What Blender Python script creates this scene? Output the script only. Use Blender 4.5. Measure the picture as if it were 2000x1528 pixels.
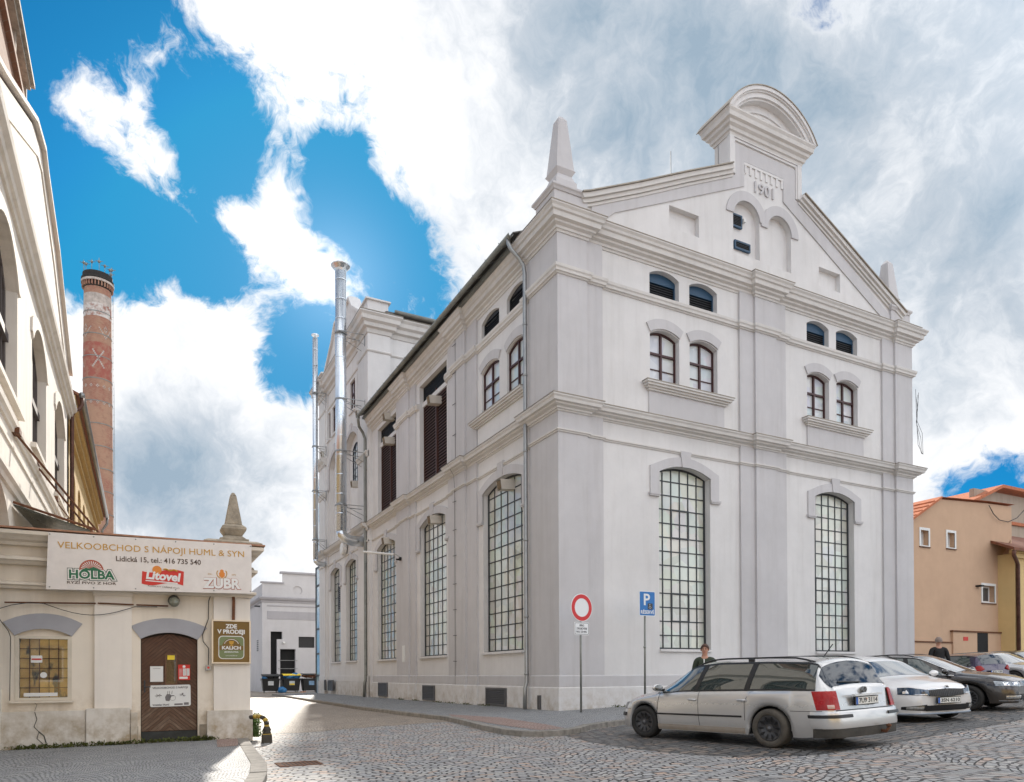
import bpy, bmesh, math, random
from mathutils import Vector, Matrix, geometry
for o in list(bpy.data.objects): bpy.data.objects.remove(o)
C = bpy.context.scene.collection
R = math.radians
random.seed(7)
sc = bpy.context.scene
# ---------------------------------------------------------------- camera
CAM = Vector((-10.869, -17.893, 1.2))
YAW, PIT, ROL = .4797, .0083, -.0046
fw = Vector((math.sin(YAW)*math.cos(PIT), math.cos(YAW)*math.cos(PIT), math.sin(PIT)))
rt = Vector((math.cos(YAW), -math.sin(YAW), 0)); up = rt.cross(fw)
r2 = rt*math.cos(ROL)+up*math.sin(ROL); u2 = -rt*math.sin(ROL)+up*math.cos(ROL)
cam = bpy.data.cameras.new('camera'); co = bpy.data.objects.new('camera', cam); C.objects.link(co)
m = Matrix((r2, u2, -fw)).transposed().to_4x4(); m.translation = CAM
co.matrix_world = m
cam.sensor_width = 36; cam.lens = 1395.9/2000*36
cam.shift_x = 0; cam.shift_y = (1305.3-764)/2000
cam.clip_end = 3000; cam.clip_start = .05
sc.camera = co
# ---------------------------------------------------------------- sun and sky
SUN_AZ, SUN_EL = R(13.2), R(28.5)      # azimuth from +Y towards +X
sun = bpy.data.lights.new('sun', 'SUN'); so = bpy.data.objects.new('sun', sun); C.objects.link(so)
sun.energy = 3.2; sun.angle = R(1.8); sun.color = (1, .93, .83)
sd = Vector((math.sin(SUN_AZ)*math.cos(SUN_EL), math.cos(SUN_AZ)*math.cos(SUN_EL), math.sin(SUN_EL)))
so.rotation_euler = sd.to_track_quat('Z', 'Y').to_euler()
so.location = (0, 40, 60)
sc.view_settings.view_transform = 'Standard'; sc.view_settings.look = 'None'
sc.view_settings.exposure = 1.15; sc.view_settings.gamma = 1
W = bpy.data.worlds.new('World'); sc.world = W; W.use_nodes = True
nt = W.node_tree; nt.nodes.clear()
class NT:
    """small node helper"""
    def __init__(s, nt): s.nt = nt
    def n(s, typ, ins=None, **kw):
        nd = s.nt.nodes.new(typ)
        for k, v in kw.items(): setattr(nd, k, v)
        for k, v in (ins or {}).items():
            sk = nd.inputs[k]
            if isinstance(v, bpy.types.NodeSocket): s.nt.links.new(v, sk)
            else: sk.default_value = v
        return nd
    def m(s, op, a, b=0., c=0., clamp=False):
        nd = s.n('ShaderNodeMath', {0: a, 1: b, 2: c}, operation=op); nd.use_clamp = clamp
        return nd.outputs[0]
    def mix(s, f, a, b, t='MIX'):
        nd = s.n('ShaderNodeMix', data_type='RGBA', blend_type=t)
        for i, v in ((0, f), (6, a), (7, b)):
            if isinstance(v, bpy.types.NodeSocket): s.nt.links.new(v, nd.inputs[i])
            else: nd.inputs[i].default_value = v if i == 0 else (tuple(v)+(1,))[:4]
        return nd.outputs[2]
    def ramp(s, f, stops, interp='LINEAR'):
        nd = s.n('ShaderNodeValToRGB', {0: f}); cr = nd.color_ramp; cr.interpolation = interp
        while len(cr.elements) < len(stops): cr.elements.new(.5)
        for e, (p, c) in zip(cr.elements, stops):
            e.position = p; e.color = (tuple(c)+(1,))[:4] if not isinstance(c, (int, float)) else (c, c, c, 1)
        return nd.outputs[0]
    def noise(s, vec, scale, detail=4, rough=.55, dist=0., dim='3D'):
        return s.n('ShaderNodeTexNoise', {'Vector': vec, 'Scale': scale, 'Detail': detail, 'Roughness': rough, 'Distortion': dist}, noise_dimensions=dim).outputs[0]
def pxdir(px, py):
    return (fw+r2*(px-1000)/1395.9-u2*(py-1305.3)/1395.9).normalized()
N = NT(nt)
tc = N.n('ShaderNodeTexCoord').outputs['Generated']
BW = .58
def blob(px, py, rad, w):
    d = pxdir(px, py)
    dot = N.n('ShaderNodeVectorMath', {0: tc, 1: d}, operation='DOT_PRODUCT').outputs['Value']
    k = 1/(1-math.cos(math.atan(rad/1396)))
    e = N.m('POWER', 2.718, N.m('MULTIPLY', N.m('SUBTRACT', dot, 1.), k))
    return N.m('MULTIPLY', e, w*BW)
def total(bl):
    s = bl[0]
    for b in bl[1:]: s = N.m('ADD', s, b)
    return s
# direction flattened on a cloud deck, so that clouds shrink towards the horizon
sep = N.n('ShaderNodeSeparateXYZ', {0: tc})
zz = N.m('ADD', N.m('MAXIMUM', sep.outputs[2], 0.), .22)
px_ = N.m('DIVIDE', sep.outputs[0], zz); py_ = N.m('DIVIDE', sep.outputs[1], zz)
deck = N.n('ShaderNodeCombineXYZ', {0: px_, 1: py_, 2: 0.}).outputs[0]
wv = N.n('ShaderNodeTexNoise', {'Vector': tc, 'Scale': 3.2, 'Detail': 5., 'Roughness': .6}).outputs['Color']
wv = N.n('ShaderNodeVectorMath', {0: wv, 1: (.5, .5, .5)}, operation='SUBTRACT').outputs[0]
warp = N.n('ShaderNodeVectorMath', {0: tc, 1: N.n('ShaderNodeVectorMath', {0: wv, 3: .2}, operation='SCALE').outputs[0]}, operation='ADD').outputs[0]
n1 = N.noise(warp, 4.5, 12, .62, .15)
n2 = N.noise(warp, 15., 10, .66, .1)
n3 = N.noise(deck, .8, 5, .5, .3)
cl = total([
    blob(260, 60, 130, -.42), blob(330, 175, 60, -.15), blob(50, 300, 190, -.62), blob(130, 60, 150, -.6), blob(250, 430, 120, -.55), blob(60, 460, 150, -.75),
    blob(600, 330, 90, -.42), blob(560, 250, 60, -.3), blob(700, 400, 80, -.62), blob(790, 460, 90, -.62), blob(860, 520, 110, -.55), blob(760, 560, 110, -.5), blob(490, 500, 60, -.1),
    blob(560, 700, 75, -.85), blob(560, 780, 60, -.45), blob(540, 560, 40, -.3), blob(600, 640, 40, -.35), blob(360, 520, 100, -.75), blob(420, 270, 80, -.45), blob(470, 340, 50, -.3), blob(395, 285, 60, -.8), blob(470, 300, 60, -.7), blob(650, 430, 60, -.4), blob(560, 630, 70, -.6), blob(420, 545, 50, -.5), blob(640, 300, 40, -.5), blob(290, 130, 40, .6), blob(360, 190, 36, .5), blob(520, 330, 50, .5), blob(1890, 962, 60, -.7), blob(1830, 958, 30, -.3), blob(1970, 950, 60, -.7),
    blob(150, 215, 50, .85), blob(220, 275, 52, .95), blob(295, 325, 40, .75), blob(200, 150, 42, .65), blob(120, 205, 30, .3), blob(265, 215, 36, .7), blob(330, 265, 34, .5),
    blob(420, 420, 80, .55), blob(510, 460, 75, .62), blob(590, 530, 50, .5), blob(650, 560, 40, .3), blob(400, 360, 40, .25),
    blob(330, 640, 100, .42), blob(250, 740, 160, .5), blob(450, 650, 60, .5), blob(430, 900, 160, .3), blob(480, 120, 170, .35), blob(720, 200, 180, .4), blob(850, 330, 90, .4), blob(1000, 480, 120, .35), blob(540, 60, 120, .3), blob(1300, 250, 420, .75), blob(1850, 500, 420, .6), blob(1000, 150, 200, .4), blob(200, 900, 260, .75), blob(450, 1000, 220, .7), blob(1930, 820, 90, .5)])
base = N.m('ADD', N.m('MULTIPLY', n1, 2.3), N.m('MULTIPLY', n2, 1.5))
cov = N.m('ADD', N.m('SUBTRACT', base, 1.7), cl)
cov = N.n('ShaderNodeMapRange', {0: cov, 1: -.02, 2: .36}, interpolation_type='SMOOTHSTEP').outputs[0]
sky = N.n('ShaderNodeTexSky', sky_type='NISHITA')
sky.sun_disc = False; sky.sun_elevation = SUN_EL; sky.sun_rotation = SUN_AZ
sky.air_density = 1.; sky.dust_density = .4; sky.ozone_density = 2.5
# the open sky: clear, deep blue air
blue = N.mix(1., sky.outputs[0], (.022, .28, .44), 'MULTIPLY')
blue = N.n('ShaderNodeVectorMath', {0: blue, 1: (.40, 1.55, 3.0)}, operation='MINIMUM').outputs[0]
# cloud light: bright tops, grey bellies
BW = 1.
grey = total([blob(1150, 60, 330, .38), blob(1700, 60, 420, .42), blob(1450, 330, 260, .24), blob(1960, 700, 170, .30), blob(480, 985, 140, .5), blob(330, 920, 90, .38), blob(250, 950, 100, .48), blob(1960, 380, 140, .16), blob(1180, 330, 110, .25)])
gsh = N.m('ADD', N.m('MULTIPLY', N.m('SUBTRACT', n3, .5), 1.3), N.m('MULTIPLY', N.m('SUBTRACT', n2, .5), .7))
shade = N.m('ADD', N.m('ADD', N.m('MULTIPLY', N.m('SUBTRACT', n2, .5), .55), N.m('MULTIPLY', N.m('SUBTRACT', n1, .48), 2.0)), N.m('ADD', grey, N.m('MULTIPLY', gsh, grey)), clamp=True)
ccol = N.ramp(shade, [(0., (5.5, 5.4, 5.35)), (.28, (4.3, 4.4, 4.55)), (.6, (2.7, 3.0, 3.35)), (1., (1.6, 2.1, 2.6))])
# added fill light: unseen cloud behind the camera, brightened for the shaded facades
backd = Vector((.25, -.86, .42)).normalized()
bd = N.n('ShaderNodeVectorMath', {0: tc, 1: backd}, operation='DOT_PRODUCT').outputs['Value']
bg = N.n('ShaderNodeMapRange', {0: bd, 1: .0, 2: .9, 3: 1., 4: 2.3}).outputs[0]
ccol = N.n('ShaderNodeVectorMath', {0: ccol, 3: bg}, operation='SCALE').outputs[0]
col = N.mix(cov, blue, ccol)
# veil round the sun
glow = N.m('ADD', blob(655, 545, 90, .45), blob(650, 560, 300, .10))
col = N.mix(1., col, N.n('ShaderNodeVectorMath', {0: (1.7, 1.85, 2.0), 3: glow}, operation='SCALE').outputs[0], 'ADD')
bgd = N.n('ShaderNodeBackground', {'Color': col, 'Strength': .1})
N.n('ShaderNodeOutputWorld', {'Surface': bgd.outputs[0]})

# ---------------------------------------------------------------- materials
def hexc(h):
    return tuple(((int(h[i:i+2], 16)/255)/12.92 if int(h[i:i+2], 16) < 11 else ((int(h[i:i+2], 16)/255+.055)/1.055)**2.4) for i in (0, 2, 4))
def mat(name, col=(.5, .5, .5), rough=.7, metal=0., var=.0, vs=3., bump=0., bs=60., spec=.5, emit=0, coat=0., stain=0., stretch=(1, 1, 1), fn=None):
    M = bpy.data.materials.new(name); M.use_nodes = True; t = M.node_tree; n = NT(t)
    b = t.nodes['Principled BSDF']
    b.inputs['Base Color'].default_value = tuple(col)+(1,); b.inputs['Roughness'].default_value = rough; b.inputs['Metallic'].default_value = metal
    b.inputs['Specular IOR Level'].default_value = spec; b.inputs['Coat Weight'].default_value = coat
    pos = n.n('ShaderNodeNewGeometry').outputs['Position']
    obj = n.n('ShaderNodeTexCoord').outputs['Object']
    if fn:
        fn(n, b, pos, obj); return M
    c = tuple(col)
    if var:
        mp = n.n('ShaderNodeMapping', {'Vector': obj, 'Scale': stretch}).outputs[0]
        nz = n.noise(mp, vs, 6, .62)
        f = n.n('ShaderNodeMapRange', {0: nz, 1: .3, 2: .7}).outputs[0]
        cc = n.mix(f, [x*(1-var) for x in c], [min(1, x*(1+var*.6)) for x in c])
        nz2 = n.noise(mp, vs*7, 4, .6)
        cc = n.mix(n.m('MULTIPLY', nz2, var*.7), cc, [x*.55 for x in c])
        if stain:
            st = n.n('ShaderNodeMapping', {'Vector': obj, 'Scale': (1.3, 1.3, .22)}).outputs[0]
            s2 = n.ramp(n.noise(st, 1.6, 7, .65), [(.5, 0.), (.74, 1.)])
            cc = n.mix(n.m('MULTIPLY', s2, stain), cc, [x*y for x, y in zip(c, (.5, .44, .36))])
        t.links.new(cc, b.inputs['Base Color'])
        rr = n.m('ADD', n.m('MULTIPLY', nz, .25), max(0, rough-.12)); t.links.new(rr, b.inputs['Roughness'])
    if bump:
        bn = n.noise(obj, bs, 5, .6)
        bp = n.n('ShaderNodeBump', {'Strength': bump, 'Distance': .01, 'Height': bn}).outputs[0]
        t.links.new(bp, b.inputs['Normal'])
    if emit:
        b.inputs['Emission Color'].default_value = tuple(col)+(1,); b.inputs['Emission Strength'].default_value = emit
    return M
def plaster(name, col, dirt=.35, groundz=0.):
    def fn(n, b, pos, obj):
        big = n.noise(pos, .35, 4, .6); mid = n.noise(pos, 2.2, 6, .65)
        mp = n.n('ShaderNodeMapping', {'Vector': pos, 'Scale': (2.2, 2.2, .18)}).outputs[0]
        runs = n.ramp(n.noise(mp, 1.5, 7, .62), [(.49, 0.), (.76, 1.)])
        cc = n.mix(n.ramp(big, [(.35, 0.), (.65, 1.)]), [x*.93 for x in col], [x*1.03 for x in col])
        cc = n.mix(n.ramp(mid, [(.4, 0.), (.75, .25)]), cc, [x*.78 for x in col])
        cc = n.mix(n.m('MULTIPLY', runs, dirt*.55), cc, [x*y for x, y in zip(col, (.64, .62, .59))])
        z = n.n('ShaderNodeSeparateXYZ', {0: pos}).outputs[2]
        low = n.n('ShaderNodeMapRange', {0: z, 1: groundz+.05, 2: groundz+1.0, 3: 1., 4: 0.}).outputs[0]
        dn = n.ramp(n.noise(pos, 3.1, 7, .68), [(.42, 0.), (.66, 1.)])
        cc = n.mix(n.m('MULTIPLY', n.m('MULTIPLY', low, dn), dirt*1.5, clamp=True), cc, [x*y for x, y in zip(col, (.55, .47, .36))])
        b.id_data.links.new(cc, b.inputs['Base Color']); b.inputs['Roughness'].default_value = .88
        b.inputs['Specular IOR Level'].default_value = .25
        h = n.m('ADD', n.noise(pos, 90, 4, .7), n.m('MULTIPLY', n.noise(pos, 4, 3, .5), 2.))
        b.id_data.links.new(n.n('ShaderNodeBump', {'Strength': .35, 'Distance': .006, 'Height': h}).outputs[0], b.inputs['Normal'])
    return mat(name, fn=fn)
M = {}
M['wall'] = plaster('white_plaster', (.70, .688, .68), .5)
M['trim'] = plaster('grey_plaster', (.565, .553, .56), .55)
M['cornicem'] = plaster('cornice_plaster', (.66, .64, .615), .5)
M['cream'] = plaster('old_cream_plaster', (.75, .68, .58), .9)
M['cream2'] = plaster('shop_pilaster_plaster', (.76, .71, .645), .5, -.2)
M['cream3'] = plaster('weathered_white_plaster', (.74, .69, .62), .9, -3)
M['greyarch'] = mat('grey_paint', (.36, .36, .385), .85, var=.08, bump=.2)
M['yellow'] = plaster('yellow_plaster', (.62, .44, .2), .7, 5)
M['orange'] = plaster('orange_plaster', (.57, .385, .26), .15, -3)
M['paleyellow'] = plaster('pale_yellow_plaster', (.68, .50, .24), .15, -3)
M['frame'] = mat('dark_steel', (.045, .05, .055), .5, .3)
M['redwood'] = mat('dark_red_paint', (.05, .011, .010), .45, var=.2)
M['brownlouvre'] = mat('brown_metal', (.075, .03, .02), .5, .2, var=.15)
M['blacklouvre'] = mat('black_metal', (.02, .021, .024), .45, .3)
M['bluelouvre'] = mat('navy_paint', (.015, .06, .12), .5)
M['greylouvre'] = mat('grey_metal', (.12, .12, .125), .5, .4)
M['black'] = mat('black', (.006, .006, .007), .8)
M['zinc'] = mat('zinc', (.36, .37, .37), .42, .75, var=.2, vs=2)
M['zincd'] = mat('old_zinc', (.27, .28, .26), .55, .6, var=.3, vs=2)
M['roof'] = mat('grey_roof', (.13, .125, .12), .6, .1, var=.2, vs=1)
M['ledge'] = mat('ledge_sheet', (.33, .29, .24), .5, .5, var=.25, vs=4)
M['steel'] = mat('polished_steel', (.72, .77, .82), .28, .95, var=.05, vs=1)
M['rust'] = mat('rust', (.16, .065, .03), .85, .1, var=.5, vs=8, bump=.3)
M['wood'] = mat('wood', (.15, .07, .035), .6, var=.4, vs=5)
M['stone'] = mat('old_stone', (.36, .31, .24), .9, var=.45, vs=6, bump=.8, bs=25)
M['kerb'] = mat('kerb_granite', (.28, .26, .23), .85, var=.4, vs=7, bump=.6, bs=60)
M['white'] = mat('white_paint', (.72, .72, .70), .5)
M['offwhite'] = mat('duct_paint', (.60, .56, .50), .6, var=.08)
M['mesh'] = mat('bronze_mesh', (.20, .14, .075), .7, .3, var=.3, vs=60)
M['cable'] = mat('cable', (.02, .02, .02), .6)
def pane_fn(col, ref):
    def fn(n, b, pos, obj):
        nz = n.noise(pos, .7, 3, .5)
        vo = n.n('ShaderNodeTexVoronoi', {'Vector': pos, 'Scale': 1.9}).outputs['Color']
        cc = n.mix(n.ramp(nz, [(.35, 0.), (.65, 1.)]), [x*.86 for x in col], [x*1.06 for x in col])
        cc = n.mix(.42, cc, n.n('ShaderNodeHueSaturation', {'Saturation': .3, 'Color': vo}).outputs[0], 'SOFT_LIGHT')
        b.id_data.links.new(cc, b.inputs['Base Color']); b.inputs['Roughness'].default_value = .45
        b.inputs['Coat Weight'].default_value = ref; b.inputs['Coat Roughness'].default_value = .02
        b.inputs['Coat IOR'].default_value = 1.6
        bp = n.n('ShaderNodeBump', {'Strength': .5, 'Distance': .03, 'Height': n.noise(pos, 2.1, 2, .5)}).outputs[0]
        b.id_data.links.new(bp, b.inputs['Coat Normal'])
    return fn
M['pane'] = mat('frosted_glass', fn=pane_fn((.52, .54, .48), 1.))
M['panew'] = mat('pale_glass', fn=pane_fn((.60, .64, .66), 1.))
M['paned'] = mat('dark_glass', fn=pane_fn((.05, .055, .06), 1.))
M['glassblue'] = mat('facade_glass', fn=pane_fn((.35, .45, .5), 1.))

def brickcoords(n, pos, scale=(1, 1, 1), rot=0., loc=(0, 0, 0)):
    return n.n('ShaderNodeMapping', {'Vector': pos, 'Scale': scale, 'Rotation': (0, 0, rot), 'Location': loc}).outputs[0]
def setts(name, cols, joint, bw=.11, bh=.10, fan=0., rot=0., mort=.012, dist=.02, rough=.62, depth=1., worn=.0, wave=None):
    """small paving stones laid in arcs (fan > 0) or in rows"""
    def fn(n, b, pos, obj):
        L = b.id_data.links
        p = brickcoords(n, pos, rot=rot)
        wob = n.n('ShaderNodeTexNoise', {'Vector': pos, 'Scale': 5., 'Detail': 2.}).outputs['Color']
        wob2 = n.n('ShaderNodeTexNoise', {'Vector': pos, 'Scale': .8, 'Detail': 1.}).outputs['Color']
        off = n.n('ShaderNodeVectorMath', {0: wob, 1: (.5, .5, .5)}, operation='SUBTRACT').outputs[0]
        off = n.n('ShaderNodeVectorMath', {0: off, 3: dist*3}, operation='SCALE').outputs[0]
        off2 = n.n('ShaderNodeVectorMath', {0: n.n('ShaderNodeVectorMath', {0: wob2, 1: (.5, .5, .5)}, operation='SUBTRACT').outputs[0], 3: .45}, operation='SCALE').outputs[0]
        p = n.n('ShaderNodeVectorMath', {0: p, 1: off}, operation='ADD').outputs[0]
        p = n.n('ShaderNodeVectorMath', {0: p, 1: off2}, operation='ADD').outputs[0]
        s = n.n('ShaderNodeSeparateXYZ', {0: p})
        x, y = s.outputs[0], s.outputs[1]
        if fan:
            # arcs: distance from the arc's chord grows as a parabola in each bay
            u = n.m('SUBTRACT', n.m('PINGPONG', x, fan/2) if False else n.m('FRACT', n.m('DIVIDE', x, fan)), .5)
            arc = n.m('MULTIPLY', n.m('MULTIPLY', u, u), fan*1.35)
            # stones turn with the arc
            y = n.m('ADD', y, arc)
        v = n.n('ShaderNodeCombineXYZ', {0: x, 1: y, 2: 0.}).outputs[0]
        br = n.n('ShaderNodeTexBrick', {'Vector': v, 'Color1': (0, 0, 0, 1), 'Color2': (1, 1, 1, 1), 'Mortar': (0, 0, 0, 1), 'Scale': 1., 'Mortar Size': mort, 'Mortar Smooth': .55, 'Bias': 0., 'Brick Width': bw, 'Row Height': bh}, offset=.5)
        br.offset = .5
        rnd, fac = br.outputs[0], br.outputs[1]
        cc = n.ramp(rnd, [(i/(len(cols)-1) if len(cols) > 1 else 0, c) for i, c in enumerate(cols)], 'LINEAR')
        # fine grain and larger patches of wear
        g = n.noise(pos, 45, 5, .7)
        cc = n.mix(n.ramp(g, [(.35, .0), (.8, .35)]), cc, [c*.5 for c in cols[0]])
        pt = n.noise(pos, .5, 5, .6)
        cc = n.mix(n.ramp(pt, [(.46, 0.), (.7, .28)]), cc, [c*.62 for c in cols[len(cols)//2]])
        lost = n.ramp(n.noise(pos, 2.3, 3, .6), [(.35, .55), (.6, 1.)])
        cc = n.mix(n.m('MULTIPLY', fac, lost), cc, joint)
        L.new(cc, b.inputs['Base Color'])
        L.new(n.m('ADD', n.m('MULTIPLY', g, .3), rough-.12), b.inputs['Roughness'])
        b.inputs['Specular IOR Level'].default_value = .4
        dome = n.m('SUBTRACT', 1., fac)
        h = n.m('ADD', n.m('MULTIPLY', dome, .014), n.m('ADD', n.m('MULTIPLY', rnd, .006), n.m('MULTIPLY', g, .004)))
        L.new(n.n('ShaderNodeBump', {'Strength': depth, 'Distance': 1., 'Height': h}).outputs[0], b.inputs['Normal'])
    return mat(name, fn=fn)
M['setts'] = setts('grey_setts', [(.26, .26, .265), (.46, .455, .445), (.33, .335, .34), (.55, .52, .48), (.40, .40, .40), (.56, .41, .32), (.35, .35, .355)], (.035, .032, .03), .18, .13, fan=2.1, rot=.35, mort=.017, dist=.05, depth=1.4)
M['alley'] = setts('brown_setts', [(.32, .265, .21), (.43, .355, .285), (.36, .305, .25), (.46, .38, .30), (.30, .26, .22)], (.05, .04, .032), .15, .12, rot=.08)
M['basalt'] = setts('dark_setts', [(.085, .087, .09), (.16, .16, .155), (.10, .102, .105), (.21, .20, .185), (.13, .13, .13), (.30, .24, .19), (.095, .097, .10)], (.018, .017, .016), .23, .16, rot=-.2, dist=.07, rough=.5, mort=.02)
M['mosaic'] = setts('grey_mosaic', [(.27, .28, .29), (.41, .42, .425), (.33, .34, .35), (.46, .455, .45)], (.04, .038, .035), .07, .065, fan=.9, rot=.2, mort=.008)
M['redsetts'] = setts('red_setts', [(.34, .22, .19), (.42, .30, .26), (.38, .27, .23), (.42, .34, .30)], (.04, .035, .03), .09, .085, rot=.2, mort=.008)
# ---------------------------------------------------------------- mesh helpers
ID = Matrix.Identity(4)
FR = Matrix(((1, 0, 0, 0), (0, -1, 0, 0), (0, 0, 1, 0), (0, 0, 0, 1)))      # (u, out, z) on a wall that faces -Y
LF = Matrix(((0, -1, 0, 0), (1, 0, 0, 0), (0, 0, 1, 0), (0, 0, 0, 1)))      # (u, out, z) on a wall that faces -X
def at(mx, x, y, z=0): return Matrix.Translation((x, y, z)) @ mx
class MB:
    def __init__(s, T=ID): s.v = []; s.f = []; s.T = T; s.sm = []; s.smooth = False
    def add(s, vs, fs):
        b = len(s.v); s.v += [s.T @ Vector(p) for p in vs]
        for f in fs: s.f.append([b+i for i in f]); s.sm.append(s.smooth)
        return s
    def box(s, a, b):
        x0, y0, z0 = a; x1, y1, z1 = b
        return s.add([(x0, y0, z0), (x1, y0, z0), (x1, y1, z0), (x0, y1, z0), (x0, y0, z1), (x1, y0, z1), (x1, y1, z1), (x0, y1, z1)],
                     [(0, 1, 2, 3), (4, 5, 6, 7), (0, 1, 5, 4), (1, 2, 6, 5), (2, 3, 7, 6), (3, 0, 4, 7)])
    def frustum(s, c, a, b, z0, z1):
        x, y = c
        vs = [(x+i*q, y+j*q, z) for q, z in ((a, z0), (b, z1)) for i, j in ((-1, -1), (1, -1), (1, 1), (-1, 1))]
        return s.add(vs, [(0, 1, 2, 3), (4, 5, 6, 7), (0, 1, 5, 4), (1, 2, 6, 5), (2, 3, 7, 6), (3, 0, 4, 7)])
    def prism(s, poly, n0, n1, holes=(), caps=(1, 1)):
        """polygon in (u, z), from depth n0 to n1 (out)"""
        loops = [list(poly)]+[list(h) for h in holes]
        flat = [p for l in loops for p in l]; k = len(flat)
        tri = geometry.tessellate_polygon([[Vector((p[0], p[1], 0)) for p in l] for l in loops])
        vs = [(p[0], n0, p[1]) for p in flat]+[(p[0], n1, p[1]) for p in flat]
        fs = []
        if caps[0]: fs += [tuple(t) for t in tri]
        if caps[1]: fs += [tuple(i+k for i in t) for t in tri]
        b = 0
        for l in loops:
            q = len(l)
            for i in range(q): j = (i+1) % q; fs.append((b+i, b+j, b+j+k, b+i+k))
            b += q
        return s.add(vs, fs)
    def tube(s, pts, r, seg=8, caps=True, rads=None):
        pts = [Vector(p) for p in pts]; n = len(pts); vs = []; fs = []
        prev = None
        for i, p in enumerate(pts):
            t = (pts[min(i+1, n-1)]-pts[max(i-1, 0)]).normalized()
            if prev is None:
                a = Vector((0, 0, 1)) if abs(t.z) < .9 else Vector((1, 0, 0)); a = (a-t*a.dot(t)).normalized()
            else: a = (prev-t*prev.dot(t)).normalized()
            prev = a; b = t.cross(a); rr = rads[i] if rads else r
            vs += [p+(a*math.cos(2*math.pi*k/seg)+b*math.sin(2*math.pi*k/seg))*rr for k in range(seg)]
        for i in range(n-1):
            for k in range(seg): fs.append((i*seg+k, i*seg+(k+1) % seg, (i+1)*seg+(k+1) % seg, (i+1)*seg+k))
        if caps: fs += [tuple(range(seg)), tuple((n-1)*seg+k for k in range(seg))]
        return s.add(vs, fs)
    def lathe(s, c, prof, seg=24, axis='z', caps=True):
        """profile [(radius, height)] round an axis through c"""
        vs = []; fs = []; n = len(prof)
        for r, h in prof:
            for k in range(seg):
                a = 2*math.pi*k/seg; q = (r*math.cos(a), r*math.sin(a), h)
                if axis == 'y': q = (q[0], q[2], q[1])
                if axis == 'x': q = (q[2], q[0], q[1])
                vs.append((c[0]+q[0], c[1]+q[1], c[2]+q[2]))
        for i in range(n-1):
            for k in range(seg): fs.append((i*seg+k, i*seg+(k+1) % seg, (i+1)*seg+(k+1) % seg, (i+1)*seg+k))
        if caps: fs += [tuple(range(seg)), tuple((n-1)*seg+k for k in range(seg))]
        return s.add(vs, fs)
    def sweep(s, path, prof, closed=False, side=1):
        """closed profile [(out, z)] carried along a plan polyline [(x, y)] with mitred corners; out = left of travel * side"""
        P = [Vector((p[0], p[1])) for p in path]; n = len(P); vs = []; fs = []; k = len(prof)
        for i in range(n):
            a = P[i-1] if (i > 0 or closed) else None; b = P[(i+1) % n] if (i < n-1 or closed) else None
            d1 = (P[i]-a).normalized() if a is not None else (b-P[i]).normalized()
            d2 = (b-P[i]).normalized() if b is not None else d1
            n1 = Vector((-d1.y, d1.x))*side; n2 = Vector((-d2.y, d2.x))*side
            q = (n1+n2); q = q/max(q.length_squared, 1e-6)*2
            for o, z in prof: vs.append((P[i].x+q.x*o, P[i].y+q.y*o, z))
        for i in range(n if closed else n-1):
            j = (i+1) % n
            for t in range(k): fs.append((i*k+t, i*k+(t+1) % k, j*k+(t+1) % k, j*k+t))
        if not closed: fs += [tuple(range(k)), tuple((n-1)*k+t for t in range(k))]
        return s.add(vs, fs)
    def grid(s, rows):
        n = len(rows[0]); vs = [p for r in rows for p in r]
        return s.add(vs, [(i*n+j, i*n+j+1, (i+1)*n+j+1, (i+1)*n+j) for i in range(len(rows)-1) for j in range(n-1)])
    def text(s, txt, T, size=1., ext=.004, align='CENTER', bold=0., width=None, shear=0., spacing=1.):
        """lettering in the plane (u, z) of T, standing ext proud"""
        cu = bpy.data.curves.new('t', 'FONT'); cu.body = txt; cu.size = size; cu.align_x = align; cu.align_y = 'CENTER'
        cu.offset = bold; cu.extrude = ext/2; cu.shear = shear; cu.space_character = spacing; cu.resolution_u = 3
        ob = bpy.data.objects.new('t', cu); C.objects.link(ob)
        dg = bpy.context.evaluated_depsgraph_get(); dg.update()
        me = bpy.data.meshes.new_from_object(ob.evaluated_get(dg))
        vs = [v.co.copy() for v in me.vertices]; fs = [tuple(p.vertices) for p in me.polygons]
        bpy.data.objects.remove(ob); bpy.data.curves.remove(cu); bpy.data.meshes.remove(me)
        if not vs: return s
        par = list(range(len(vs)))
        def fnd(i):
            while par[i] != i: par[i] = par[par[i]]; i = par[i]
            return i
        for f in fs:
            for i in f[1:]: par[fnd(i)] = fnd(f[0])
        order = {}
        for i in range(len(vs)): order.setdefault(fnd(i), len(order))
        for i, v in enumerate(vs): v.z += (order[fnd(i)] % 3)*min(.0008, ext*.25)      # letters that touch never share a plane
        k = 1.
        if width:
            w = max(v.x for v in vs)-min(v.x for v in vs); k = width/w
        old = s.T; s.T = T; s.add([(v.x*k, v.z+ext/2, v.y) for v in vs], fs); s.T = old
        return s
    def build(s, name, m, parent=None, label=None, bevel=0., smooth=None):
        org = Vector((0, 0, 0))
        q = parent
        while q is not None: org += q.location; q = q.parent
        me = bpy.data.meshes.new(name); me.from_pydata([v-org for v in s.v], [], s.f)
        if any(s.sm) or smooth:
            me.polygons.foreach_set('use_smooth', [True]*len(s.f) if smooth else s.sm)
        bm = bmesh.new(); bm.from_mesh(me)
        bmesh.ops.recalc_face_normals(bm, faces=bm.faces)
        bm.to_mesh(me); bm.free()
        me.materials.append(M[m] if isinstance(m, str) else m)
        o = bpy.data.objects.new(name, me); C.objects.link(o)
        if parent is not None: o.parent = parent
        if label: o['label'] = label
        if bevel:
            b = o.modifiers.new('b', 'BEVEL'); b.width = bevel; b.segments = 2; b.limit_method = 'ANGLE'
        return o
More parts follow.
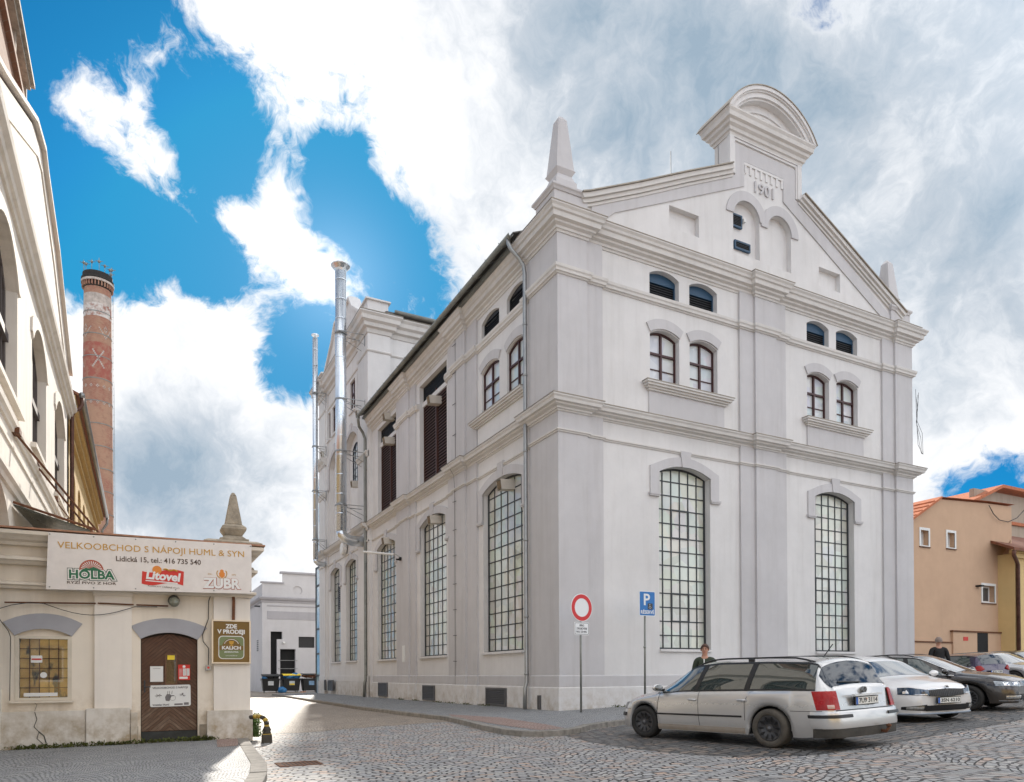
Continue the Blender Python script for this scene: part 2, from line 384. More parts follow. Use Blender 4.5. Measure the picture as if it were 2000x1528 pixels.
def autosmooth(o, ang=40):
    me = o.data; bm = bmesh.new(); bm.from_mesh(me)
    for f in bm.faces: f.smooth = True
    for e in bm.edges:
        if len(e.link_faces) != 2 or e.calc_face_angle(0) > R(ang): e.smooth = False
    bm.to_mesh(me); bm.free(); return o
def tag(o, label, cat, group=None):
    o['label'] = label; o['category'] = cat
    if group: o['group'] = group
    return o
def thing(name, label, cat, loc=(0, 0, 0), group=None):
    o = bpy.data.objects.new(name, None); C.objects.link(o); o.location = loc; o.empty_display_size = .3
    return tag(o, label, cat, group)
def struct(o): o['kind'] = 'structure'; return o
def copy_tree(o, parent=None):
    c = o.copy(); C.objects.link(c)
    if parent is not None: c.parent = parent
    for ch in [x for x in bpy.data.objects if x.parent == o]: copy_tree(ch, c)
    return c
def arch(u0, u1, z0, zs, za, n=12):
    """opening with a segmental head: bottom left, bottom right, up, arc back"""
    c = (u0+u1)/2; h = (u1-u0)/2; s = max(za-zs, 1e-4); r = (h*h+s*s)/(2*s); t0 = math.asin(min(1, h/r)); zc = za-r
    if s > h*.999: r = h; t0 = math.pi/2; zc = za-r
    return [(u0, z0), (u1, z0)]+[(c+r*math.sin(t0-2*t0*i/n), zc+r*math.cos(t0-2*t0*i/n)) for i in range(n+1)]
def arcline(u0, u1, zs, za, n=12): return arch(u0, u1, 0, zs, za, n)[2:]
def mirz(poly, c): return [(2*c-u, z) for u, z in poly][::-1]

# ---------------------------------------------------------------- ground
rtx = Vector((math.cos(YAW), -math.sin(YAW)))
def gz(x, y):
    t = (x-CAM.x)*rtx.x+(y-CAM.y)*rtx.y-1; q = math.sqrt(t*t+1)
    if t > 30: t = 30; q = math.sqrt(901)
    if t < -60: t = -60; q = math.sqrt(3601)
    return .0175*(t+q)+.005*(t-q)
def sheet(name, poly, h, m, step=.6, skirt=0.):
    bm = bmesh.new(); vs = [bm.verts.new((x, y, 0)) for x, y in poly]; bm.faces.new(vs)
    xs = [p[0] for p in poly]; ys = [p[1] for p in poly]
    for ax, lo, hi in ((0, min(xs), max(xs)), (1, min(ys), max(ys))):
        k = math.ceil(lo/step)*step
        while k < hi:
            co_ = Vector((k, 0, 0)) if ax == 0 else Vector((0, k, 0)); no = Vector((1, 0, 0)) if ax == 0 else Vector((0, 1, 0))
            bmesh.ops.bisect_plane(bm, geom=bm.verts[:]+bm.edges[:]+bm.faces[:], dist=1e-4, plane_co=co_, plane_no=no)
            k += step*(1 if abs(k) < 16 else 3)
    for v in bm.verts: v.co.z = gz(v.co.x, v.co.y)+h
    if skirt:
        be = [e for e in bm.edges if len(e.link_faces) == 1]
        r = bmesh.ops.extrude_edge_only(bm, edges=be)
        for g in r['geom']:
            if isinstance(g, bmesh.types.BMVert): g.co.z -= skirt
    bmesh.ops.recalc_face_normals(bm, faces=bm.faces)
    me = bpy.data.meshes.new(name); bm.to_mesh(me); bm.free(); me.materials.append(M[m])
    o = bpy.data.objects.new(name, me); C.objects.link(o); return struct(o)
ax_ = [-700, -400, -200, -100, -60, -40, -30, -24]+[-20+.8*i for i in range(0, 70)]+[40, 50, 65, 90, 140, 250, 450, 700]
gm = MB(); gm.grid([[(x, y, gz(x, y)) for x in ax_] for y in [-700, -400, -200, -100, -60, -40, -30]+[-24+.8*i for i in range(0, 110)]+[70, 85, 110, 160, 250, 450, 700]])
struct(gm.build('ground', 'setts'))
KM = [(-2.9, 33), (-2.95, 30.2), (-3.45, 18.6), (-3.85, 7.7), (-3.8, 2.3), (-3.68, -.2), (-3.96, -2.0), (-4.32, -4.0), (-4.45, -5.1), (-4.38, -5.8), (-4.1, -6.12), (-3.65, -6.18), (-3.1, -5.9), (-2.6, -5.45), (-1.9, -5.1), (-1.2, -4.9), (1, -4.6), (17, -4.2), (32, -4)]
sheet('pavement', KM+[(32, 3.1), (17, 3.1), (17, .4), (.4, .4), (.4, 33)], .1, 'mosaic', .8)
KL = [(-9.05, -3.35), (-9.15, -4.6), (-9.2, -5.3), (-9.28, -6.5), (-9.385, -8), (-9.53, -9), (-9.72, -9.9), (-10.1, -11.5), (-10.7, -14), (-11.4, -17), (-12.6, -21)]
sheet('pavement', KL[::-1]+[(-9.05, -3.2), (-30, -3.2), (-30, -21)], .08, 'mosaic', .8)
def kerb(line, w, h, side, name='kerb'):
    b = MB(); o = [Vector(p) for p in line]
    acc = 0
    for i in range(len(o)-1):
        d = (o[i+1]-o[i]); L = d.length; d.normalize(); nn = Vector((-d.y, d.x))*side
        k = max(1, round(L/.95))
        for j in range(k):
            a = o[i]+d*(L*j/k+.006); c = o[i]+d*(L*(j+1)/k-.006); dz = random.uniform(-.006, .006)
            q = [a, c, c+nn*w, a+nn*w]
            b.add([(p.x, p.y, gz(p.x, p.y)-.12) for p in q]+[(p.x, p.y, gz(p.x, p.y)+h+dz) for p in q], [(0, 1, 2, 3), (4, 5, 6, 7), (0, 1, 5, 4), (1, 2, 6, 5), (2, 3, 7, 6), (3, 0, 4, 7)])
    return struct(b.build(name, 'kerb', bevel=.012))
kerb(KM, .2, .112, 1); kerb(KL, .2, .092, -1)
sheet('parking_strip', [(-3.3, -6.03), (-3.645, -6.2), (-4.0, -7.57), (-4.12, -9.0), (-4.02, -10.1), (-3.76, -10.75), (-3.4, -11.1), (-2.9, -11.36), (-.94, -11.15), (1.5, -10.8), (3.9, -10.4), (12, -9.6), (32, -8.4), (32, -4.1), (17, -4.28), (1, -4.68), (-1.2, -4.99), (-1.9, -5.2), (-2.6, -5.55)], .004, 'basalt', .6)
sheet('alley_paving', [(-9.05, -1.9), (-7.67, -2.0), (-6.3, -1.4), (-5.0, -1.05), (-3.72, -.75), (-3.7, -.2), (-3.82, 2.3), (-3.87, 7.7), (-3.47, 18.6), (-2.97, 30.2), (-2.92, 33), (.3, 33), (.3, 60), (-13, 60), (-13, 10), (-9.1, 3)], .004, 'alley', .8)
sheet('red_setts', [(-3.2, .75), (-2.72, -1.6), (-3.12, -4.7), (-3.4, -5.8), (-3.98, -5.75), (-3.95, -4.4), (-3.75, -2.1), (-3.48, -.2)], .106, 'redsetts', .6)
sheet('red_setts', [(-9.62, -3.7), (-9.25, -3.7), (-9.42, -5.2), (-9.75, -5.3)], .086, 'redsetts', .6)

# ---------------------------------------------------------------- windows
def grid_window(T, u0, u1, z0, zs, za, parent, cols=6, rows=13, d=.0, m='frame', pm='pane', fw_=.06, bar=.037, vents=()):
    """steel-barred window in the opening, d = depth behind the wall plane"""
    b = MB(T); o = arch(u0, u1, z0, zs, za); i = arch(u0+fw_, u1-fw_, z0+fw_, zs, za-fw_)
    b.prism(o, -d, -d+.06, [i])
    c = (u0+u1)/2; h = (u1-u0)/2; s = za-zs; r = (h*h+s*s)/(2*s)
    top = lambda u: za-r+math.sqrt(max(0, r*r-(u-c)**2))-fw_
    for k in range(1, cols):
        u = u0+(u1-u0)*k/cols; b.box((u-bar/2, -d+.002, z0+fw_), (u+bar/2, -d+.04, top(u)))
    for k in range(1, rows):
        z = z0+(za-z0)*k/rows
        hh = h-fw_ if z < zs else math.sqrt(max(0, r*r-(z-za+r)**2))-fw_
        if hh > .1: b.box((c-hh, -d+.004, z-bar/2), (c+hh, -d+.036, z+bar/2))
    for a, e, f, g in vents:       # opening lights with a heavier frame: columns a..e, rows f..g
        q = [(u0+(u1-u0)*x/cols, z0+(za-z0)*y/rows) for x, y in ((a, f), (e, f), (e, g), (a, g))]
        w = .025; qi = [(q[0][0]+w, q[0][1]+w), (q[1][0]-w, q[1][1]+w), (q[2][0]-w, q[2][1]-w), (q[3][0]+w, q[3][1]-w)]
        qo = [(q[0][0]-w, q[0][1]-w), (q[1][0]+w, q[1][1]-w), (q[2][0]+w, q[2][1]+w), (q[3][0]-w, q[3][1]+w)]
        b.prism(qo, -d+.006, -d+.055, [qi])
    w = b.build('window', m, parent)
    p = MB(T); p.prism(arch(u0+.01, u1-.01, z0+.01, zs, za-.01), -d+.012, -d+.018); p.build('pane', pm, w)
    return w
def casement(T, u0, u1, z0, zs, za, parent, d=.2, m='redwood', pm='panew'):
    b = MB(T); b.prism(arch(u0, u1, z0, zs, za), -d, -d+.09, [arch(u0+.05, u1-.05, z0+.06, zs-.02, za-.06)])
    c = (u0+u1)/2; H = za-z0
    b.box((c-.033, -d+.01, z0+.06), (c+.033, -d+.1, za-.06))
    zt = z0+H*.60; b.box((u0+.05, -d+.005, zt-.032), (u1-.05, -d+.105, zt+.032))
    zb = z0+H*.32; b.box((u0+.07, -d+.01, zb-.015), (u1-.07, -d+.06, zb+.015))
    w = b.build('window', m, parent)
    p = MB(T); p.prism(arch(u0+.02, u1-.02, z0+.02, zs, za-.02), -d+.02, -d+.03); p.build('pane', pm, w)
    return w
def louvre(T, u0, u1, z0, zs, za, parent, d=.2, m='blacklouvre', n=8, fan=0., post=None, name='louvre', back=True, fw_=.05, rise=None):
    b = MB(T); out = arch(u0, u1, z0, zs, za); zt = zs if fan == 0. else zs-fan
    if za-zs < .01: out = [(u0, z0), (u1, z0), (u1, za), (u0, za)]; inn = [(u0+fw_, z0+fw_), (u1-fw_, z0+fw_), (u1-fw_, za-fw_), (u0+fw_, za-fw_)]; zt = za
    else: inn = [(u0+fw_, z0+fw_), (u1-fw_, z0+fw_), (u1-fw_, zt), (u0+fw_, zt)]
    b.prism(out, -d, -d+.07, [inn])
    fr_ = b
    if m == 'bluelouvre': b = MB(T)
    for k in range(n):
        z = z0+fw_+(zt-z0-fw_*1.5)*(k+.15)/n; hh = (zt-z0-fw_)/n
        b.add([(u0+fw_, -d+.065, z), (u1-fw_, -d+.065, z), (u1-fw_, -d+.01, z+hh*.75), (u0+fw_, -d+.01, z+hh*.75),
               (u0+fw_, -d+.065, z+.018), (u1-fw_, -d+.065, z+.018), (u1-fw_, -d+.01, z+hh*.75+.018), (u0+fw_, -d+.01, z+hh*.75+.018)],
              [(0, 1, 2, 3), (4, 5, 6, 7), (0, 1, 5, 4), (1, 2, 6, 5), (2, 3, 7, 6), (3, 0, 4, 7)])
    if post is not None: b.box((post-.05, -d+.0, z0), (post+.05, -d+.09, za))
    if fr_ is not b: w = fr_.build(name, m, parent); b.build('slats', 'blacklouvre', w)
    else: w = b.build(name, m, parent)
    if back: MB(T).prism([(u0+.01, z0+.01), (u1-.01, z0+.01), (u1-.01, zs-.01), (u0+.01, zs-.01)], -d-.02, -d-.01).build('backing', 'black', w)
    return w
def surround(T, u0, u1, zs, za, parent, ear=.36, drop=.9, n0=-.16, p=.05, key=True, m='trim', rise=.42):
    """arched window surround with ears and a keystone"""
    b = MB(T); out = [(u0-ear, zs-drop), (u0, zs-drop)]+arcline(u0, u1, zs, za)[::-1]+[(u1, zs-drop), (u1+ear, zs-drop), (u1+ear, zs+rise*.55)]+arcline(u0+.05, u1-.05, zs+rise+.05, za+.3)+[(u0-ear, zs+rise*.55)]
    b.prism(out, n0-.02, n0+p)
    for a, c in ((u0-ear-.03, u0+.0), (u1-.0, u1+ear+.03)):
        b.box((a, n0-.01, zs-drop-.07), (c, n0+p+.03, zs-drop+.02)); b.box((a-.02, n0-.01, zs-drop-.025), (c+.02, n0+p+.05, zs-drop+.035))
    o = b.build('window_surround', m, parent)
    if key:
        c = (u0+u1)/2; MB(T).prism([(c-.15, za-.02), (c+.15, za-.02), (c+.23, za+.5), (c-.23, za+.5)], n0, n0+p+.03).build('keystone', m, o)
    return o
def eyebrow(T, u0, u1, zs, za, parent, th=.34, n0=-.16, p=.05, m='trim', out=.14):
    b = MB(T); b.prism(arcline(u0-out, u1+out, zs+th*.8, za+th)+arcline(u0, u1, zs-.02, za-.02)[::-1], n0-.02, n0+p)
    return b.build('window_surround', m, parent)
def wall_sheet(T, outline, holes, depth, parent, n=-.16, name='wall', m='wall', back=None):
    """wall face with real openings; each opening has its reveals"""
    b = MB(T); loops = [list(outline)]+[list(h) for h in holes]; flat = [p for l in loops for p in l]
    tri = geometry.tessellate_polygon([[Vector((p[0], p[1], 0)) for p in l] for l in loops])
    b.add([(p[0], n, p[1]) for p in flat], [tuple(t) for t in tri])
    for h in holes:
        k = len(h); b.add([(p[0], n, p[1]) for p in h]+[(p[0], n-depth, p[1]) for p in h], [(i, (i+1) % k, (i+1) % k+k, i+k) for i in range(k)])
    return b.build(name, m, parent)
def pilaster(b, u0, u1, z0, z1, a=None, c=None, n0=0., thin=-.08):
    b.box((u0, -.3, z0), (u1, n0, z1))
    if a: b.box((u0-a, -.3, z0), (u0, thin, z1))
    if c: b.box((u1, -.3, z0), (u1+c, thin, z1))
M['plinthplaster'] = plaster('plinth_plaster', (.66, .625, .57), 1.0, -.1)
M['tileedge'] = mat('tile_edge', (.40, .21, .13), .85, var=.3, vs=8)
M['windowpaint'] = mat('window_paint', (.62, .56, .46), .6, var=.12)
M['shopglass'] = mat('shop_glass', (.045, .05, .045), .05, spec=.9, coat=1.)
def _shopglass(n, b, pos, obj):
    b.inputs['Base Color'].default_value = (.9, .9, .9, 1); b.inputs['Transmission Weight'].default_value = 1; b.inputs['Roughness'].default_value = .01; b.inputs['IOR'].default_value = 1.5
M['shopglass'] = mat('shop_glass', fn=_shopglass)
def _reflection(n, b, pos, obj):  # yellow reflection of the house opposite, put into the colour
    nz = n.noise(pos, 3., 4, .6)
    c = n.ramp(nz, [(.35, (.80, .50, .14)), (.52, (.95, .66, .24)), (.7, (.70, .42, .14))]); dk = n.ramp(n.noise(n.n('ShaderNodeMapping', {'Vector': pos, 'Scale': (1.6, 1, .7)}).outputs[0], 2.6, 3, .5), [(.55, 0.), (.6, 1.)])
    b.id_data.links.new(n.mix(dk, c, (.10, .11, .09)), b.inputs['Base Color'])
M['painted_reflection'] = mat('painted_reflection', fn=_reflection)
M['signboard'] = mat('sign_board', (.70, .655, .62), .45, var=.08, vs=5)
M['signboardw'] = mat('sign_white', (.72, .69, .66), .5)
M['signgold'] = mat('sign_gold', (.50, .27, .03), .5); M['signbrown'] = mat('sign_brown', (.08, .05, .035), .5)
M['signgreen'] = mat('sign_green', (.012, .13, .06), .5); M['signgreend'] = mat('sign_dark_green', (.01, .05, .03), .5); M['holbared'] = mat('brick_red', (.36, .08, .04), .5)
M['signred'] = mat('sign_red', (.55, .025, .015), .5); M['signorange'] = mat('sign_orange', (.66, .22, .03), .5); M['signyellow'] = mat('sign_yellow', (.75, .55, .03), .5)
M['signolive'] = mat('sign_olive', (.17, .095, .018), .35, var=.2, vs=1.5); M['signolivegreen'] = mat('label_green', (.16, .2, .09), .4); M['signframe'] = mat('sign_frame', (.68, .6, .48), .35, .3)
M['paper'] = mat('paper', (.68, .68, .66), .7); M['ink'] = mat('ink', (.05, .05, .055), .6); M['inkgrey'] = mat('pale_ink', (.16, .15, .15), .6)
M['doordark'] = mat('door_dark', (.02, .012, .008), .8); M['kick'] = mat('kick_plate', (.04, .045, .045), .55, .3, var=.4, vs=8)
def _door(n, b, pos, obj):
    z = n.n('ShaderNodeSeparateXYZ', {0: pos}); x_ = n.m('ABSOLUTE', n.m('ADD', z.outputs[0], 10.395)); d = n.m('ADD', n.m('MULTIPLY', x_, .88), z.outputs[2]); q = n.m('SUBTRACT', x_, n.m('MULTIPLY', z.outputs[2], .88))
    v = n.n('ShaderNodeCombineXYZ', {0: n.m('MULTIPLY', d, 34.), 1: n.m('MULTIPLY', q, 3.), 2: 0.}).outputs[0]
    g = n.noise(v, 1.6, 7, .7, .4); w = n.noise(pos, 2.6, 5, .6)
    low = n.n('ShaderNodeMapRange', {0: z.outputs[2], 1: .1, 2: 1.15, 3: 1., 4: 0.}).outputs[0]
    pl = n.n('ShaderNodeTexWhiteNoise', {'Vector': n.n('ShaderNodeCombineXYZ', {0: n.m('FLOOR', n.m('MULTIPLY', d, 14.25)), 1: n.m('SIGN', n.m('ADD', z.outputs[0], 10.395)), 2: 0.}).outputs[0]}).outputs['Value']
    c1 = n.ramp(g, [(.3, (.028, .012, .006)), (.5, (.085, .035, .016)), (.72, (.15, .066, .03))])
    c2 = n.ramp(g, [(.3, (.06, .04, .028)), (.55, (.20, .135, .09)), (.75, (.36, .26, .18))])
    f = n.m('MULTIPLY', n.m('ADD', low, n.m('MULTIPLY', n.m('SUBTRACT', w, .5), 1.4)), n.m('ADD', n.m('MULTIPLY', pl, .9), .35), clamp=True)
    b.id_data.links.new(n.mix(f, c1, c2), b.inputs['Base Color']); b.inputs['Roughness'].default_value = .62
M['doorwood'] = mat('door_wood', fn=_door)
M['oldlamp'] = mat('old_lamp', (.10, .10, .085), .6, .3, var=.4, vs=20); M['lampglass'] = mat('lamp_glass', (.20, .20, .15), .25, spec=.7, var=.3, vs=15)
M['leaf'] = mat('leaves', (.10, .17, .035), .6, var=.5, vs=6); M['moss'] = mat('moss', (.085, .10, .02), .9, var=.5, vs=9); M['bark'] = mat('bark', (.1, .07, .05), .9, var=.3)
M['bollblack'] = mat('chipped_black', (.05, .042, .03), .6, var=.5, vs=18, bump=.4); M['bollyellow'] = mat('chipped_yellow', (.50, .33, .045), .6, var=.45, vs=14, bump=.3)
M['oldframe'] = mat('old_window_wood', (.10, .085, .08), .7, var=.3, vs=6)
M['rooftile'] = mat('roof_tile', (.34, .15, .09), .85, var=.3, vs=6); M['rustpipe'] = mat('rusty_pipe', (.15, .07, .05), .6, .3, var=.5, vs=3)
M['canopyglass'] = mat('canopy_glass', (.05, .06, .045), .3, var=.5, vs=3)
def _brick(cols, cyl, sc_=1.):
    def fn(n, b, pos, obj):
        if cyl:
            s = n.n('ShaderNodeSeparateXYZ', {0: n.n('ShaderNodeVectorMath', {0: pos, 1: (14.35, -58., 0)}, operation='ADD').outputs[0]})
            u = n.m('MULTIPLY', n.m('ARCTAN2', s.outputs[1], s.outputs[0]), 1.45); v = n.n('ShaderNodeCombineXYZ', {0: u, 1: s.outputs[2], 2: 0.}).outputs[0]
        else:
            s = n.n('ShaderNodeSeparateXYZ', {0: pos}); v = n.n('ShaderNodeCombineXYZ', {0: n.m('ADD', s.outputs[0], s.outputs[1]), 1: s.outputs[2], 2: 0.}).outputs[0]
        br = n.n('ShaderNodeTexBrick', {'Vector': v, 'Color1': (0, 0, 0, 1), 'Color2': (1, 1, 1, 1), 'Mortar': (.5, .5, .5, 1), 'Scale': 1., 'Mortar Size': .012, 'Brick Width': .26, 'Row Height': .085})
        big = n.noise(pos, .45, 6, .65)
        c = n.mix(n.ramp(big, [(.44, 0.), (.58, 1.)]), cols[0], cols[1]); c = n.mix(n.m('MULTIPLY', br.outputs[0], .5), c, cols[2]); c = n.mix(n.m('MULTIPLY', br.outputs[1], .5), c, cols[3])
        c = n.mix(n.ramp(n.noise(pos, 2.5, 6, .7), [(.5, 0.), (.8, .55)]), c, cols[4])
        b.id_data.links.new(c, b.inputs['Base Color']); b.inputs['Roughness'].default_value = .9
    return fn
M['chimneybrick'] = mat('chimney_brick', fn=_brick([(.38, .21, .135), (.31, .11, .075), (.43, .25, .165), (.36, .28, .21), (.16, .08, .06)], True))
M['brick'] = mat('old_brick', fn=_brick([(.30, .15, .09), (.2, .09, .06), (.38, .22, .14), (.3, .26, .22), (.1, .07, .05)], False))
M['chimneytop'] = mat('sooty_crown', (.035, .032, .03), .9, var=.5, vs=4); M['chimwhite'] = mat('chimney_white', (.52, .45, .40), .9, var=.4, vs=3)
def _zone(colA, colB, sc_):
    def fn(n, b, pos, obj):
        c = n.mix(n.ramp(n.noise(pos, sc_, 5, .7), [(.45, 0.), (.6, 1.)]), colA, colB); b.id_data.links.new(c, b.inputs['Base Color']); b.inputs['Roughness'].default_value = .9
    return fn
M['chimred'] = mat('chimney_red', fn=_zone((.33, .10, .075), (.36, .18, .125), 2.)); M['chimdiaper'] = mat('chimney_diaper', fn=_zone((.6, .56, .52), (.30, .14, .1), 1.6))
M['annexw'] = plaster('annex_plaster', (.56, .55, .56), .3, -.3); M['trimd'] = plaster('annex_grey', (.40, .39, .41), .3, -3)
M['binblack'] = mat('bin_plastic', (.014, .015, .016), .45, var=.2); M['sticker'] = mat('sticker', (.55, .57, .58), .6, var=.2, vs=9); M['stickyellow'] = mat('sticker_pale', (.5, .55, .6), .6, var=.2, vs=9); M['stickblue'] = mat('sticker_blue', (.18, .32, .5), .6, var=.4, vs=9)
M['bagblue'] = mat('blue_bag', (.03, .18, .42), .35, var=.4, vs=9, bump=.6, bs=14); M['bagblack'] = mat('black_bag', (.012, .012, .014), .3, bump=.6, bs=14)
M['cardboard'] = mat('cardboard', (.42, .2, .12), .8, var=.5, vs=4)
M['turretwood'] = mat('turret_wood', (.42, .37, .31), .8, var=.5, vs=4)
def carpaint(name, col, dust=0., metal=.4, rough=.3, coat=1.):
    def fn(n, b, pos, obj):
        b.inputs['Metallic'].default_value = metal; b.inputs['Roughness'].default_value = rough; b.inputs['Coat Weight'].default_value = coat; b.inputs['Coat Roughness'].default_value = .06
        z = n.n('ShaderNodeSeparateXYZ', {0: obj}).outputs[2]; low = n.n('ShaderNodeMapRange', {0: z, 1: .2, 2: .75, 3: 1., 4: .0}).outputs[0]
        f = n.m('MULTIPLY', n.m('ADD', n.m('MULTIPLY', low, 1.), .18), n.m('MULTIPLY', n.noise(obj, 3.5, 6, .65), dust*1.6), clamp=True)
        b.id_data.links.new(n.mix(f, col, (.30, .25, .20)), b.inputs['Base Color']); b.id_data.links.new(n.m('ADD', n.m('MULTIPLY', f, .5), rough), b.inputs['Roughness'])
        b.id_data.links.new(n.m('SUBTRACT', coat, f, clamp=True), b.inputs['Coat Weight']); b.id_data.links.new(n.m('MULTIPLY', n.m('SUBTRACT', 1., f), metal), b.inputs['Metallic'])
    return mat(name, fn=fn)
M['silver'] = carpaint('silver_paint', (.62, .62, .615), .2, .65, .25, 1.); M['silverdirt'] = carpaint('dirty_silver', (.40, .37, .33), .9, .2, .5, .2)
M['carwhite'] = carpaint('white_car_paint', (.78, .78, .78), .12, 0., .3); M['darkpaint'] = carpaint('dark_car_paint', (.028, .024, .022), .15, .5, .25)
M['purplepaint'] = carpaint('purple_car_paint', (.03, .018, .06), .1, .4, .25); M['taupepaint'] = carpaint('taupe_car_paint', (.12, .105, .085), .1, .5, .3)
M['railblack'] = mat('black_trim', (.012, .012, .013), .4); M['aprondirty'] = mat('dirty_plastic', (.055, .05, .042), .75, var=.5, vs=6)
M['tyre'] = mat('tyre', (.022, .021, .02), .8, var=.3, vs=8); M['tyredusty'] = mat('dusty_tyre', (.10, .088, .072), .85, var=.5, vs=6)
M['wheelblack'] = mat('black_wheel_cover', (.055, .055, .058), .45, .2)
def _glass(col, rough=.02, cw=1., ior=1.7):
    def fn(n, b, pos, obj):
        b.inputs['Base Color'].default_value = tuple(col)+(1,); b.inputs['Roughness'].default_value = rough; b.inputs['Specular IOR Level'].default_value = .8; b.inputs['Coat Weight'].default_value = cw; b.inputs['Coat Roughness'].default_value = .01; b.inputs['Coat IOR'].default_value = ior
    return fn
M['carglass'] = mat('car_glass', fn=_glass((.032, .044, .042), .02, 1., 1.7)); M['carglassclear'] = mat('car_glass_green', fn=_glass((.03, .05, .045))); M['rearglass'] = mat('tinted_glass', fn=_glass((.008, .02, .036), .05, .0, 1.4))
M['windscreen'] = mat('windscreen', fn=_glass((.10, .12, .13), .03))
M['tailred'] = mat('tail_red', (.36, .006, .004), .25, spec=.3, coat=.2, var=.25, vs=9); M['taillight2'] = mat('tail_clear', (.55, .35, .3), .2, coat=1.)
M['headlamp'] = mat('headlamp', (.30, .33, .36), .12, .5, coat=1., var=.5, vs=14); M['headlampdark'] = mat('dark_headlamp', (.035, .07, .12), .1, .3, coat=1., var=.5, vs=14); M['headlamp2'] = mat('fog_lens', (.5, .5, .48), .15, .5, coat=1., var=.4, vs=20)
M['chrome'] = mat('chrome', (.75, .75, .76), .12, 1.); M['chromeblue'] = mat('lip_grey', (.30, .36, .44), .35, .3); M['platewhite'] = mat('plate_white', (.72, .72, .68), .4); M['plateblue'] = mat('plate_blue', (.02, .10, .42), .4)
M['signwhite'] = mat('sign_sheet', (.76, .77, .78), .4); M['signredt'] = mat('traffic_red', (.58, .012, .015), .4); M['signblue'] = mat('traffic_blue', (.015, .16, .46), .4)
M['redtile'] = mat('red_tile', (.50, .16, .07), .8, var=.3, vs=5); M['browntile'] = mat('brown_tile', (.22, .085, .045), .8, var=.4, vs=5); M['roughplaster'] = plaster('rough_plaster', (.42, .34, .27), 1.0, -3)
M['skin'] = mat('skin', (.50, .27, .19), .55, spec=.35); M['lips'] = mat('lips', (.42, .14, .12), .5); M['hairbrown'] = mat('brown_hair', (.075, .028, .014), .55, var=.3, vs=40); M['hairgrey'] = mat('grey_hair', (.28, .22, .19), .7, var=.3, vs=40)
M['greenjacket'] = mat('green_jacket', (.042, .055, .035), .85, var=.2); M['blackjacket'] = mat('black_jacket', (.012, .012, .013), .8); M['jeans'] = mat('jeans', (.04, .055, .09), .85)
# ---------------------------------------------------------------- the white brewery power house
PH = thing('white_building', 'large white plastered brewery building with tall barred windows and a curved gable dated 1901', 'building', (8.3, 8, 0))
FB, LB = FR, LF
WX, WY, ZT = 16.57, 19.4, 14.5
w1 = (3.84, 6.0); w2 = (11.03, 13.21)
holesF = [arch(*w1, 1.98, 7.66, 7.92), arch(*w2, 1.98, 7.66, 7.92)]
ups = [(3.52, 4.72), (5.16, 6.37), (10.70, 11.88), (12.28, 13.48)]
for a, c in ups: holesF += [arch(a, c, 10.44, 12.04, 12.22), arch(a, c, 13.27, 13.97, 14.14)]
wall_sheet(FB, [(0.02, -1), (WX, -1), (WX, ZT), (0.02, ZT)], holesF, .34, PH)
lw = [(2.48, 5.52), (9.01, 12.06), (15.45, 18.5)]
holesL = [arch(a, c, 1.98, 7.68, 7.98) for a, c in lw]
ul = [(2.19, 3.57), (4.15, 5.58)]
for a, c in ul: holesL += [arch(a, c, 10.5, 12.07, 12.26), arch(a, c, 13.27, 13.88, 14.06)]
bl = [(8.93, 12.1), (15.18, 18.4)]
holesL += [[(a, 9.6), (c, 9.6), (c, 13.98), (a, 13.98)] for a, c in bl]
wall_sheet(LB, [(.02, -1), (WY, -1), (WY, ZT+.3), (.02, ZT+.3)], holesL, .34, PH)
b = MB(); b.box((WX-.02, .16, -1), (WX, 19.4, ZT)); b.box((.5, 19.3, -1), (WX-.02, 19.4, ZT)); b.build('wall', 'wall', PH)
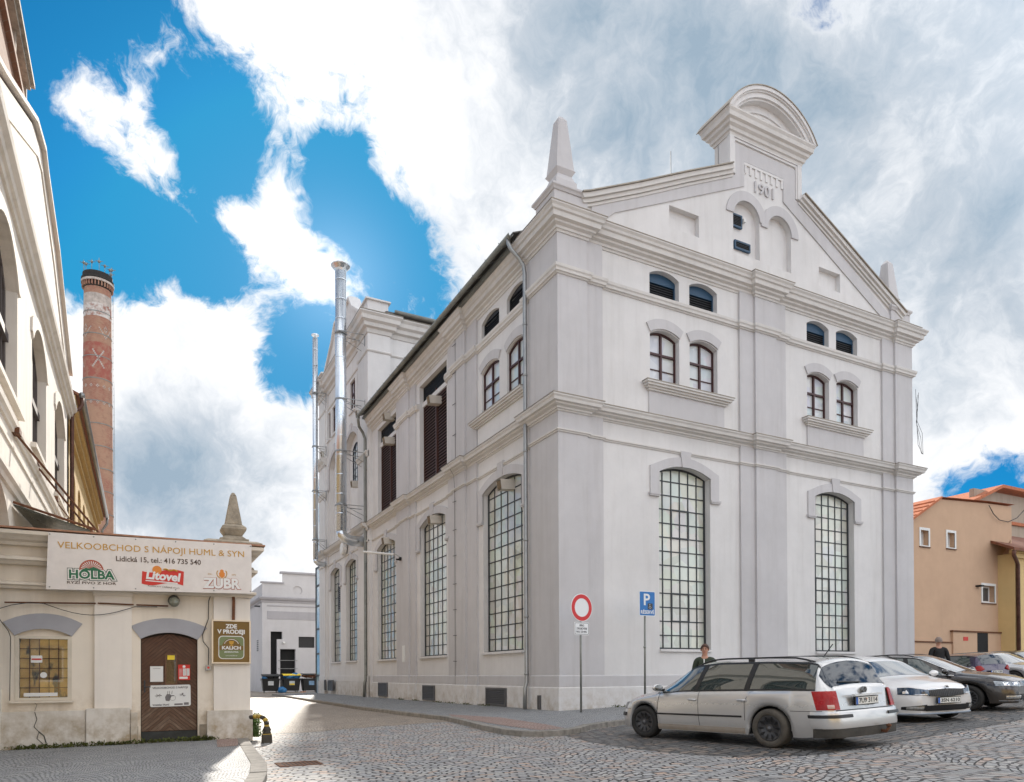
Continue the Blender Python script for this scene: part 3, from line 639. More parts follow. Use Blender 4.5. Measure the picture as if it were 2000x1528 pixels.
# pilasters and the grey corner piers
b = MB(); b.box((0, 0, -1), (1.05, 1.7, ZT)); b.build('corner_pier', 'trim', PH)
for T, u0, u1, a, c, z1 in ((FB, 1.05, 1.05, None, .6, ZT), (LB, 1.7, 1.7, None, .42, ZT), (FB, 7.97, 8.98, .65, .54, ZT), (FB, 15.53, WX, .68, None, ZT), (LB, 6.8, 7.95, .88, .7, ZT), (LB, 13.2, 14.4, .7, .75, ZT)):
    b = MB(T)
    if u1 > u0: b.box((u0, -.3, -1), (u1, 0, z1))
    if a: b.box((u0-a, -.3, -1), (u0, -.08, z1))
    if c: b.box((u1, -.3, -1), (u1+c, -.08, z1))
    b.build('pilaster', 'trim', PH)
def path(lv, skirt=True, full=True):
    """plan of the outer face, left face from the back to the corner, then the front; lv 1 follows only the raised piers, 2 also the thin strips"""
    L = []
    def seg(L, items, fn):
        for u0, u1, n in items:
            L.append(fn(u0, n)); L.append(fn(u1, n))
    fx = lambda u, n: (n, u); fy = lambda u, n: (u, n)
    if lv == 1:
        left = [(WY, 14.4, .16), (14.4, 13.2, 0), (13.2, 7.95, .16), (7.95, 6.8, 0), (6.8, 1.7, .16), (1.7, 0, 0)]
        front = [(0, 1.05, 0), (1.05, 7.97, .16), (7.97, 8.98, 0), (8.98, 15.53, .16), (15.53, WX, 0)]
    else:
        left = [(WY, 15.15, .16), (15.15, 14.4, .08), (14.4, 13.2, 0), (13.2, 12.5, .08), (12.5, 8.65, .16), (8.65, 7.95, .08), (7.95, 6.8, 0), (6.8, 5.92, .08), (5.92, 2.12, .16), (2.12, 1.7, .08), (1.7, 0, 0)]
        front = [(0, 1.05, 0), (1.05, 1.65, .08), (1.65, 7.32, .16), (7.32, 7.97, .08), (7.97, 8.98, 0), (8.98, 9.52, .08), (9.52, 14.85, .16), (14.85, 15.53, .08), (15.53, WX, 0)]
    seg(L, left, fx); seg(L, front, fy)
    out = []
    for p in L:
        if not out or (abs(p[0]-out[-1][0])+abs(p[1]-out[-1][1])) > 1e-4: out.append(p)
    return out+[(WX, 6), ] if full else out
P1, P2 = path(1), path(2)
def mould(P, prof, name, m, parent=PH, side=-1): return MB().sweep(P, prof, side=side).build(name, m, parent)
mould(P2, [(-.2, -1), (.07, -1), (.07, .78), (.045, .80), (.045, .81), (-.2, .81)], 'plinth', 'wall')
mould(P2, [(-.2, .812), (.03, .812), (.03, 1.13), (.0, 1.16), (-.2, 1.16)], 'plinth', 'trim')
mould(P2, [(-.2, 8.32), (.03, 8.32), (.04, 8.36), (.07, 8.37), (.07, 8.41), (-.2, 8.45)], 'string_course', 'cornicem')
mould(P1, [(-.2, 8.93), (.03, 8.93), (.05, 8.97), (.09, 8.98), (.10, 9.03), (.20, 9.07), (.22, 9.11), (.30, 9.13), (.32, 9.21), (.36, 9.26), (.36, 9.30), (-.2, 9.30)], 'cornice', 'cornicem')
mould(P1, [(-.15, 9.302), (.375, 9.302), (.375, 9.325), (-.15, 9.42)], 'ledge_flashing', 'ledge')
# the string under the attic lights is cut by the two tall louvres
S2 = [(-.2, 12.98), (.03, 12.98), (.05, 13.02), (.09, 13.03), (.10, 13.10), (.13, 13.14), (.14, 13.22), (-.2, 13.27)]
i0 = [k for k, p in enumerate(P2) if abs(p[1]-8.65) < .01][-1]
mould([(.16, 8.9)]+P2[i0:], S2, 'string_course', 'cornicem')
ia = [k for k, p in enumerate(P2) if abs(p[1]-15.15) < .01][-1]
mould([(.16, 15.18)]+P2[ia:i0-1]+[(.16, 12.12)], S2, 'string_course', 'cornicem')
CP = [(-.2, 14.2), (.03, 14.2), (.05, 14.26), (.09, 14.27), (.10, 14.34), (.19, 14.38), (.2, 14.44), (.30, 14.47), (.32, 14.6), (.37, 14.63), (.39, 14.7), (.44, 14.76), (.44, 14.80), (-.2, 14.80)]
mould(P1, CP, 'main_cornice', 'cornicem')
FP = [p for p in P1 if p[0] > .2 or p[1] <= 1.71]
mould([(.0, 1.7)]+[p for p in P1 if p[1] < .2 and not (p[0] < .1 and p[1] > .1)], [(-.6, 14.802), (.455, 14.802), (.455, 14.825), (-.6, 15.05)], 'ledge_flashing', 'ledge')
# lower windows
for k, (a, c) in enumerate((w1, w2)):
    grid_window(FB, a, c, 1.98, 7.66, 7.92, PH, d=.46, rows=13, vents=((2, 4, 8, 10), (2, 4, 2.02, 4)) if k == 0 else ((1, 3, 4, 6),))
    surround(FB, a, c, 7.66, 7.92, PH, drop=.74, rise=.28)
    MB(FB).prism([(a-.0, 1.9), (c+.0, 1.9), (c+.0, 1.98), (a-.0, 1.98)], -.46, -.08).build('sill', 'wall', PH)
for k, (a, c) in enumerate(lw):
    grid_window(LB, a, c, 1.98, 7.68, 7.98, PH, d=.41, rows=13, cols=6)
    surround(LB, a, c, 7.68, 7.98, PH, drop=1.0, rise=.28)
    MB(LB).prism([(a-.05, 1.9), (c+.05, 1.9), (c+.05, 1.98), (a-.05, 1.98)], -.46, -.06).build('sill', 'wall', PH)
# upper windows, eyebrows, attic louvres, sills
SILL = [(0, 0), (.05, 0), (.07, .05), (.14, .08), (.16, .15), (.22, .19), (.22, .22), (0, .25)]
def sill(T, u0, u1, z, parent, low=None):
    MB(T).sweep([(u0, -.16), (u0, -.16+.001), (u1, -.16+.001), (u1, -.16)], SILL and [(o, z+h) for o, h in SILL], side=1).build('sill', 'wall', parent)
    MB(T).box((u0-.18, -.2, z+.252), (u1+.18, .085, z+.275)).build('ledge_flashing', 'ledge', parent)
for T, u0, u1 in ((FB, 3.45, 6.62), (FB, 10.66, 13.74)):
    MB(T).box((u0, -.2, 9.42), (u1, -.115, 10.18)).build('apron_panel', 'trim', PH)
    b = MB(T)
    for q, (o, h) in enumerate(((.06, .06), (.12, .12), (.19, .19), (.24, .25))): b.box((u0-o, -.2, 10.18+([0, .06, .12, .19][q])), (u1+o, -.115+o, 10.18+h))
    b.build('sill', 'cornicem', PH); MB(T).box((u0-.26, -.2, 10.431), (u1+.26, .14, 10.45)).build('ledge_flashing', 'ledge', PH)
b = MB(LB)
for q, (o, h) in enumerate(((.06, .06), (.12, .12), (.19, .19), (.24, .25))): b.box((2.12, -.2, 10.18+([0, .06, .12, .19][q])), (5.95+o, -.115+o, 10.18+h))
b.build('sill', 'cornicem', PH); MB(LB).box((2.1, -.2, 10.431), (6.21, .14, 10.45)).build('ledge_flashing', 'ledge', PH)
MB(LB).box((2.12, -.2, 9.42), (5.85, -.115, 10.18)).build('apron_panel', 'wall', PH)
for T, L, z0, zs, za, dd in ((FB, ups, 10.44, 12.04, 12.22, .44), (LB, ul, 10.5, 12.07, 12.26, .33)):
    for a, c in L:
        casement(T, a, c, z0, zs, za, PH, d=dd)
        eyebrow(T, a, c, zs+.06, za+.05, PH, out=.15, th=.30)
for a, c in ups: louvre(FB, a, c, 13.27, 13.97, 14.14, PH, d=.42, m='bluelouvre', n=6, fan=.16)
for a, c in ul: louvre(LB, a, c, 13.27, 13.88, 14.06, PH, d=.34, m='blacklouvre', n=7, fan=-.02)
for a, c in bl:
    mid = (a+c)/2
    for q, (x0, x1) in enumerate(((a, mid-.04), (mid+.04, c))):
        louvre(LB, x0, x1, 9.6, 13.08, 13.08, PH, d=.42, m='brownlouvre', n=26, name='louvre')
    MB(LB).box((mid-.05, -.42, 9.6), (mid+.05, -.31, 13.4)).build('louvre_post', 'brownlouvre', PH)
    louvre(LB, a, c, 13.3, 13.96, 13.96, PH, d=.42, m='blacklouvre', n=10)
    MB(LB).box((a, -.5, 13.09), (c, -.3, 13.29)).build('lintel', 'wall', PH)
# ventilation grilles in the plinth
for T, u0, u1, z0, z1 in ((LB, 3.56, 5.13, .1, .73), (LB, 10.16, 11.56, .1, .74), (LB, 16.59, 18.1, .1, .8), (LB, .95, 1.1, .12, .55)):
    T2 = T @ Matrix.Translation((0, .09 if u0 < 3 else -.07, 0))
    louvre(T2, u0, u1, z0, z1, z1, PH, d=.03, m='greylouvre', n=9, fw_=.05, name='grille')
# gable on the front: stepped outline with a neck and a curved pediment
RK = [(.95, 15.55), (1.17, 15.72), (3.0, 16.52), (5.0, 17.55), (6.95, 18.42)]
cx_ = 8.66
def mir(p): return [(2*cx_-u, z) for u, z in p][::-1]
GO = [(.3, 14.9), (WX-.3, 14.9)]+[(2*cx_-.95, 15.35)]+mir(RK)[:-1][0:0]+mir(RK)+[(10.37, 18.42), (10.37, 20.1), (6.95, 20.1), (6.95, 18.42)]+RK[::-1]
# simple clean outline
RKr = mir(RK); GO = [(.3, 14.9), (WX-.3, 14.9), (WX-.5, 15.3)]+[p for p in RKr[::-1]][0:0]
GO += [(16.1, 15.45), (14.3, 16.4), (12.3, 17.45), (10.37, 18.42), (10.37, 19.9), (6.95, 19.9), (6.95, 18.42), (5.0, 17.5), (3.0, 16.5), (1.17, 15.65), (.5, 15.4)]
n1_ = arch(7.13, 8.37, 15.62, 16.95, 17.5, 16); n2_ = arch(8.73, 9.93, 15.58, 16.85, 17.44, 16)
nl = [(4.34, 15.66), (5.6, 15.66), (5.6, 16.38), (4.34, 16.38)]; nr = [(11.38, 15.5), (12.54, 15.5), (12.54, 16.2), (11.38, 16.2)]
G = wall_sheet(FB, GO, [n1_, n2_, nl, nr], .2, PH, name='gable')
b = MB(FB)
for h in (n1_, n2_, nl, nr): b.prism(h, -.37, -.355)
b.prism(GO, -.66, -.64); q = GO; b.add([(p[0], -.16, p[1]) for p in q]+[(p[0], -.66, p[1]) for p in q], [(i, (i+1) % len(q), (i+1) % len(q)+len(q), i+len(q)) for i in range(len(q))])
b.build('gable', 'wall', PH)
# grey band that follows the rake and the neck, white coping outside it
IN = [(1.9, 15.15), (2.17, 15.47), (7.62, 18.0), (7.62, 18.85), (9.52, 18.85), (9.52, 18.02), (14.72, 15.2), (15.0, 15.0)]
OUT = [(15.9, 15.0), (10.12, 18.28), (10.12, 19.35), (7.2, 19.35), (7.2, 18.25), (1.3, 15.45), (1.3, 15.0)]
MB(FB).prism([(1.3, 14.95), (1.55, 14.95)]+IN[1:-1]+[(15.25, 14.93)]+OUT, -.18, -.12).build('gable_band', 'trim', PH)
def bandline(pts, w0, w1, n0, n1):
    """strip between offsets w0..w1 above an open line"""
    P = [Vector(p) for p in pts]; N_ = []
    for i in range(len(P)):
        d1 = (P[i]-P[max(i-1, 0)]); d2 = (P[min(i+1, len(P)-1)]-P[i])
        if d1.length < 1e-6: d1 = d2
        if d2.length < 1e-6: d2 = d1
        d1 = d1.normalized(); d2 = d2.normalized(); a = Vector((-d1.y, d1.x)); c = Vector((-d2.y, d2.x)); s_ = a+c; N_.append(s_/s_.length_squared*2)
    return [tuple(p+n*w0) for p, n in zip(P, N_)]+[tuple(p+n*w1) for p, n in zip(P, N_)][::-1]
RL = [(.9, 15.52), (1.17, 15.62), (3.0, 16.47), (5.0, 17.45), (6.98, 18.38)]; RRr = [(10.36, 18.4), (12.3, 17.42), (14.3, 16.38), (16.15, 15.42)]
for L in (RL, RRr):
    b = MB(FB); b.prism(bandline(L, -.26, -.18, 0, 0), -.2, -.09); b.prism(bandline(L, -.17, -.06, 0, 0), -.2, -.03); b.prism(bandline(L, -.055, .08, 0, 0), -.72, .05); b.build('gable_coping', 'cornicem', PH)
    MB(FB).prism(bandline(L, .085, .12, 0, 0), -.78, .11).build('ledge_flashing', 'ledge', PH)
b = MB(FB)      # neck frame and mouldings
b.prism([(6.93, 18.3), (7.12, 18.3), (7.12, 19.52), (10.2, 19.52), (10.2, 18.3), (10.4, 18.3), (10.4, 19.7), (6.93, 19.7)], -.2, -.07)
b.prism([(7.12, 18.3), (7.19, 18.3), (7.19, 19.44), (10.13, 19.44), (10.13, 18.3), (10.2, 18.3), (10.2, 19.515), (7.12, 19.515)], -.2, -.1)
b.build('neck_frame', 'wall', PH)
b = MB(FB); b.prism([(7.62, 18.84), (9.52, 18.84), (9.52, 18.75), (7.62, 18.75)], -.2, -.12)
for k in range(8): u = 7.66+k*(1.78/7); b.box((u-.02, -.2, 18.47), (u+.075, -.125, 18.76))
b.box((7.6, -.2, 18.40), (7.66, -.125, 18.84)); b.build('dentil_frieze', 'wall', PH)
MB().text('1901', FB @ Matrix.Translation((8.58, -.17, 18.12)), .52, .06, width=.92, bold=.008).build('date_numerals', 'trim', PH)
b = MB(FB)
oo = arcline(6.8, 8.7, 16.95, 17.83, 16); ii = arcline(7.13, 8.37, 16.95, 17.5, 16)[::-1]
b.prism(oo+ii, -.18, -.11)
oo = arcline(8.42, 10.27, 16.85, 17.78, 16); ii = arcline(8.73, 9.93, 16.85, 17.44, 16)[::-1]
b.prism(oo+ii, -.18, -.107); b.build('niche_surround', 'trim', PH)
T2 = FB @ Matrix.Translation((0, -.2, 0))
louvre(T2, 7.17, 7.66, 16.6, 17.05, 17.05, PH, d=.13, m='bluelouvre', n=7, name='louvre'); louvre(T2, 7.31, 8.04, 15.86, 16.15, 16.15, PH, d=.13, m='bluelouvre', n=4, name='louvre')
MB(FB).box((7.7, -.36, 16.85), (7.8, -.22, 16.97)).build('sensor_box', 'white', PH)
# pediment block
b = MB(); rect = [(6.95, .1), (10.4, .1), (10.4, .85), (6.95, .85)]
b.box((6.96, .2, 18.0), (10.39, .84, 20.2)); b.box((6.96, .1, 19.62), (10.39, .3, 20.2))
EN = [(-.05, 19.55), (.03, 19.55), (.05, 19.63), (.10, 19.66), (.12, 19.76), (.20, 19.82), (.22, 19.91), (.3, 19.95), (.32, 20.08), (.37, 20.16), (.37, 20.21), (-.05, 20.21)]
b.sweep(rect, EN, closed=True, side=-1); b.build('pediment', 'cornicem', PH)
b = MB(FB)
def lun(o, zb=20.2): return arcline(6.56+o, 10.79-o, zb, 21.44-o*.95, 24)
for o1, o2, n0, n1 in ((0., .13, -1.25, .28), (.13, .18, -1.2, .23), (.18, .34, -1.2, .18), (.34, .41, -1.2, .11)):
    b.prism(lun(o1)+lun(o2)[::-1], n0, n1)
b.prism(lun(.41)+lun(.68)[::-1], -1.2, -.12); b.prism(lun(.68)+lun(.78)[::-1], -1.2, -.17); b.prism(lun(.78), -1.2, -.22)
b.build('pediment', 'wall', PH)
b = MB(FB); b.prism(lun(-.03)+lun(.0)[::-1], -1.3, .31); b.build('ledge_flashing', 'ledge', PH)
# corner pedestals and obelisks
for cxo, cyo, dz in ((.5, .62, .18), (15.95, .62, 0)):
    b = MB(); b.box((cxo-.55, cyo-.55, 14.9), (cxo+.62, cyo+.55, 15.55))
    sq = lambda r: [(cxo-r, cyo-r), (cxo+r, cyo-r), (cxo+r, cyo+r), (cxo-r, cyo+r)]
    b.sweep(sq(.55), [(-.2, 15.5), (.03, 15.5), (.06, 15.56), (.1, 15.6), (.1, 15.66), (.0, 15.74), (-.2, 15.76)], closed=True, side=-1)
    b.sweep(sq(.36), [(-.2, 15.72), (.06, 15.72), (.06, 15.8), (.0, 15.9), (-.06, 16.0), (-.2, 16.0)], closed=True, side=-1)
    b.box((cxo-.36, cyo-.36, 15.7), (cxo+.36, cyo+.36, 15.86+dz))
    b.frustum((cxo, cyo), .34, .25, 15.86+dz, 16.08+dz); b.frustum((cxo, cyo), .25, .34, 16.08+dz, 16.22+dz)
    b.frustum((cxo, cyo), .31, .15, 16.22+dz, 17.7+dz*1.8); b.frustum((cxo, cyo), .15, .06, 17.7+dz*1.8, 17.84+dz*1.8)
    b.build('obelisk', 'trim', PH)
# roof, gutter, rainwater pipe
b = MB(); rz = 18.25
for s_ in (1,):
    b.add([(-.55, 1.75, 15.0), (8.3, .7, rz), (8.3, 19.5, rz), (-.55, 19.5, 15.0), (17.1, .7, 15.0), (17.1, 19.5, 15.0),
           (-.55, 1.75, 14.96), (8.3, .7, rz-.1), (8.3, 19.5, rz-.1), (-.55, 19.5, 14.96), (17.1, .7, 14.9), (17.1, 19.5, 14.9)],
          [(0, 1, 2, 3), (1, 4, 5, 2), (6, 7, 8, 9), (7, 10, 11, 8), (0, 3, 9, 6), (4, 5, 11, 10), (0, 1, 7, 6), (1, 4, 10, 7), (3, 2, 8, 9), (2, 5, 11, 8)])
b.build('roof', 'roof', PH)
b = MB(); b.box((-.4, 1.72, 14.8), (-.1, 19.4, 14.9)); b.build('eaves_board', 'zincd', PH)
b = MB(); b.smooth = True
gp = [(.0, .0)]+[(-.08*math.cos(a), -.08*math.sin(a)) for a in [math.pi*i/8 for i in range(9)]]
prof = [(-.62-.09*math.cos(math.pi*i/8), 14.93-.1*math.sin(math.pi*i/8)) for i in range(9)]+[(-.62+.075*math.cos(math.pi*i/8), 14.93-.08*math.sin(math.pi*i/8)) for i in range(9)]
ys = [1.75, 19.5]
b.add([(x, y, z) for y in ys for x, z in prof], [(i, (i+1) % 18, (i+1) % 18+18, i+18) for i in range(18)]+[tuple(range(9))+tuple(range(9, 18))])
b.build('gutter', 'zincd', PH)
for y in [2.4+i*1.02 for i in range(17)]: MB().tube([(-.72, y, 14.95), (-.71, y, 14.86), (-.62, y, 14.81), (-.52, y, 14.88), (-.3, y, 15.04)], .014, 5).build('gutter_bracket', 'zincd', PH)
def downpipe(x, y, pts, parent, r=.065, m='zinc', zs=()):
    b = MB(); b.smooth = True; b.tube(pts, r, 12); 
    for z in zs: b.tube([(x, y, z-.03), (x, y, z+.03)], r+.012, 12)
    return b.build('downpipe', m, parent)
downpipe(-.12, 1.78, [(-.62, 1.95, 14.86), (-.62, 1.92, 14.7), (-.55, 1.86, 14.5), (-.3, 1.8, 14.25), (-.16, 1.78, 14.05), (-.12, 1.78, 13.85), (-.12, 1.78, 9.5), (-.42, 1.78, 9.42), (-.42, 1.78, 9.1), (-.12, 1.78, 8.8), (-.12, 1.78, .95), (-.2, 1.74, .75), (-.22, 1.72, .05)][0:6]+[(-.12, 1.78, .95), (-.2, 1.74, .75), (-.22, 1.72, .05)], PH, zs=(12.2, 10.6, 8.2, 5.4, 3, 1.2))
downpipe(-.12, 19.75, [(-.62, 19.3, 14.86), (-.62, 19.35, 14.7), (-.5, 19.6, 14.45), (-.25, 19.75, 14.2), (-.14, 19.75, 13.9), (-.14, 19.75, .95), (-.22, 19.7, .75), (-.24, 19.7, .0)], PH, m='zincd', r=.075, zs=(12.2, 9.7, 7.2, 5, 3, 1.2))
MB().tube([(5.05, .9, 17.4), (5.05, .9, 18.85)], .012, 6).build('lightning_rod', 'frame', PH)
# bent duct boxes that look out of the openings
def hood(T, u, z, parent, s=.33, out=.13):
    b = MB(T); o = out; sl = .05
    A = [(u-s/2, -.4, z-s/2), (u+s/2, -.4, z-s/2), (u+s/2, -.4, z+s/2), (u-s/2, -.4, z+s/2), (u-s/2, o, z-s/2-sl), (u+s/2, o, z-s/2-sl), (u+s/2, o+.05, z+s/2-sl), (u-s/2, o+.05, z+s/2-sl)]
    b.add(A, [(0, 1, 5, 4), (1, 2, 6, 5), (2, 3, 7, 6), (3, 0, 4, 7), (0, 1, 2, 3)])
    h = b.build('duct_box', 'offwhite', parent)
    c = MB(T); e = .03; c.add([(u-s/2+e, o+.008, z-s/2-sl+e), (u+s/2-e, o+.006, z-s/2-sl+e), (u+s/2-e, o+.035, z+s/2-sl-e), (u-s/2+e, o+.035, z+s/2-sl-e)], [(0, 1, 2, 3)])
    c.build('bird_mesh', 'mesh', h)
for u, z in ((3.6, 7.62), (10.2, 7.72), (16.6, 7.9), (10.2, 12.75), (16.4, 12.85), (16.4, 14.05)): hood(LB, u, z, PH)
# conductor with its clips
b = MB(LB); b.tube([(7.6, .03, 14.2), (7.62, .03, 9.42), (7.62, .38, 9.3), (7.62, .1, 8.9), (7.7, .03, 8.3), (7.72, .03, .1)], .008, 5)
for z in (14.0, 12.9, 11.7, 10.5, 7.9, 6.8, 5.8, 4.7, 3.7, 2.7, 1.7): b.tube([(7.55, .035, z), (7.85, .05, z+.01)], .011, 5)
b.build('lightning_conductor', 'cable', PH)
# wire loops hanging at the far corner of the front
b = MB(FB)
for k in range(3):
    pts = [(16.62+.08*math.sin(i*.7+k)+.05*k, .12, 12.2-i*.28+(.1*k)) for i in range(5)]+[(16.8+.1*k, .12, 10.4+.2*k), (16.95+.05*k, .12, 9.95), (16.72, .12, 10.3), (16.65, .12, 11.2), (16.6, .12, 12.5)]
    b.tube(pts, .007, 5)
b.build('hanging_wires', 'cable', PH)
# bracket arm lamp and camera on the left face
sl_ = thing('wall_lamp', 'white tube lamp on a bent bracket arm, sticking out of the white left facade', 'lamp', (0, 14.2, 6.7))
b = MB(LB); b.tube([(14.3, 0, 6.72), (14.4, .18, 6.84), (14.6, .3, 6.86)], .02, 8); b.build('bracket', 'zinc', sl_)
b = MB(LB); b.tube([(14.55, .25, 6.87), (15.3, 1.5, 7.02)], .055, 10); b.build('lamp_tube', 'white', sl_)
b = MB(LB); b.box((14.15, -.01, 6.55), (14.3, .1, 6.7)); b.box((14.2, .1, 6.56), (14.28, .24, 6.63)); b.build('camera_head', 'black', sl_)
nb = tag(MB(LB).box((13.72, .0, 1.78), (14.1, .012, 2.55)).box((13.78, .012, 2.3), (14.04, .02, 2.5)).box((13.78, .012, 2.1), (14.04, .02, 2.22)).box((13.78, .012, 1.84), (14.04, .02, 2.04)).build('notice_board', 'white'), 'small white notice panel fixed between two barred windows of the left facade', 'notice')

# ---------------------------------------------------------------- taller gabled block at the back
TB = thing('gabled_block', 'taller white gabled block rising behind the roof of the main building', 'building', (4, 25, 0))
TL = at(LF, -.06, 0)
y0, y1 = 19.45, 31.2
tl = [(22.3, 24.7), (26.1, 28.5)]
tu = [(21.0, 22.1), (22.6, 23.75), (27.0, 28.1), (28.6, 29.7)]
big = [(21.9, 24.9), (25.9, 28.9)]
holes = [arch(a, c, 2.02, 7.7, 7.95) for a, c in tl]+[[(a, 16.55), (c, 16.55), (c, 18.35), (a, 18.35)] for a, c in tu]+[arch(a, c, 9.75, 14.6, 15.35) for a, c in big]
wall_sheet(TL, [(y0, -1), (y1, -1), (y1, 20.3), (y0, 20.3)], holes, .3, TB)
b = MB(); b.box((.1, y0+.16, -1), (12, y0+.3, 20.3)); b.box((.1, y1-.3, -1), (12, y1-.16, 20.3)); b.box((11.9, y0+.16, -1), (12, y1-.2, 20.3)); b.build('wall', 'wall', TB)
b = MB(TL)
for a, c in big: b.prism(arch(a, c, 9.7, 14.6, 15.35), -.62, -.46)
b.build('niche', 'wall', TB)
b = MB(); b.box((-.06, y0, -1), (1.2, y0+1.9, 20.2)); b.box((-.06, y1-1.7, -1), (1.2, y1, 20.2)); b.build('corner_pier', 'wall', TB); MB().box((-.02, 19.36, -1), (.6, 19.47, 14.4)).build('wall', 'wall', TB)
b = MB(TL); b.box((21.35, -.3, -1), (21.75, -.08, 20)); b.box((29.2, -.3, -1), (29.5, -.08, 20)); b.build('pilaster', 'wall', TB)
TP = [(1.2, y1+.1), (-.06, y1), (-.06, y1-1.7), (.1, y1-1.7), (.1, y0+1.9), (-.06, y0+1.9), (-.06, y0), (1.2, y0), (1.2, y0+.16), (12, y0+.16)]
def tm(prof, name, m='cornicem', P=TP): return MB().sweep(P, prof, side=-1).build(name, m, TB)
tm([(-.2, 19.55), (.05, 19.55), (.1, 19.75), (.25, 19.82), (.28, 20.0), (.42, 20.1), (.45, 20.3), (.55, 20.42), (.55, 20.48), (-.2, 20.5)], 'main_cornice')
tm([(-.2, 20.502), (.56, 20.502), (.56, 20.53), (-.2, 20.7)], 'ledge_flashing', 'ledge')
tm([(-.2, 18.55), (.04, 18.55), (.07, 18.62), (.0, 18.68), (-.2, 18.68)], 'string_course')
LP = TP[:7]
tm([(-.2, 8.93), (.05, 8.93), (.1, 9.05), (.3, 9.15), (.36, 9.26), (.36, 9.30), (-.2, 9.30)], 'cornice', P=LP)
tm([(-.15, 9.302), (.375, 9.302), (.375, 9.325), (-.15, 9.42)], 'ledge_flashing', 'ledge', LP)
tm([(-.2, 8.32), (.05, 8.32), (.07, 8.41), (-.2, 8.45)], 'string_course', P=LP)
tm([(-.2, -1), (.07, -1), (.07, .78), (-.2, .81)], 'plinth', P=LP)
tm([(-.2, .812), (.03, .812), (.03, 1.13), (-.2, 1.16)], 'plinth', 'wall', LP)
for a, c in ((29.3, 31.2), (19.45, 21.4)):
    q = [(-.06, c), (-.06, a)]
    tm([(-.2, 12.9), (.05, 12.9), (.1, 13.05), (.15, 13.1), (.15, 13.2), (-.2, 13.25)], 'string_course', P=q)
tm([(-.2, 15.0), (.05, 15.0), (.12, 15.15), (.28, 15.25), (.35, 15.4), (.35, 15.46), (-.2, 15.5)], 'cornice', P=[(.0, 31.25), (-.06, 31.2), (-.06, 29.3)])
for a, c in tl:
    grid_window(TL, a, c, 2.02, 7.7, 7.95, TB, d=.44, rows=13, cols=5); surround(TL, a, c, 7.7, 7.95, TB, ear=.32, drop=1.0, rise=.28)
    MB(TL).prism([(a-.05, 1.94), (c+.05, 1.94), (c+.05, 2.02), (a-.05, 2.02)], -.44, -.06).build('sill', 'wall', TB)
louvre(TL @ Matrix.Translation((0, .06, 0)), 26.2, 27.2, 5.2, 7.0, 7.0, TB, d=.4, m='greylouvre', n=14)
for a, c in tu: 
    casement(TL, a, c, 16.55, 18.34, 18.35, TB, d=.35, pm='panew')
    MB(TL).box((a-.05, -.3, 16.45), (c+.05, -.06, 16.55)).build('sill', 'wall', TB)
for a, c in big:
    surround(TL, a, c, 14.6, 15.35, TB, ear=.3, drop=1.3, key=True)
    grid_window(TL @ Matrix.Translation((0, -.02, 0)), a+.7, c-.9, 12.3, 14.5, 14.8, TB, d=.43, cols=3, rows=5, pm='paned')
for u, z in ((22.3, 12.1), (21.2, 15.75), (29.9, 15.9)): hood(TL, u, z, TB, s=.33, out=.13)
for u0, u1 in ((27.0, 28.2), (29.0, 29.3)): louvre(TL @ Matrix.Translation((0, .05, 0)), u0, u1, .2, .88, .88, TB, d=-.02, m='greylouvre', n=9, name='grille')
# its own gable with corner blocks, roof behind
b = MB(TL)
b.prism([(20.2, 20.5), (30.4, 20.5), (30.4, 20.9), (27.8, 22.6), (27.0, 23.5), (23.6, 23.5), (22.9, 22.6), (20.2, 20.9)], -.6, -.14)
b.prism(bandline([(30.6, 20.8), (27.9, 22.55), (27.1, 23.4), (23.5, 23.4), (22.8, 22.55), (20.0, 20.8)], .0, .16, 0, 0)[::1], -.7, .0)
b.build('gable', 'wall', TB)
for yy in (y0+.05, y1-1.0): MB().box((-.05, yy, 20.5), (1.1, yy+.95, 21.35)).box((-.17, yy-.12, 21.35), (1.22, yy+1.07, 21.43)).build('corner_block', 'wall', TB)
b = MB(); b.add([(.9, y0-.35, 20.75), (12.3, y0-.35, 20.75), (12.3, 25.3, 23), (.9, 25.3, 23), (.9, y1+.3, 20.75), (12.3, y1+.3, 20.75), (.9, y0-.35, 20.62), (12.3, y0-.35, 20.62), (12.3, y1+.3, 20.62), (.9, y1+.3, 20.62)],
      [(0, 1, 2, 3), (3, 2, 5, 4), (6, 7, 8, 9), (0, 1, 7, 6), (4, 5, 8, 9), (1, 2, 5, 8, 7), (0, 3, 4, 9, 6)]); b.build('roof', 'roof', TB)
b = MB(); b.smooth = True; b.tube([(1.3, y0-.5, 20.72), (12.3, y0-.5, 20.72)], .1, 12); b.build('gutter', 'zincd', TB)
MB(TL).lathe((24.6, .02, 8.72), [(.38, -.1), (.38, .12), (.3, .16)], 20, 'y').build('round_wall_plate', 'white', TB)
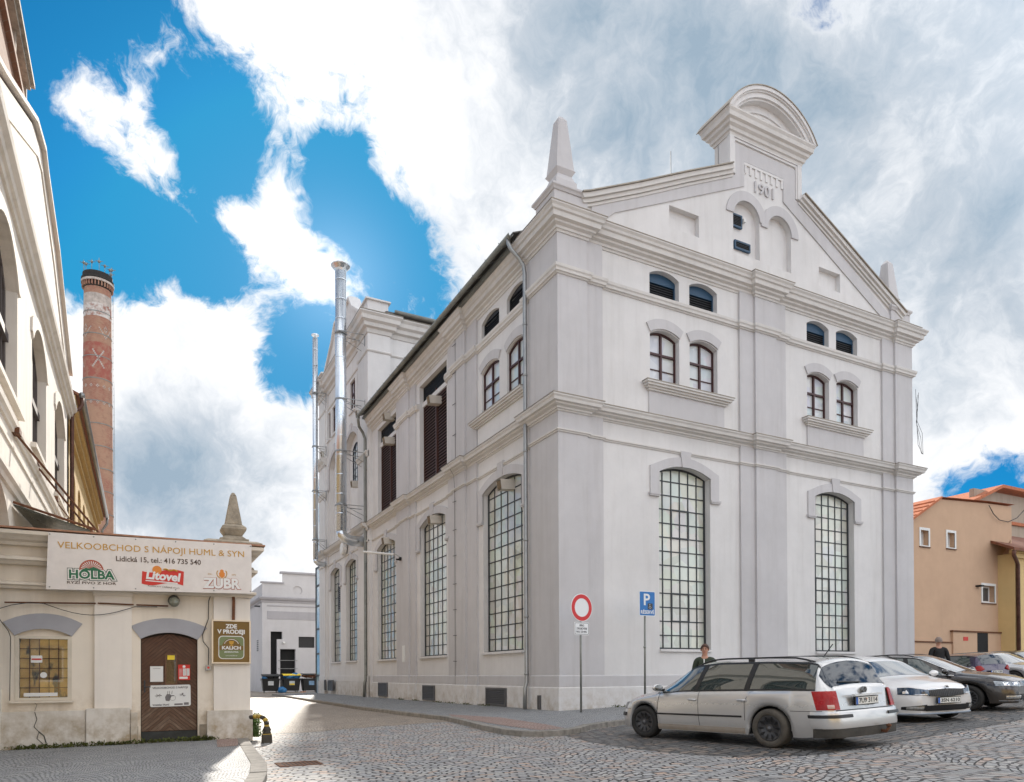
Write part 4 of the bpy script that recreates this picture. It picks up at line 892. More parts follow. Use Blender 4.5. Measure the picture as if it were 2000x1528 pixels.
# polished steel flues
def flue(x, y, z0, z1, r, label, top):
    t = thing('steel_flue', label, 'flue pipe', (x, y, z0), 'steel flues on the side of the white building')
    b = MB(); b.smooth = True
    b.tube([(x, y, z0+r*1.6), (x, y, z1)], r, 20); b.build('flue_pipe', 'steel', t)
    b = MB(); b.smooth = True; b.tube([(-.1, y, z0), (x+r*2.2, y, z0), (x+r*.9, y, z0+r*.25), (x+r*.1, y, z0+r*1.0), (x, y, z0+r*2.0)], r*.97, 20); b.build('elbow', 'steel', t)
    z = z0+1.4
    while z < z1-.3: MB().tube([(x, y, z-.015), (x, y, z+.015)], r+.006, 24).build('joint_band', 'steel', t); z += 1.05
    if top: MB().lathe((x, y, z1-.1), [(r*.98, 0), (r*1.15, .12), (r*1.75, .3), (r*1.8, .34), (r*1.7, .34), (r*1.1, .15)], 24, caps=False).build('cap', 'steel', t)
    else:
        b = MB(); b.lathe((x, y, z1+.22), [(.02, .12), (r*1.4, .02), (r*1.45, -.03), (r*1.35, -.05)], 20); b.tube([(x, y, z1-.1), (x, y, z1+.3)], .03, 6)
        b.build('cap', 'steel', t)
    for zb in ([10.3, 13.2, 16.0, 19.6] if top else [10.0, 13.2, 16.1, 19.6]):
        b = MB(); b.tube([(x, y, zb-.04), (x, y, zb+.04)], r+.04, 20)
        for s_ in (-1, 1):
            b.tube([(x-.2, y+s_*(r+.03), zb), (-.06, y+s_*(r+.1), zb)], .022, 6); b.tube([(x, y+s_*(r+.03), zb-.02), (-.06, y+s_*(r+.1), zb-.55)], .018, 6)
        b.tube([(-.08, y-r-.1, zb+.05), (-.08, y-r-.1, zb-.6)], .025, 6); b.build('bracket', 'zinc', t)
flue(-1.28, 20.35, 8.45, 23.0, .29, 'tall polished steel flue with a funnel cap beside the white gabled block', True)
flue(-.72, 29.3, 8.45, 23.2, .17, 'thinner polished steel flue with a flat rain cap, left of the thick one', False)
# ---------------------------------------------------------------- small cream drinks shop on the left
HY = -3.6; HX0, HX1 = -16.0, -9.02
SH = thing('shop_building', 'single-storey cream plastered drinks shop with flaking plinth at the left edge', 'shop', (-11, -2, 0))
HF = Matrix(((1, 0, 0, 0), (0, -1, 0, HY), (0, 0, 1, 0), (0, 0, 0, 1)))
hw = arch(-12.72, -11.91, .79, 1.88, 2.0); hd = arch(-10.86, -9.93, -.2, 1.86, 1.98)
wall_sheet(HF, [(HX0, -.6), (HX1, -.6), (HX1, 3.6), (HX0, 3.6)], [hw, hd], .16, SH, n=-.06, m='cream')
b = MB(); b.box((HX1-.06, HY+.06, -.6), (HX1, .6, 3.6)); b.box((HX0, .54, -.6), (HX1-.06, .6, 3.6)); b.box((HX0, HY+.3, 3.5), (HX1-.06, .54, 3.56)); b.build('wall', 'cream', SH)
b = MB(HF)
b.box((-11.57, -.1, .6), (-11.0, 0, 2.66)); b.build('pilaster', 'cream2', SH); MB(HF).box((-9.66, -.1, .55), (HX1, 0, 3.2)).build('pilaster', 'cream2', SH)
b = MB(HF); b.box((-11.59, -.09, 2.60), (-10.98, .03, 2.66)); b.build('capital', 'cream2', SH)
for u0, u1, p, z1 in ((HX0, -11.70, .03, .61), (-11.69, -11.03, .08, .64), (-11.02, -10.91, .02, .55), (-9.78, -8.99, .1, .55)):
    b = MB(HF)
    # uneven foot where the render has broken away
    n = max(3, int((u1-u0)*9)); pts = [(u0+(u1-u0)*i/n, gz(u0, HY)+.06+random.uniform(-.03, .05)) for i in range(n+1)]
    b.prism(pts+[(u1, z1), (u0, z1)], -.2, p); b.build('plinth', 'plinthplaster', SH)
b = MB(HF); b.tube([(-12.43, .032, .60), (-12.40, .034, .48), (-12.44, .034, .36), (-12.37, .034, .27), (-12.40, .034, .16), (-12.31, .034, .06), (-12.22, .034, -.04)], .006, 4); b.tube([(-12.44, -.055, .62), (-12.41, -.055, .72), (-12.46, -.055, .77)], .003, 4); b.tube([(-12.37, .034, .27), (-12.30, .034, .2), (-12.27, .034, .08)], .009, 4); b.build('crack', 'oldlamp', SH)
MB(HF).box((HX0, -.2, -.5), (-10.9, -.03, .3)).box((-9.9, -.2, -.5), (HX1, -.03, .3)).build('plinth', 'stone', SH)
PTH = [(HX0, HY), (HX1, HY), (HX1, .6)]
def hm(prof, name, m='cream', P=PTH, h=0): return MB().sweep(P, prof, side=-1).build(name, m, SH)
hm([(-.1, 2.66), (.03, 2.66), (.05, 2.7), (.10, 2.72), (.1, 2.76), (-.1, 2.8)], 'string_course')
hm([(-.1, 3.06), (.03, 3.06), (.08, 3.11), (.12, 3.13), (.12, 3.18), (-.1, 3.22)], 'string_course')
hm([(-.1, 3.38), (.03, 3.38), (.06, 3.43), (.12, 3.46), (.16, 3.5), (.22, 3.54), (.22, 3.6), (-.1, 3.62)], 'cornice')
hm([(-.3, 3.622), (.24, 3.622), (.24, 3.65), (-.3, 3.72)], 'tile_edge', 'tileedge')
# corner pier with a stone cap and an obelisk
b = MB(); CPR = [(-9.66, HY), (HX1+.02, HY), (HX1+.02, HY+.66), (-9.66, HY+.66)]
b.box((-9.66, HY+.002, 3.1), (HX1+.02, HY+.66, 3.6))
b.sweep(CPR, [(-.1, 3.1), (.03, 3.1), (.05, 3.2), (.03, 3.24), (-.1, 3.24)], closed=True, side=-1)
b.sweep(CPR, [(-.1, 3.44), (.03, 3.44), (.06, 3.5), (.14, 3.54), (.18, 3.6), (.18, 3.68), (.1, 3.72), (-.3, 3.74)], closed=True, side=-1)
b.build('pier_cap', 'stone', SH)
b = MB(); ox, oy = -9.28, HY+.38
b.box((ox-.26, oy-.26, 3.72), (ox+.26, oy+.26, 3.8)); b.frustum((ox, oy), .23, .15, 3.8, 3.87); b.frustum((ox, oy), .15, .22, 3.87, 3.98)
b.frustum((ox, oy), .22, .22, 3.98, 4.03); b.frustum((ox, oy), .22, .15, 4.03, 4.09); b.frustum((ox, oy), .15, .055, 4.09, 4.66); b.frustum((ox, oy), .055, .02, 4.66, 4.72)
b.build('obelisk', 'stone', SH, bevel=.012)
# broad grey arches over the openings
for u0, u1, zs, za in ((-12.72, -11.91, 1.88, 2.0), (-10.86, -9.93, 1.86, 1.98)):
    MB(HF).prism([(u0-.16, zs+.22)]+arcline(u0, u1, zs, za)[::-1]+[(u1+.16, zs+.22)]+arcline(u0-.16, u1+.16, zs+.22, za+.26), -.07, -.04).build('painted_arch', 'greyarch', SH)
# shop window
b = MB(HF); b.prism([(-12.72, .79), (-11.91, .79), (-11.91, 1.88), (-12.72, 1.88)], -.16, -.05, [[(-12.66, .84), (-11.97, .84), (-11.97, 1.83), (-12.66, 1.83)]])
wn = b.build('shop_window', 'windowpaint', SH); 
p = MB(HF); p.prism([(-12.67, .83), (-11.96, .83), (-11.96, 1.84), (-12.67, 1.84)], -.115, -.108); p.build('pane', 'shopglass', wn)
b = MB(HF)
for k in range(1, 5): u = -12.66+.69*k/5; b.box((u-.006, -.16, .84), (u+.006, -.148, 1.83))
for k in range(1, 6): z = .84+.99*k/6; b.box((-12.66, -.16, z-.006), (-11.97, -.148, z+.006))
b.build('window_grille', 'rust', wn)
MB(HF).prism(arch(-12.72, -11.91, 1.88, 1.881, 2.0), -.16, -.12).build('window_lunette', 'cream', SH)
b = MB(HF); b.box((-12.66, -.19, .84), (-11.97, -.18, 1.83)); b.build('painted_reflection', 'painted_reflection', wn)  # sheet behind the pane, coloured to imitate a reflection in the glass
b = MB(HF); b.box((-12.60, -.107, .86), (-12.12, -.103, .92)); b.lathe((-12.32, -.104, 1.22), [(0, -.001), (.05, -.001), (.05, .003), (0, .003)], 20, 'y'); b.box((-12.5, -.107, 1.43), (-12.34, -.103, 1.55)); b.build('window_sticker', 'white', wn)
b = MB(HF); b.box((-12.49, -.102, 1.475), (-12.35, -.1, 1.5)); b.build('sticker_print', 'signred', wn)
MB(HF).box((-12.78, -.06, .755), (-11.88, .03, .785)).build('sill', 'cream', SH)
# plank door laid in a chevron
DR = MB(HF); DR.prism(arch(-10.86, -9.93, .02, 1.86, 1.98), -.2, -.15)
dr = DR.build('door', 'doordark', SH)
import math as _m
b = MB(HF); cxd = -10.395; pw = .052
dtop = lambda u: 1.86+.12*max(0, 1-((u-cxd)/.465)**2)-.012
for side in (-1, 1):
    k = -20
    for k in range(-14, 42):
        # plank band between two 45 degree lines falling outwards from the middle
        zc = k*pw*1.35; poly = []
        pts = [(0, zc), (0, zc+pw*1.35-.008), (.455, zc+pw*1.35-.008-.40), (.455, zc-.40)]
        pts = [(u, z) for u, z in pts]
        # clip below at the kick plate and above at the arch
        def clip(poly, f):
            out = []
            for i in range(len(poly)):
                a, c = poly[i], poly[(i+1) % len(poly)]; fa, fc = f(a), f(c)
                if fa >= 0: out.append(a)
                if (fa >= 0) != (fc >= 0): t = fa/(fa-fc); out.append((a[0]+(c[0]-a[0])*t, a[1]+(c[1]-a[1])*t))
            return out
        q = clip(pts, lambda p: p[1]-.2)
        q = clip(q, lambda p: 1.962-.105*(p[0]/.455)*1.0-p[1])
        if len(q) < 3: continue
        q = [(cxd+side*u, z) for u, z in q]
        dd = random.uniform(0, .004); b.prism(q if side > 0 else q[::-1], -.15, -.135+dd)
b.build('door_planks', 'doorwood', dr)
MB(HF).box((-10.85, -.155, .03), (-9.94, -.125, .19)).build('kick_plate', 'kick', dr)
b = MB(HF); b.prism([(-10.47, 1.03), (-10.27, 1.03), (-10.27, 1.6), (-10.47, 1.6)], -.15, -.115, [[(-10.45, 1.05), (-10.29, 1.05), (-10.29, 1.58), (-10.45, 1.58)]]); gl = b.build('door_light', 'wood', dr)
MB(HF).box((-10.455, -.135, 1.045), (-10.285, -.13, 1.585)).build('pane', 'shopglass', gl)
MB(HF).box((-10.43, -.127, 1.49), (-10.31, -.124, 1.57)).build('yellow_notice', 'signyellow', gl)
b = MB(HF); b.box((-10.81, -.135, .9), (-10.785, -.118, 1.12)); b.tube([(-10.8, -.12, 1.0), (-10.8, -.07, 1.0), (-10.7, -.07, 1.0)], .009, 6); b.build('handle', 'frame', dr)
MB(HF).box((-10.9, -.3, -.15), (-9.88, .12, .015)).build('doorstep', 'kerb', SH)
# papers and the plate on the door
def plate(u0, u1, z0, z1, n, m, name, label, cat, r=0, rot=0.):
    T = HF @ Matrix.Translation(((u0+u1)/2, n, (z0+z1)/2)) @ Matrix.Rotation(rot, 4, 'Y'); w, h = (u1-u0)/2, (z1-z0)/2
    if r:
        q = []
        for sx, sz, a0 in ((1, -1, -90), (1, 1, 0), (-1, 1, 90), (-1, -1, 180)):
            for k in range(4): a = R(a0+30*k); q.append((sx*(w-r)+r*math.cos(a), sz*(h-r)+r*math.sin(a)))
    else: q = [(-w, -h), (w, -h), (w, h), (-w, h)]
    return tag(MB(T).prism(q, 0, .006).build(name, m), label, cat), T, w, h
pp, T, w, h = plate(-10.71, -10.5, 1.09, 1.37, -.128, 'paper', 'paper_notice', 'white typed paper notice pinned to the left half of the wooden door', 'notice')
MB().text('OZNÁMENÍ', T @ Matrix.Translation((0, .006, .1)), .02, .001, width=.12).build('notice_print', 'ink', pp)
pr, T, w, h = plate(-10.255, -10.055, 1.12, 1.40, -.128, 'signred', 'price_list', 'red price list with white columns pinned to the right half of the door', 'price list')
b = MB(T); b.box((-.02, .006, -.06), (.03, .008, .07)); b.box((.04, .006, -.06), (.09, .008, .07)); b.box((-.08, .006, -.12), (.06, .008, -.08)); b.lathe((0, .007, .105), [(0, -.001), (.025, -.001), (.025, .001), (0, .001)], 14, 'y'); b.build('price_columns', 'white', pr)
b = MB(T)
for k in range(6):
    b.box((-.085, .006, .055-.022*k), (-.035, .0075, .061-.022*k)); 
b.build('price_lines', 'paper', pr)
b = MB(T)
for k in range(6):
    for x in (-.014, .046): b.box((x, .008, .055-.02*k), (x+.036, .0086, .06-.02*k))
b.build('price_print', 'ink', pr)
pd, T, w, h = plate(-10.715, -10.045, .64, 1.03, -.122, 'paper', 'door_plate', 'wide white enamel plate with a barrel drawing across the wooden door', 'sign', .03, R(-1))
MB().text('VELKOOBCHOD S NÁPOJI', T @ Matrix.Translation((0, .006, .145)), .05, .002, width=.58, bold=.0008).build('plate_lettering', 'ink', pd)
b = MB().text('Vratislav Huml', T @ Matrix.Translation((-.16, .006, -.16)), .05, .002, width=.27, bold=.0008).box((0, 0, 0), (0, 0, 0)); b.build('plate_lettering', 'ink', pd)
b = MB(T)      # a wreath of hops on each side and a figure with a barrel in the middle
for sx in (-1, 1):
    for k in range(11):
        a = random.uniform(0, 6.28); b.tube([(sx*.2-.0, .007, .01), (sx*.2+.055*math.cos(a), .007, .01+.035*math.sin(a))], .0035, 4)
b.build('hop_drawing', 'inkgrey', pd)
b = MB(T); b.lathe((.035, .007, -.04), [(.045, -.001), (.045, .001), (.05, .001), (.05, -.001)], 20, 'y', caps=False); b.prism([(-.08, -.09), (-.02, -.1), (.0, -.05), (.02, -.0), (-.01, .03), (-.06, .03), (-.09, -.02)], .006, .008)
for x in (-.05, -.02, .02): b.tube([(x, .007, .03), (x+.01, .007, .09)], .004, 4)
b.tube([(-.03, .007, -.01), (.06, .007, .0)], .006, 4); b.build('barrel_drawing', 'inkgrey', pd)
b = MB(T); b.box((.06, .006, -.175), (.2, .008, -.145)); b.box((.22, .006, -.175), (.3, .008, -.13)); b.build('plate_patch', 'inkgrey', pd)
# long shop sign
SG = thing('shop_sign', 'long pale shop sign lettered VELKOOBCHOD S NÁPOJI with three beer emblems', 'sign', (-10.64, HY-.27, 3.15))
sgq = [(-12.25, 2.64), (-9.03, 2.72), (-9.03, 3.63), (-12.22, 3.585)]
MB(HF).prism(sgq, .235, .27).build('board', 'signboard', SG)
b = MB(HF)
for k in range(6):
    for top in (0, 1):
        u = -12.2+k*.63; z = (2.68+.0248*(u+12.25)) if not top else (3.555+.014*(u+12.22)); b.lathe((u, .27, z), [(0, -.004), (.012, -.004), (.012, .004), (0, .006)], 8, 'y')
b.build('screws', 'zincd', SG)
b = MB(HF); b.box((-12.1, .0, 2.8), (-12.0, .235, 3.4)); b.box((-9.3, .0, 2.9), (-9.2, .235, 3.4)); b.build('bracket', 'black', SG)
rot = Matrix.Rotation(-R(1.0), 4, 'Y')
def sgT(u, z, k=1.): return HF @ Matrix.Translation((u, .27, z)) @ Matrix.Rotation(-R(1.05*k), 4, 'Y')
MB().text('VELKOOBCHOD S NÁPOJI HUML & SYN', sgT(-10.62, 3.41), .155, .004, width=2.93, bold=0.).build('lettering', 'signgold', SG)
MB().text('Lidická 15, tel.: 416 735 540', sgT(-10.57, 3.225), .125, .004, width=1.34, bold=.0015).build('lettering', 'signbrown', SG)
# emblem with a green name under a rising sun over hills
T = sgT(-11.6, 2.90); 
b = MB(T)
b.prism(arcline(-.18, .18, .09, .27, 20)+[(-.18, .089), (.18, .089)][:0], .0, .004); eg = b.build('sun_emblem', 'holbared', SG)
b = MB(T)
for k in range(13):
    a = R(12+13*k); a0, a1 = a-R(2.6), a+R(2.6); b.prism([(.03*math.cos(a), .11+.02*math.sin(a)), (.155*math.cos(a0), .1+.145*math.sin(a0)), (.155*math.cos(a1), .1+.145*math.sin(a1))], .004, .006)
b.build('rays', 'signboardw', eg)
b = MB(T); b.prism([(-.16, .085), (-.08, .13), (-.03, .118), (.03, .15), (.1, .12), (.16, .085)], .004, .008); b.build('hill', 'signgreen', eg)
b = MB(); b.text('HOLBA', T @ Matrix.Translation((0, .0, .01)), .2, .003, width=.74, bold=.034); b.build('name_outline', 'signgreend', SG)
b = MB(); b.text('HOLBA', T @ Matrix.Translation((0, .003, .01)), .2, .003, width=.72, bold=.024); b.build('name_outline', 'signboardw', SG)
b = MB(); b.text('HOLBA', T @ Matrix.Translation((0, .006, .01)), .2, .003, width=.67, bold=.006); b.build('name', 'signgreen', SG)
MB().text('RYZÍ PIVO Z HOR', T @ Matrix.Translation((0, .0, -.125)), .06, .003, width=.72, bold=.001).build('motto', 'signbrown', SG)
# red waving flag with a white name
T = sgT(-10.51, 2.97, -2.5) @ Matrix.Rotation(0, 4, 'Y')
top = [(-.33+.66*i/12, .07+.03*math.sin(i/12*6.28+3.4)+.06*i/12-.02) for i in range(13)]; bot = [(u, z-.25+.03*(1-i/12)) for i, (u, z) in enumerate(top)]
MB(T).prism(bot+top[::-1], 0, .003).build('flag_emblem', 'signred', SG)
b = MB(T); b.lathe((-.1, .003, .085), [(0, -.003), (.06, -.003), (.075, .002), (0, .002)], 20, 'y'); b.build('seal', 'signorange', SG)
b = MB(T); b.tube([(-.0+.028*i, .003, .105+.012*math.sin(i*1.3)) for i in range(9)], .014, 5); b.build('barley_ear', 'signgold', SG)
b = MB(); b.text('Litovel', T @ Matrix.Translation((0, .003, -.02)), .2, .004, width=.55, bold=.008, shear=.1); b.build('name', 'white', SG)
MB(T).box((-.27, .003, -.125), (.24, .006, -.108)).build('underline', 'white', SG)
MB().text('KLASICKY VAŘENÉ PIVO', T @ Matrix.Translation((.02, .0, -.205)), .035, .002, width=.5).build('motto', 'signbrown', SG)
# white name with a red edge under a small golden arms
T = sgT(-9.54, 2.87)
MB().text('ZUBR', T @ Matrix.Translation((0, .0, 0)), .25, .003, width=.66, bold=.02).build('name_outline', 'holbared', SG)
MB().text('ZUBR', T @ Matrix.Translation((-.003, .003, .003)), .25, .004, width=.64, bold=.012).build('name', 'white', SG)
b = MB(T); b.prism([(-.045, .14), (0, .115), (.045, .14), (.05, .2), (.03, .22), (.03, .25), (0, .27), (-.03, .25), (-.03, .22), (-.05, .2)], 0, .004); b.build('arms_emblem', 'signorange', SG)
b = MB(T); b.tube([(.085*math.cos(R(a)), .003, .19+.085*math.sin(R(a))) for a in range(-220, 41, 20)], .008, 5); b.build('wreath', 'signgold', SG)
MB().text('ZAL.', T @ Matrix.Translation((-.2, 0, .175)), .04, .002).build('motto', 'signgold', SG); MB().text('1872', T @ Matrix.Translation((.2, 0, .175)), .04, .002).build('motto', 'signgold', SG)
# square beer sign by the corner
BS = thing('beer_sign', 'brown framed advertising sign lettered ZDE V PRODEJI on the shop corner', 'sign', (-9.36, HY-.1, 1.83))
MB(HF).box((-9.69, .01, 1.43), (-9.03, .06, 2.22)).build('board', 'signolive', BS)
b = MB(HF); b.prism([(-9.70, 1.42), (-9.02, 1.42), (-9.02, 2.23), (-9.70, 2.23)], .0, .075, [[(-9.675, 1.445), (-9.045, 1.445), (-9.045, 2.205), (-9.675, 2.205)]]); b.build('frame', 'signframe', BS)
bT = lambda u, z: HF @ Matrix.Translation((-9.36+u, .06, z))
MB().text('ZDE', bT(0, 2.11), .105, .003, width=.2, bold=.004).build('lettering', 'white', BS); MB().text('V PRODEJI', bT(0, 2.01), .105, .003, width=.48, bold=.004).build('lettering', 'white', BS)
def rrect(w, h, r): return [(sx*(w-r)+r*math.cos(R(a0+22.5*k)), sz*(h-r)+r*math.sin(R(a0+22.5*k))) for sx, sz, a0 in ((1, -1, -90), (1, 1, 0), (-1, 1, 90), (-1, -1, 180)) for k in range(5)]
T = bT(0, 1.72)
MB(T).prism(rrect(.225, .215, .07), 0, .003).build('label_edge', 'white', BS); MB(T).prism(rrect(.212, .202, .062), .003, .006).build('label_field', 'signolivegreen', BS)
b = MB(T); b.prism(arcline(-.16, .16, .02, .17, 14), .006, .008); b.box((-.212, .006, -.05), (.212, .009, .035)); b.build('label_band', 'signolive', BS)
b = MB(T); b.prism([(-.03, .06), (.03, .06), (.045, .12), (-.045, .12)], .008, .011); b.box((-.006, .008, .035), (.006, .011, .062)); b.box((-.03, .009, .03), (.03, .0115, .042)); b.build('goblet', 'signgold', BS)
b = MB(T); b.tube([(.13*math.cos(R(a)), .009, .03+.12*math.sin(R(a))) for a in range(20, 161, 10)], .006, 4, True); b.build('label_arc', 'white', BS)
MB().text('KALICH', T @ Matrix.Translation((0, .009, -.01)), .085, .003, width=.33, bold=.003).build('name', 'white', BS)
MB().text('JEDENÁCTKA', T @ Matrix.Translation((0, .006, -.085)), .032, .003, width=.25, bold=.001).build('motto', 'white', BS)
MB().text('LITOMĚŘICE', T @ Matrix.Translation((0, .006, -.155)), .024, .003, width=.2).build('motto', 'white', BS)
# fittings on the shop wall
LP_ = thing('wall_lamp', 'old round bulkhead lamp at the end of a rusty conduit over the shop door', 'lamp', (-10.33, HY-.1, 2.53))
b = MB(HF); b.smooth = True; b.lathe((-10.33, .06, 2.56), [(.0, -.12), (.07, -.12), (.1, -.05), (.09, .03), (.03, .06)], 16, 'y'); b.build('housing', 'oldlamp', LP_)
b = MB(HF); b.smooth = True; b.lathe((-10.33, .15, 2.52), [(.085, -.07), (.09, .0), (.06, .06), (.0, .08)], 16, 'y'); b.build('glass_globe', 'lampglass', LP_)
tag(MB(HF).tube([(-12.85, .02, 2.42), (-11.55, .02, 2.455)], .013, 6).tube([(-11.52, .035, 2.46), (-10.97, .035, 2.455)], .013, 6).tube([(-10.93, .015, 2.455), (-10.42, .02, 2.455)], .014, 6).build('conduit', 'rust'), 'rusty horizontal conduit running along the cream shop wall', 'conduit')
pts = [(-12.95, .03, 2.3), (-12.75, .03, 2.38), (-12.5, .03, 2.43), (-12.3, .03, 2.42)]+[(-12.3+1.35*i/10, .035, 2.42-.17*math.sin(math.pi*i/10)) for i in range(1, 11)]+[(-10.6, .03, 2.43)]
tag(MB(HF).tube(pts, .006, 5).build('wire', 'cable'), 'thin black wire sagging under the rusty conduit above the shop window', 'wire')
tag(MB(HF).tube([(-12.92, 0, 2.14), (-12.8, .0, 1.95), (-12.77, .0, 1.85), (-12.78, .0, .8)], .006, 5).build('wire', 'cable'), 'black wire coming down beside the left jamb of the shop window', 'wire')
JB = thing('junction_box', 'small grey switch box and winding black cable right of the shop door', 'switch box', (-9.76, HY-.05, 1.34))
MB(HF).box((-9.8, -.08, 1.3), (-9.71, .04, 1.39)).build('box', 'zinc', JB); MB(HF).lathe((-9.755, .045, 1.345), [(0, -.006), (.02, -.006), (.02, .004), (0, .004)], 10, 'y').build('button', 'signred', JB)
b = MB(HF); b.tube([(-9.755, .01, 1.39), (-9.75, .01, 1.7), (-9.84, -.03, 1.83), (-9.85, -.03, 1.95), (-9.8, -.03, 2.1), (-9.75, -.03, 2.25), (-9.745, -.03, 2.58), (-9.72, .015, 2.66), (-9.65, .02, 2.68), (-9.05, .02, 2.66)], .008, 5); b.build('cable', 'cable', JB)
tag(MB(HF).prism([(-9.345, 2.24), (-9.295, 2.24), (-9.29, 2.6), (-9.3, 2.7), (-9.35, 2.7), (-9.34, 2.6)], 0, .035).build('rusty_bracket', 'rust'), 'rusty iron strap above the brown beer sign', 'bracket')
# plants and moss at the foot of the wall
def leaf(b, p, d, w, l):
    d = Vector(d).normalized(); s_ = d.cross(Vector((random.uniform(-1, 1), random.uniform(-1, 1), random.uniform(-.3, 1)))).normalized()*w; p = Vector(p)
    b.add([p, p+d*l*.5+s_, p+d*l, p+d*l*.5-s_], [(0, 1, 2, 3)])
def weeds(name, spots, h, n, label, m='leaf', cat='weeds'):
    b = MB()
    for x, y, sx, sy in spots:
        for i in range(n):
            px_, py_ = x+random.gauss(0, sx), y+random.gauss(0, sy); z0 = gz(px_, py_)+.08
            zz_ = z0+random.random()**1.5*h; leaf(b, (px_, py_, zz_), (random.gauss(0, 1), random.gauss(0, 1), random.uniform(.2, 1.5)), random.uniform(.008, .02), random.uniform(.03, .08))
            if i % 4 == 0: b.tube([(px_, py_, z0), (px_+random.gauss(0, .02), py_, zz_)], .003, 3)
    o = b.build(name, m); return tag(o, label, cat)
weeds('weeds', [(-8.93, -3.3, .05, .12), (-8.9, -3.45, .04, .08)], .42, 330, 'bushy green weeds with small white flowers behind the striped bent pipe')
o = weeds('moss', [(-12.6+.28*i, HY-.1, .12, .02) for i in range(10)]+[(-9.95+.1*i, HY-.12, .07, .02) for i in range(3)], .05, 70, '', 'moss', ''); del o['label']; del o['category']; o['kind'] = 'stuff'
o = weeds('kerb_grass', [(x_, -.12, .2, .02) for x_ in (2.0, 2.6, 3.3, 4.2)]+[(-.12, y_, .02, .25) for y_ in (5, 6.5, 8, 9.3, 12, 14)], .07, 60, '', 'moss', ''); del o['label']; del o['category']; o['kind'] = 'stuff'
# bent striped pipe
BO = thing('bent_pipe', 'bent black and yellow striped iron pipe on a square foot beside the shop corner', 'bollard', (-8.82, -4.05, gz(-8.82, -4.05)))
g0 = gz(-8.8, -4.05); bx, by = -8.76, -3.98
BT = Matrix.Translation((bx-.02, by, g0)) @ Matrix.Diagonal((.78, .78, .64, 1)) @ Matrix.Translation((-bx, -by, -g0))
b = MB(BT); b.frustum((bx, by), .115, .105, g0-.02, g0+.24); b.box((bx-.1, by-.1, g0+.24), (bx+.1, by+.1, g0+.27)); b.build('foot', 'bollblack', BO, bevel=.01)
b = MB(BT); b.smooth = True; b.lathe((bx, by, g0+.27), [(.1, 0), (.1, .03), (.085, .06), (.105, .1), (.075, .17), (.065, .2)], 16); b.build('collar', 'bollblack', BO)
P_ = [(bx, by, g0+.44), (bx, by, g0+.52), (bx-.012, by+.01, g0+.62), (bx-.05, by+.03, g0+.7), (bx-.12, by+.07, g0+.755), (bx-.2, by+.12, g0+.76), (bx-.27, by+.16, g0+.75), (bx-.34, by+.22, g0+.735)]
for i in range(len(P_)-1):
    b = MB(BT); b.smooth = True; b.tube([P_[i], P_[i+1]], .062, 14); b.build('pipe_band', 'bollyellow' if i in (0, 2, 4, 5) else 'bollblack', BO)
MB(BT).box((bx-.1, by-.1, g0+.245), (bx+.102, by+.102, g0+.262)).build('stripe', 'bollyellow', BO)
# drain grate
dg = MB(); 
for k in range(9): dg.box((-9.16+.056*k, -7.88, gz(-9, -7.7)-.02), (-9.16+.056*k+.032, -7.5, gz(-9, -7.7)+.008))
dg.box((-9.2, -7.92, gz(-9, -7.7)-.02), (-9.16, -7.46, gz(-9, -7.7)+.01)); dg.box((-8.66, -7.92, gz(-9, -7.7)-.02), (-8.62, -7.46, gz(-9, -7.7)+.01)); dg.box((-9.2, -7.93, gz(-9, -7.7)-.02), (-8.62, -7.89, gz(-9, -7.7)+.01)); dg.box((-9.2, -7.49, gz(-9, -7.7)-.02), (-8.62, -7.45, gz(-9, -7.7)+.01))
tag(dg.build('drain_grate', 'rust'), 'rusty rectangular drain grate in the cobbles near the kerb', 'drain')
o = MB().box((-9.16, -7.9, gz(-9, -7.7)-.02), (-8.66, -7.48, gz(-9, -7.7)+.004)).build('drain_pit', 'black'); struct(o)
mh = MB().lathe((.95, -3.3, gz(.95, -3.3)+.1), [(0, -.01), (.32, -.01), (.32, .008), (.28, .012), (0, .012)], 28); tag(mh.build('manhole_cover', 'greylouvre'), 'dark round manhole cover in the pavement behind the silver car', 'manhole cover')

# ---------------------------------------------------------------- tall brewery wall on the left with its gable
LW = thing('old_brewery_building', 'tall weathered white brewery building with a gable and deep arched windows, far left', 'building', (-16, 2, 0))
LX = -12.9
LT = Matrix(((0, 1, 0, LX), (1, 0, 0, 0), (0, 0, 1, 0), (0, 0, 0, 1)))    # (u = y, out = +x, z)
wi = [(-4.4, -1.88), (.15, 2.72), (4.72, 7.4)]
hol = [arch(a, c, 6.15, 8.35, 8.95) for a, c in wi]+[arch(-5.2, -2.6, 1., 3.6, 4.4)]
lo = [(-8.5, -.5), (8.9, -.5), (8.9, 10.95), (4.9, 12.7), (2.3, 13.15), (1.75, 13.35), (.3, 13.0), (-3.76, 11.0), (-4.6, 10.6), (-8.5, 10.5)]
wall_sheet(LT, lo, hol, .26, LW, n=0, m='cream3')
b = MB(); b.box((-22, 8.4, -.5), (LX, 8.9, 10.9)); b.box((-22, -8.5, -.5), (LX-.02, -8.0, 10.5)); b.build('wall', 'cream3', LW)
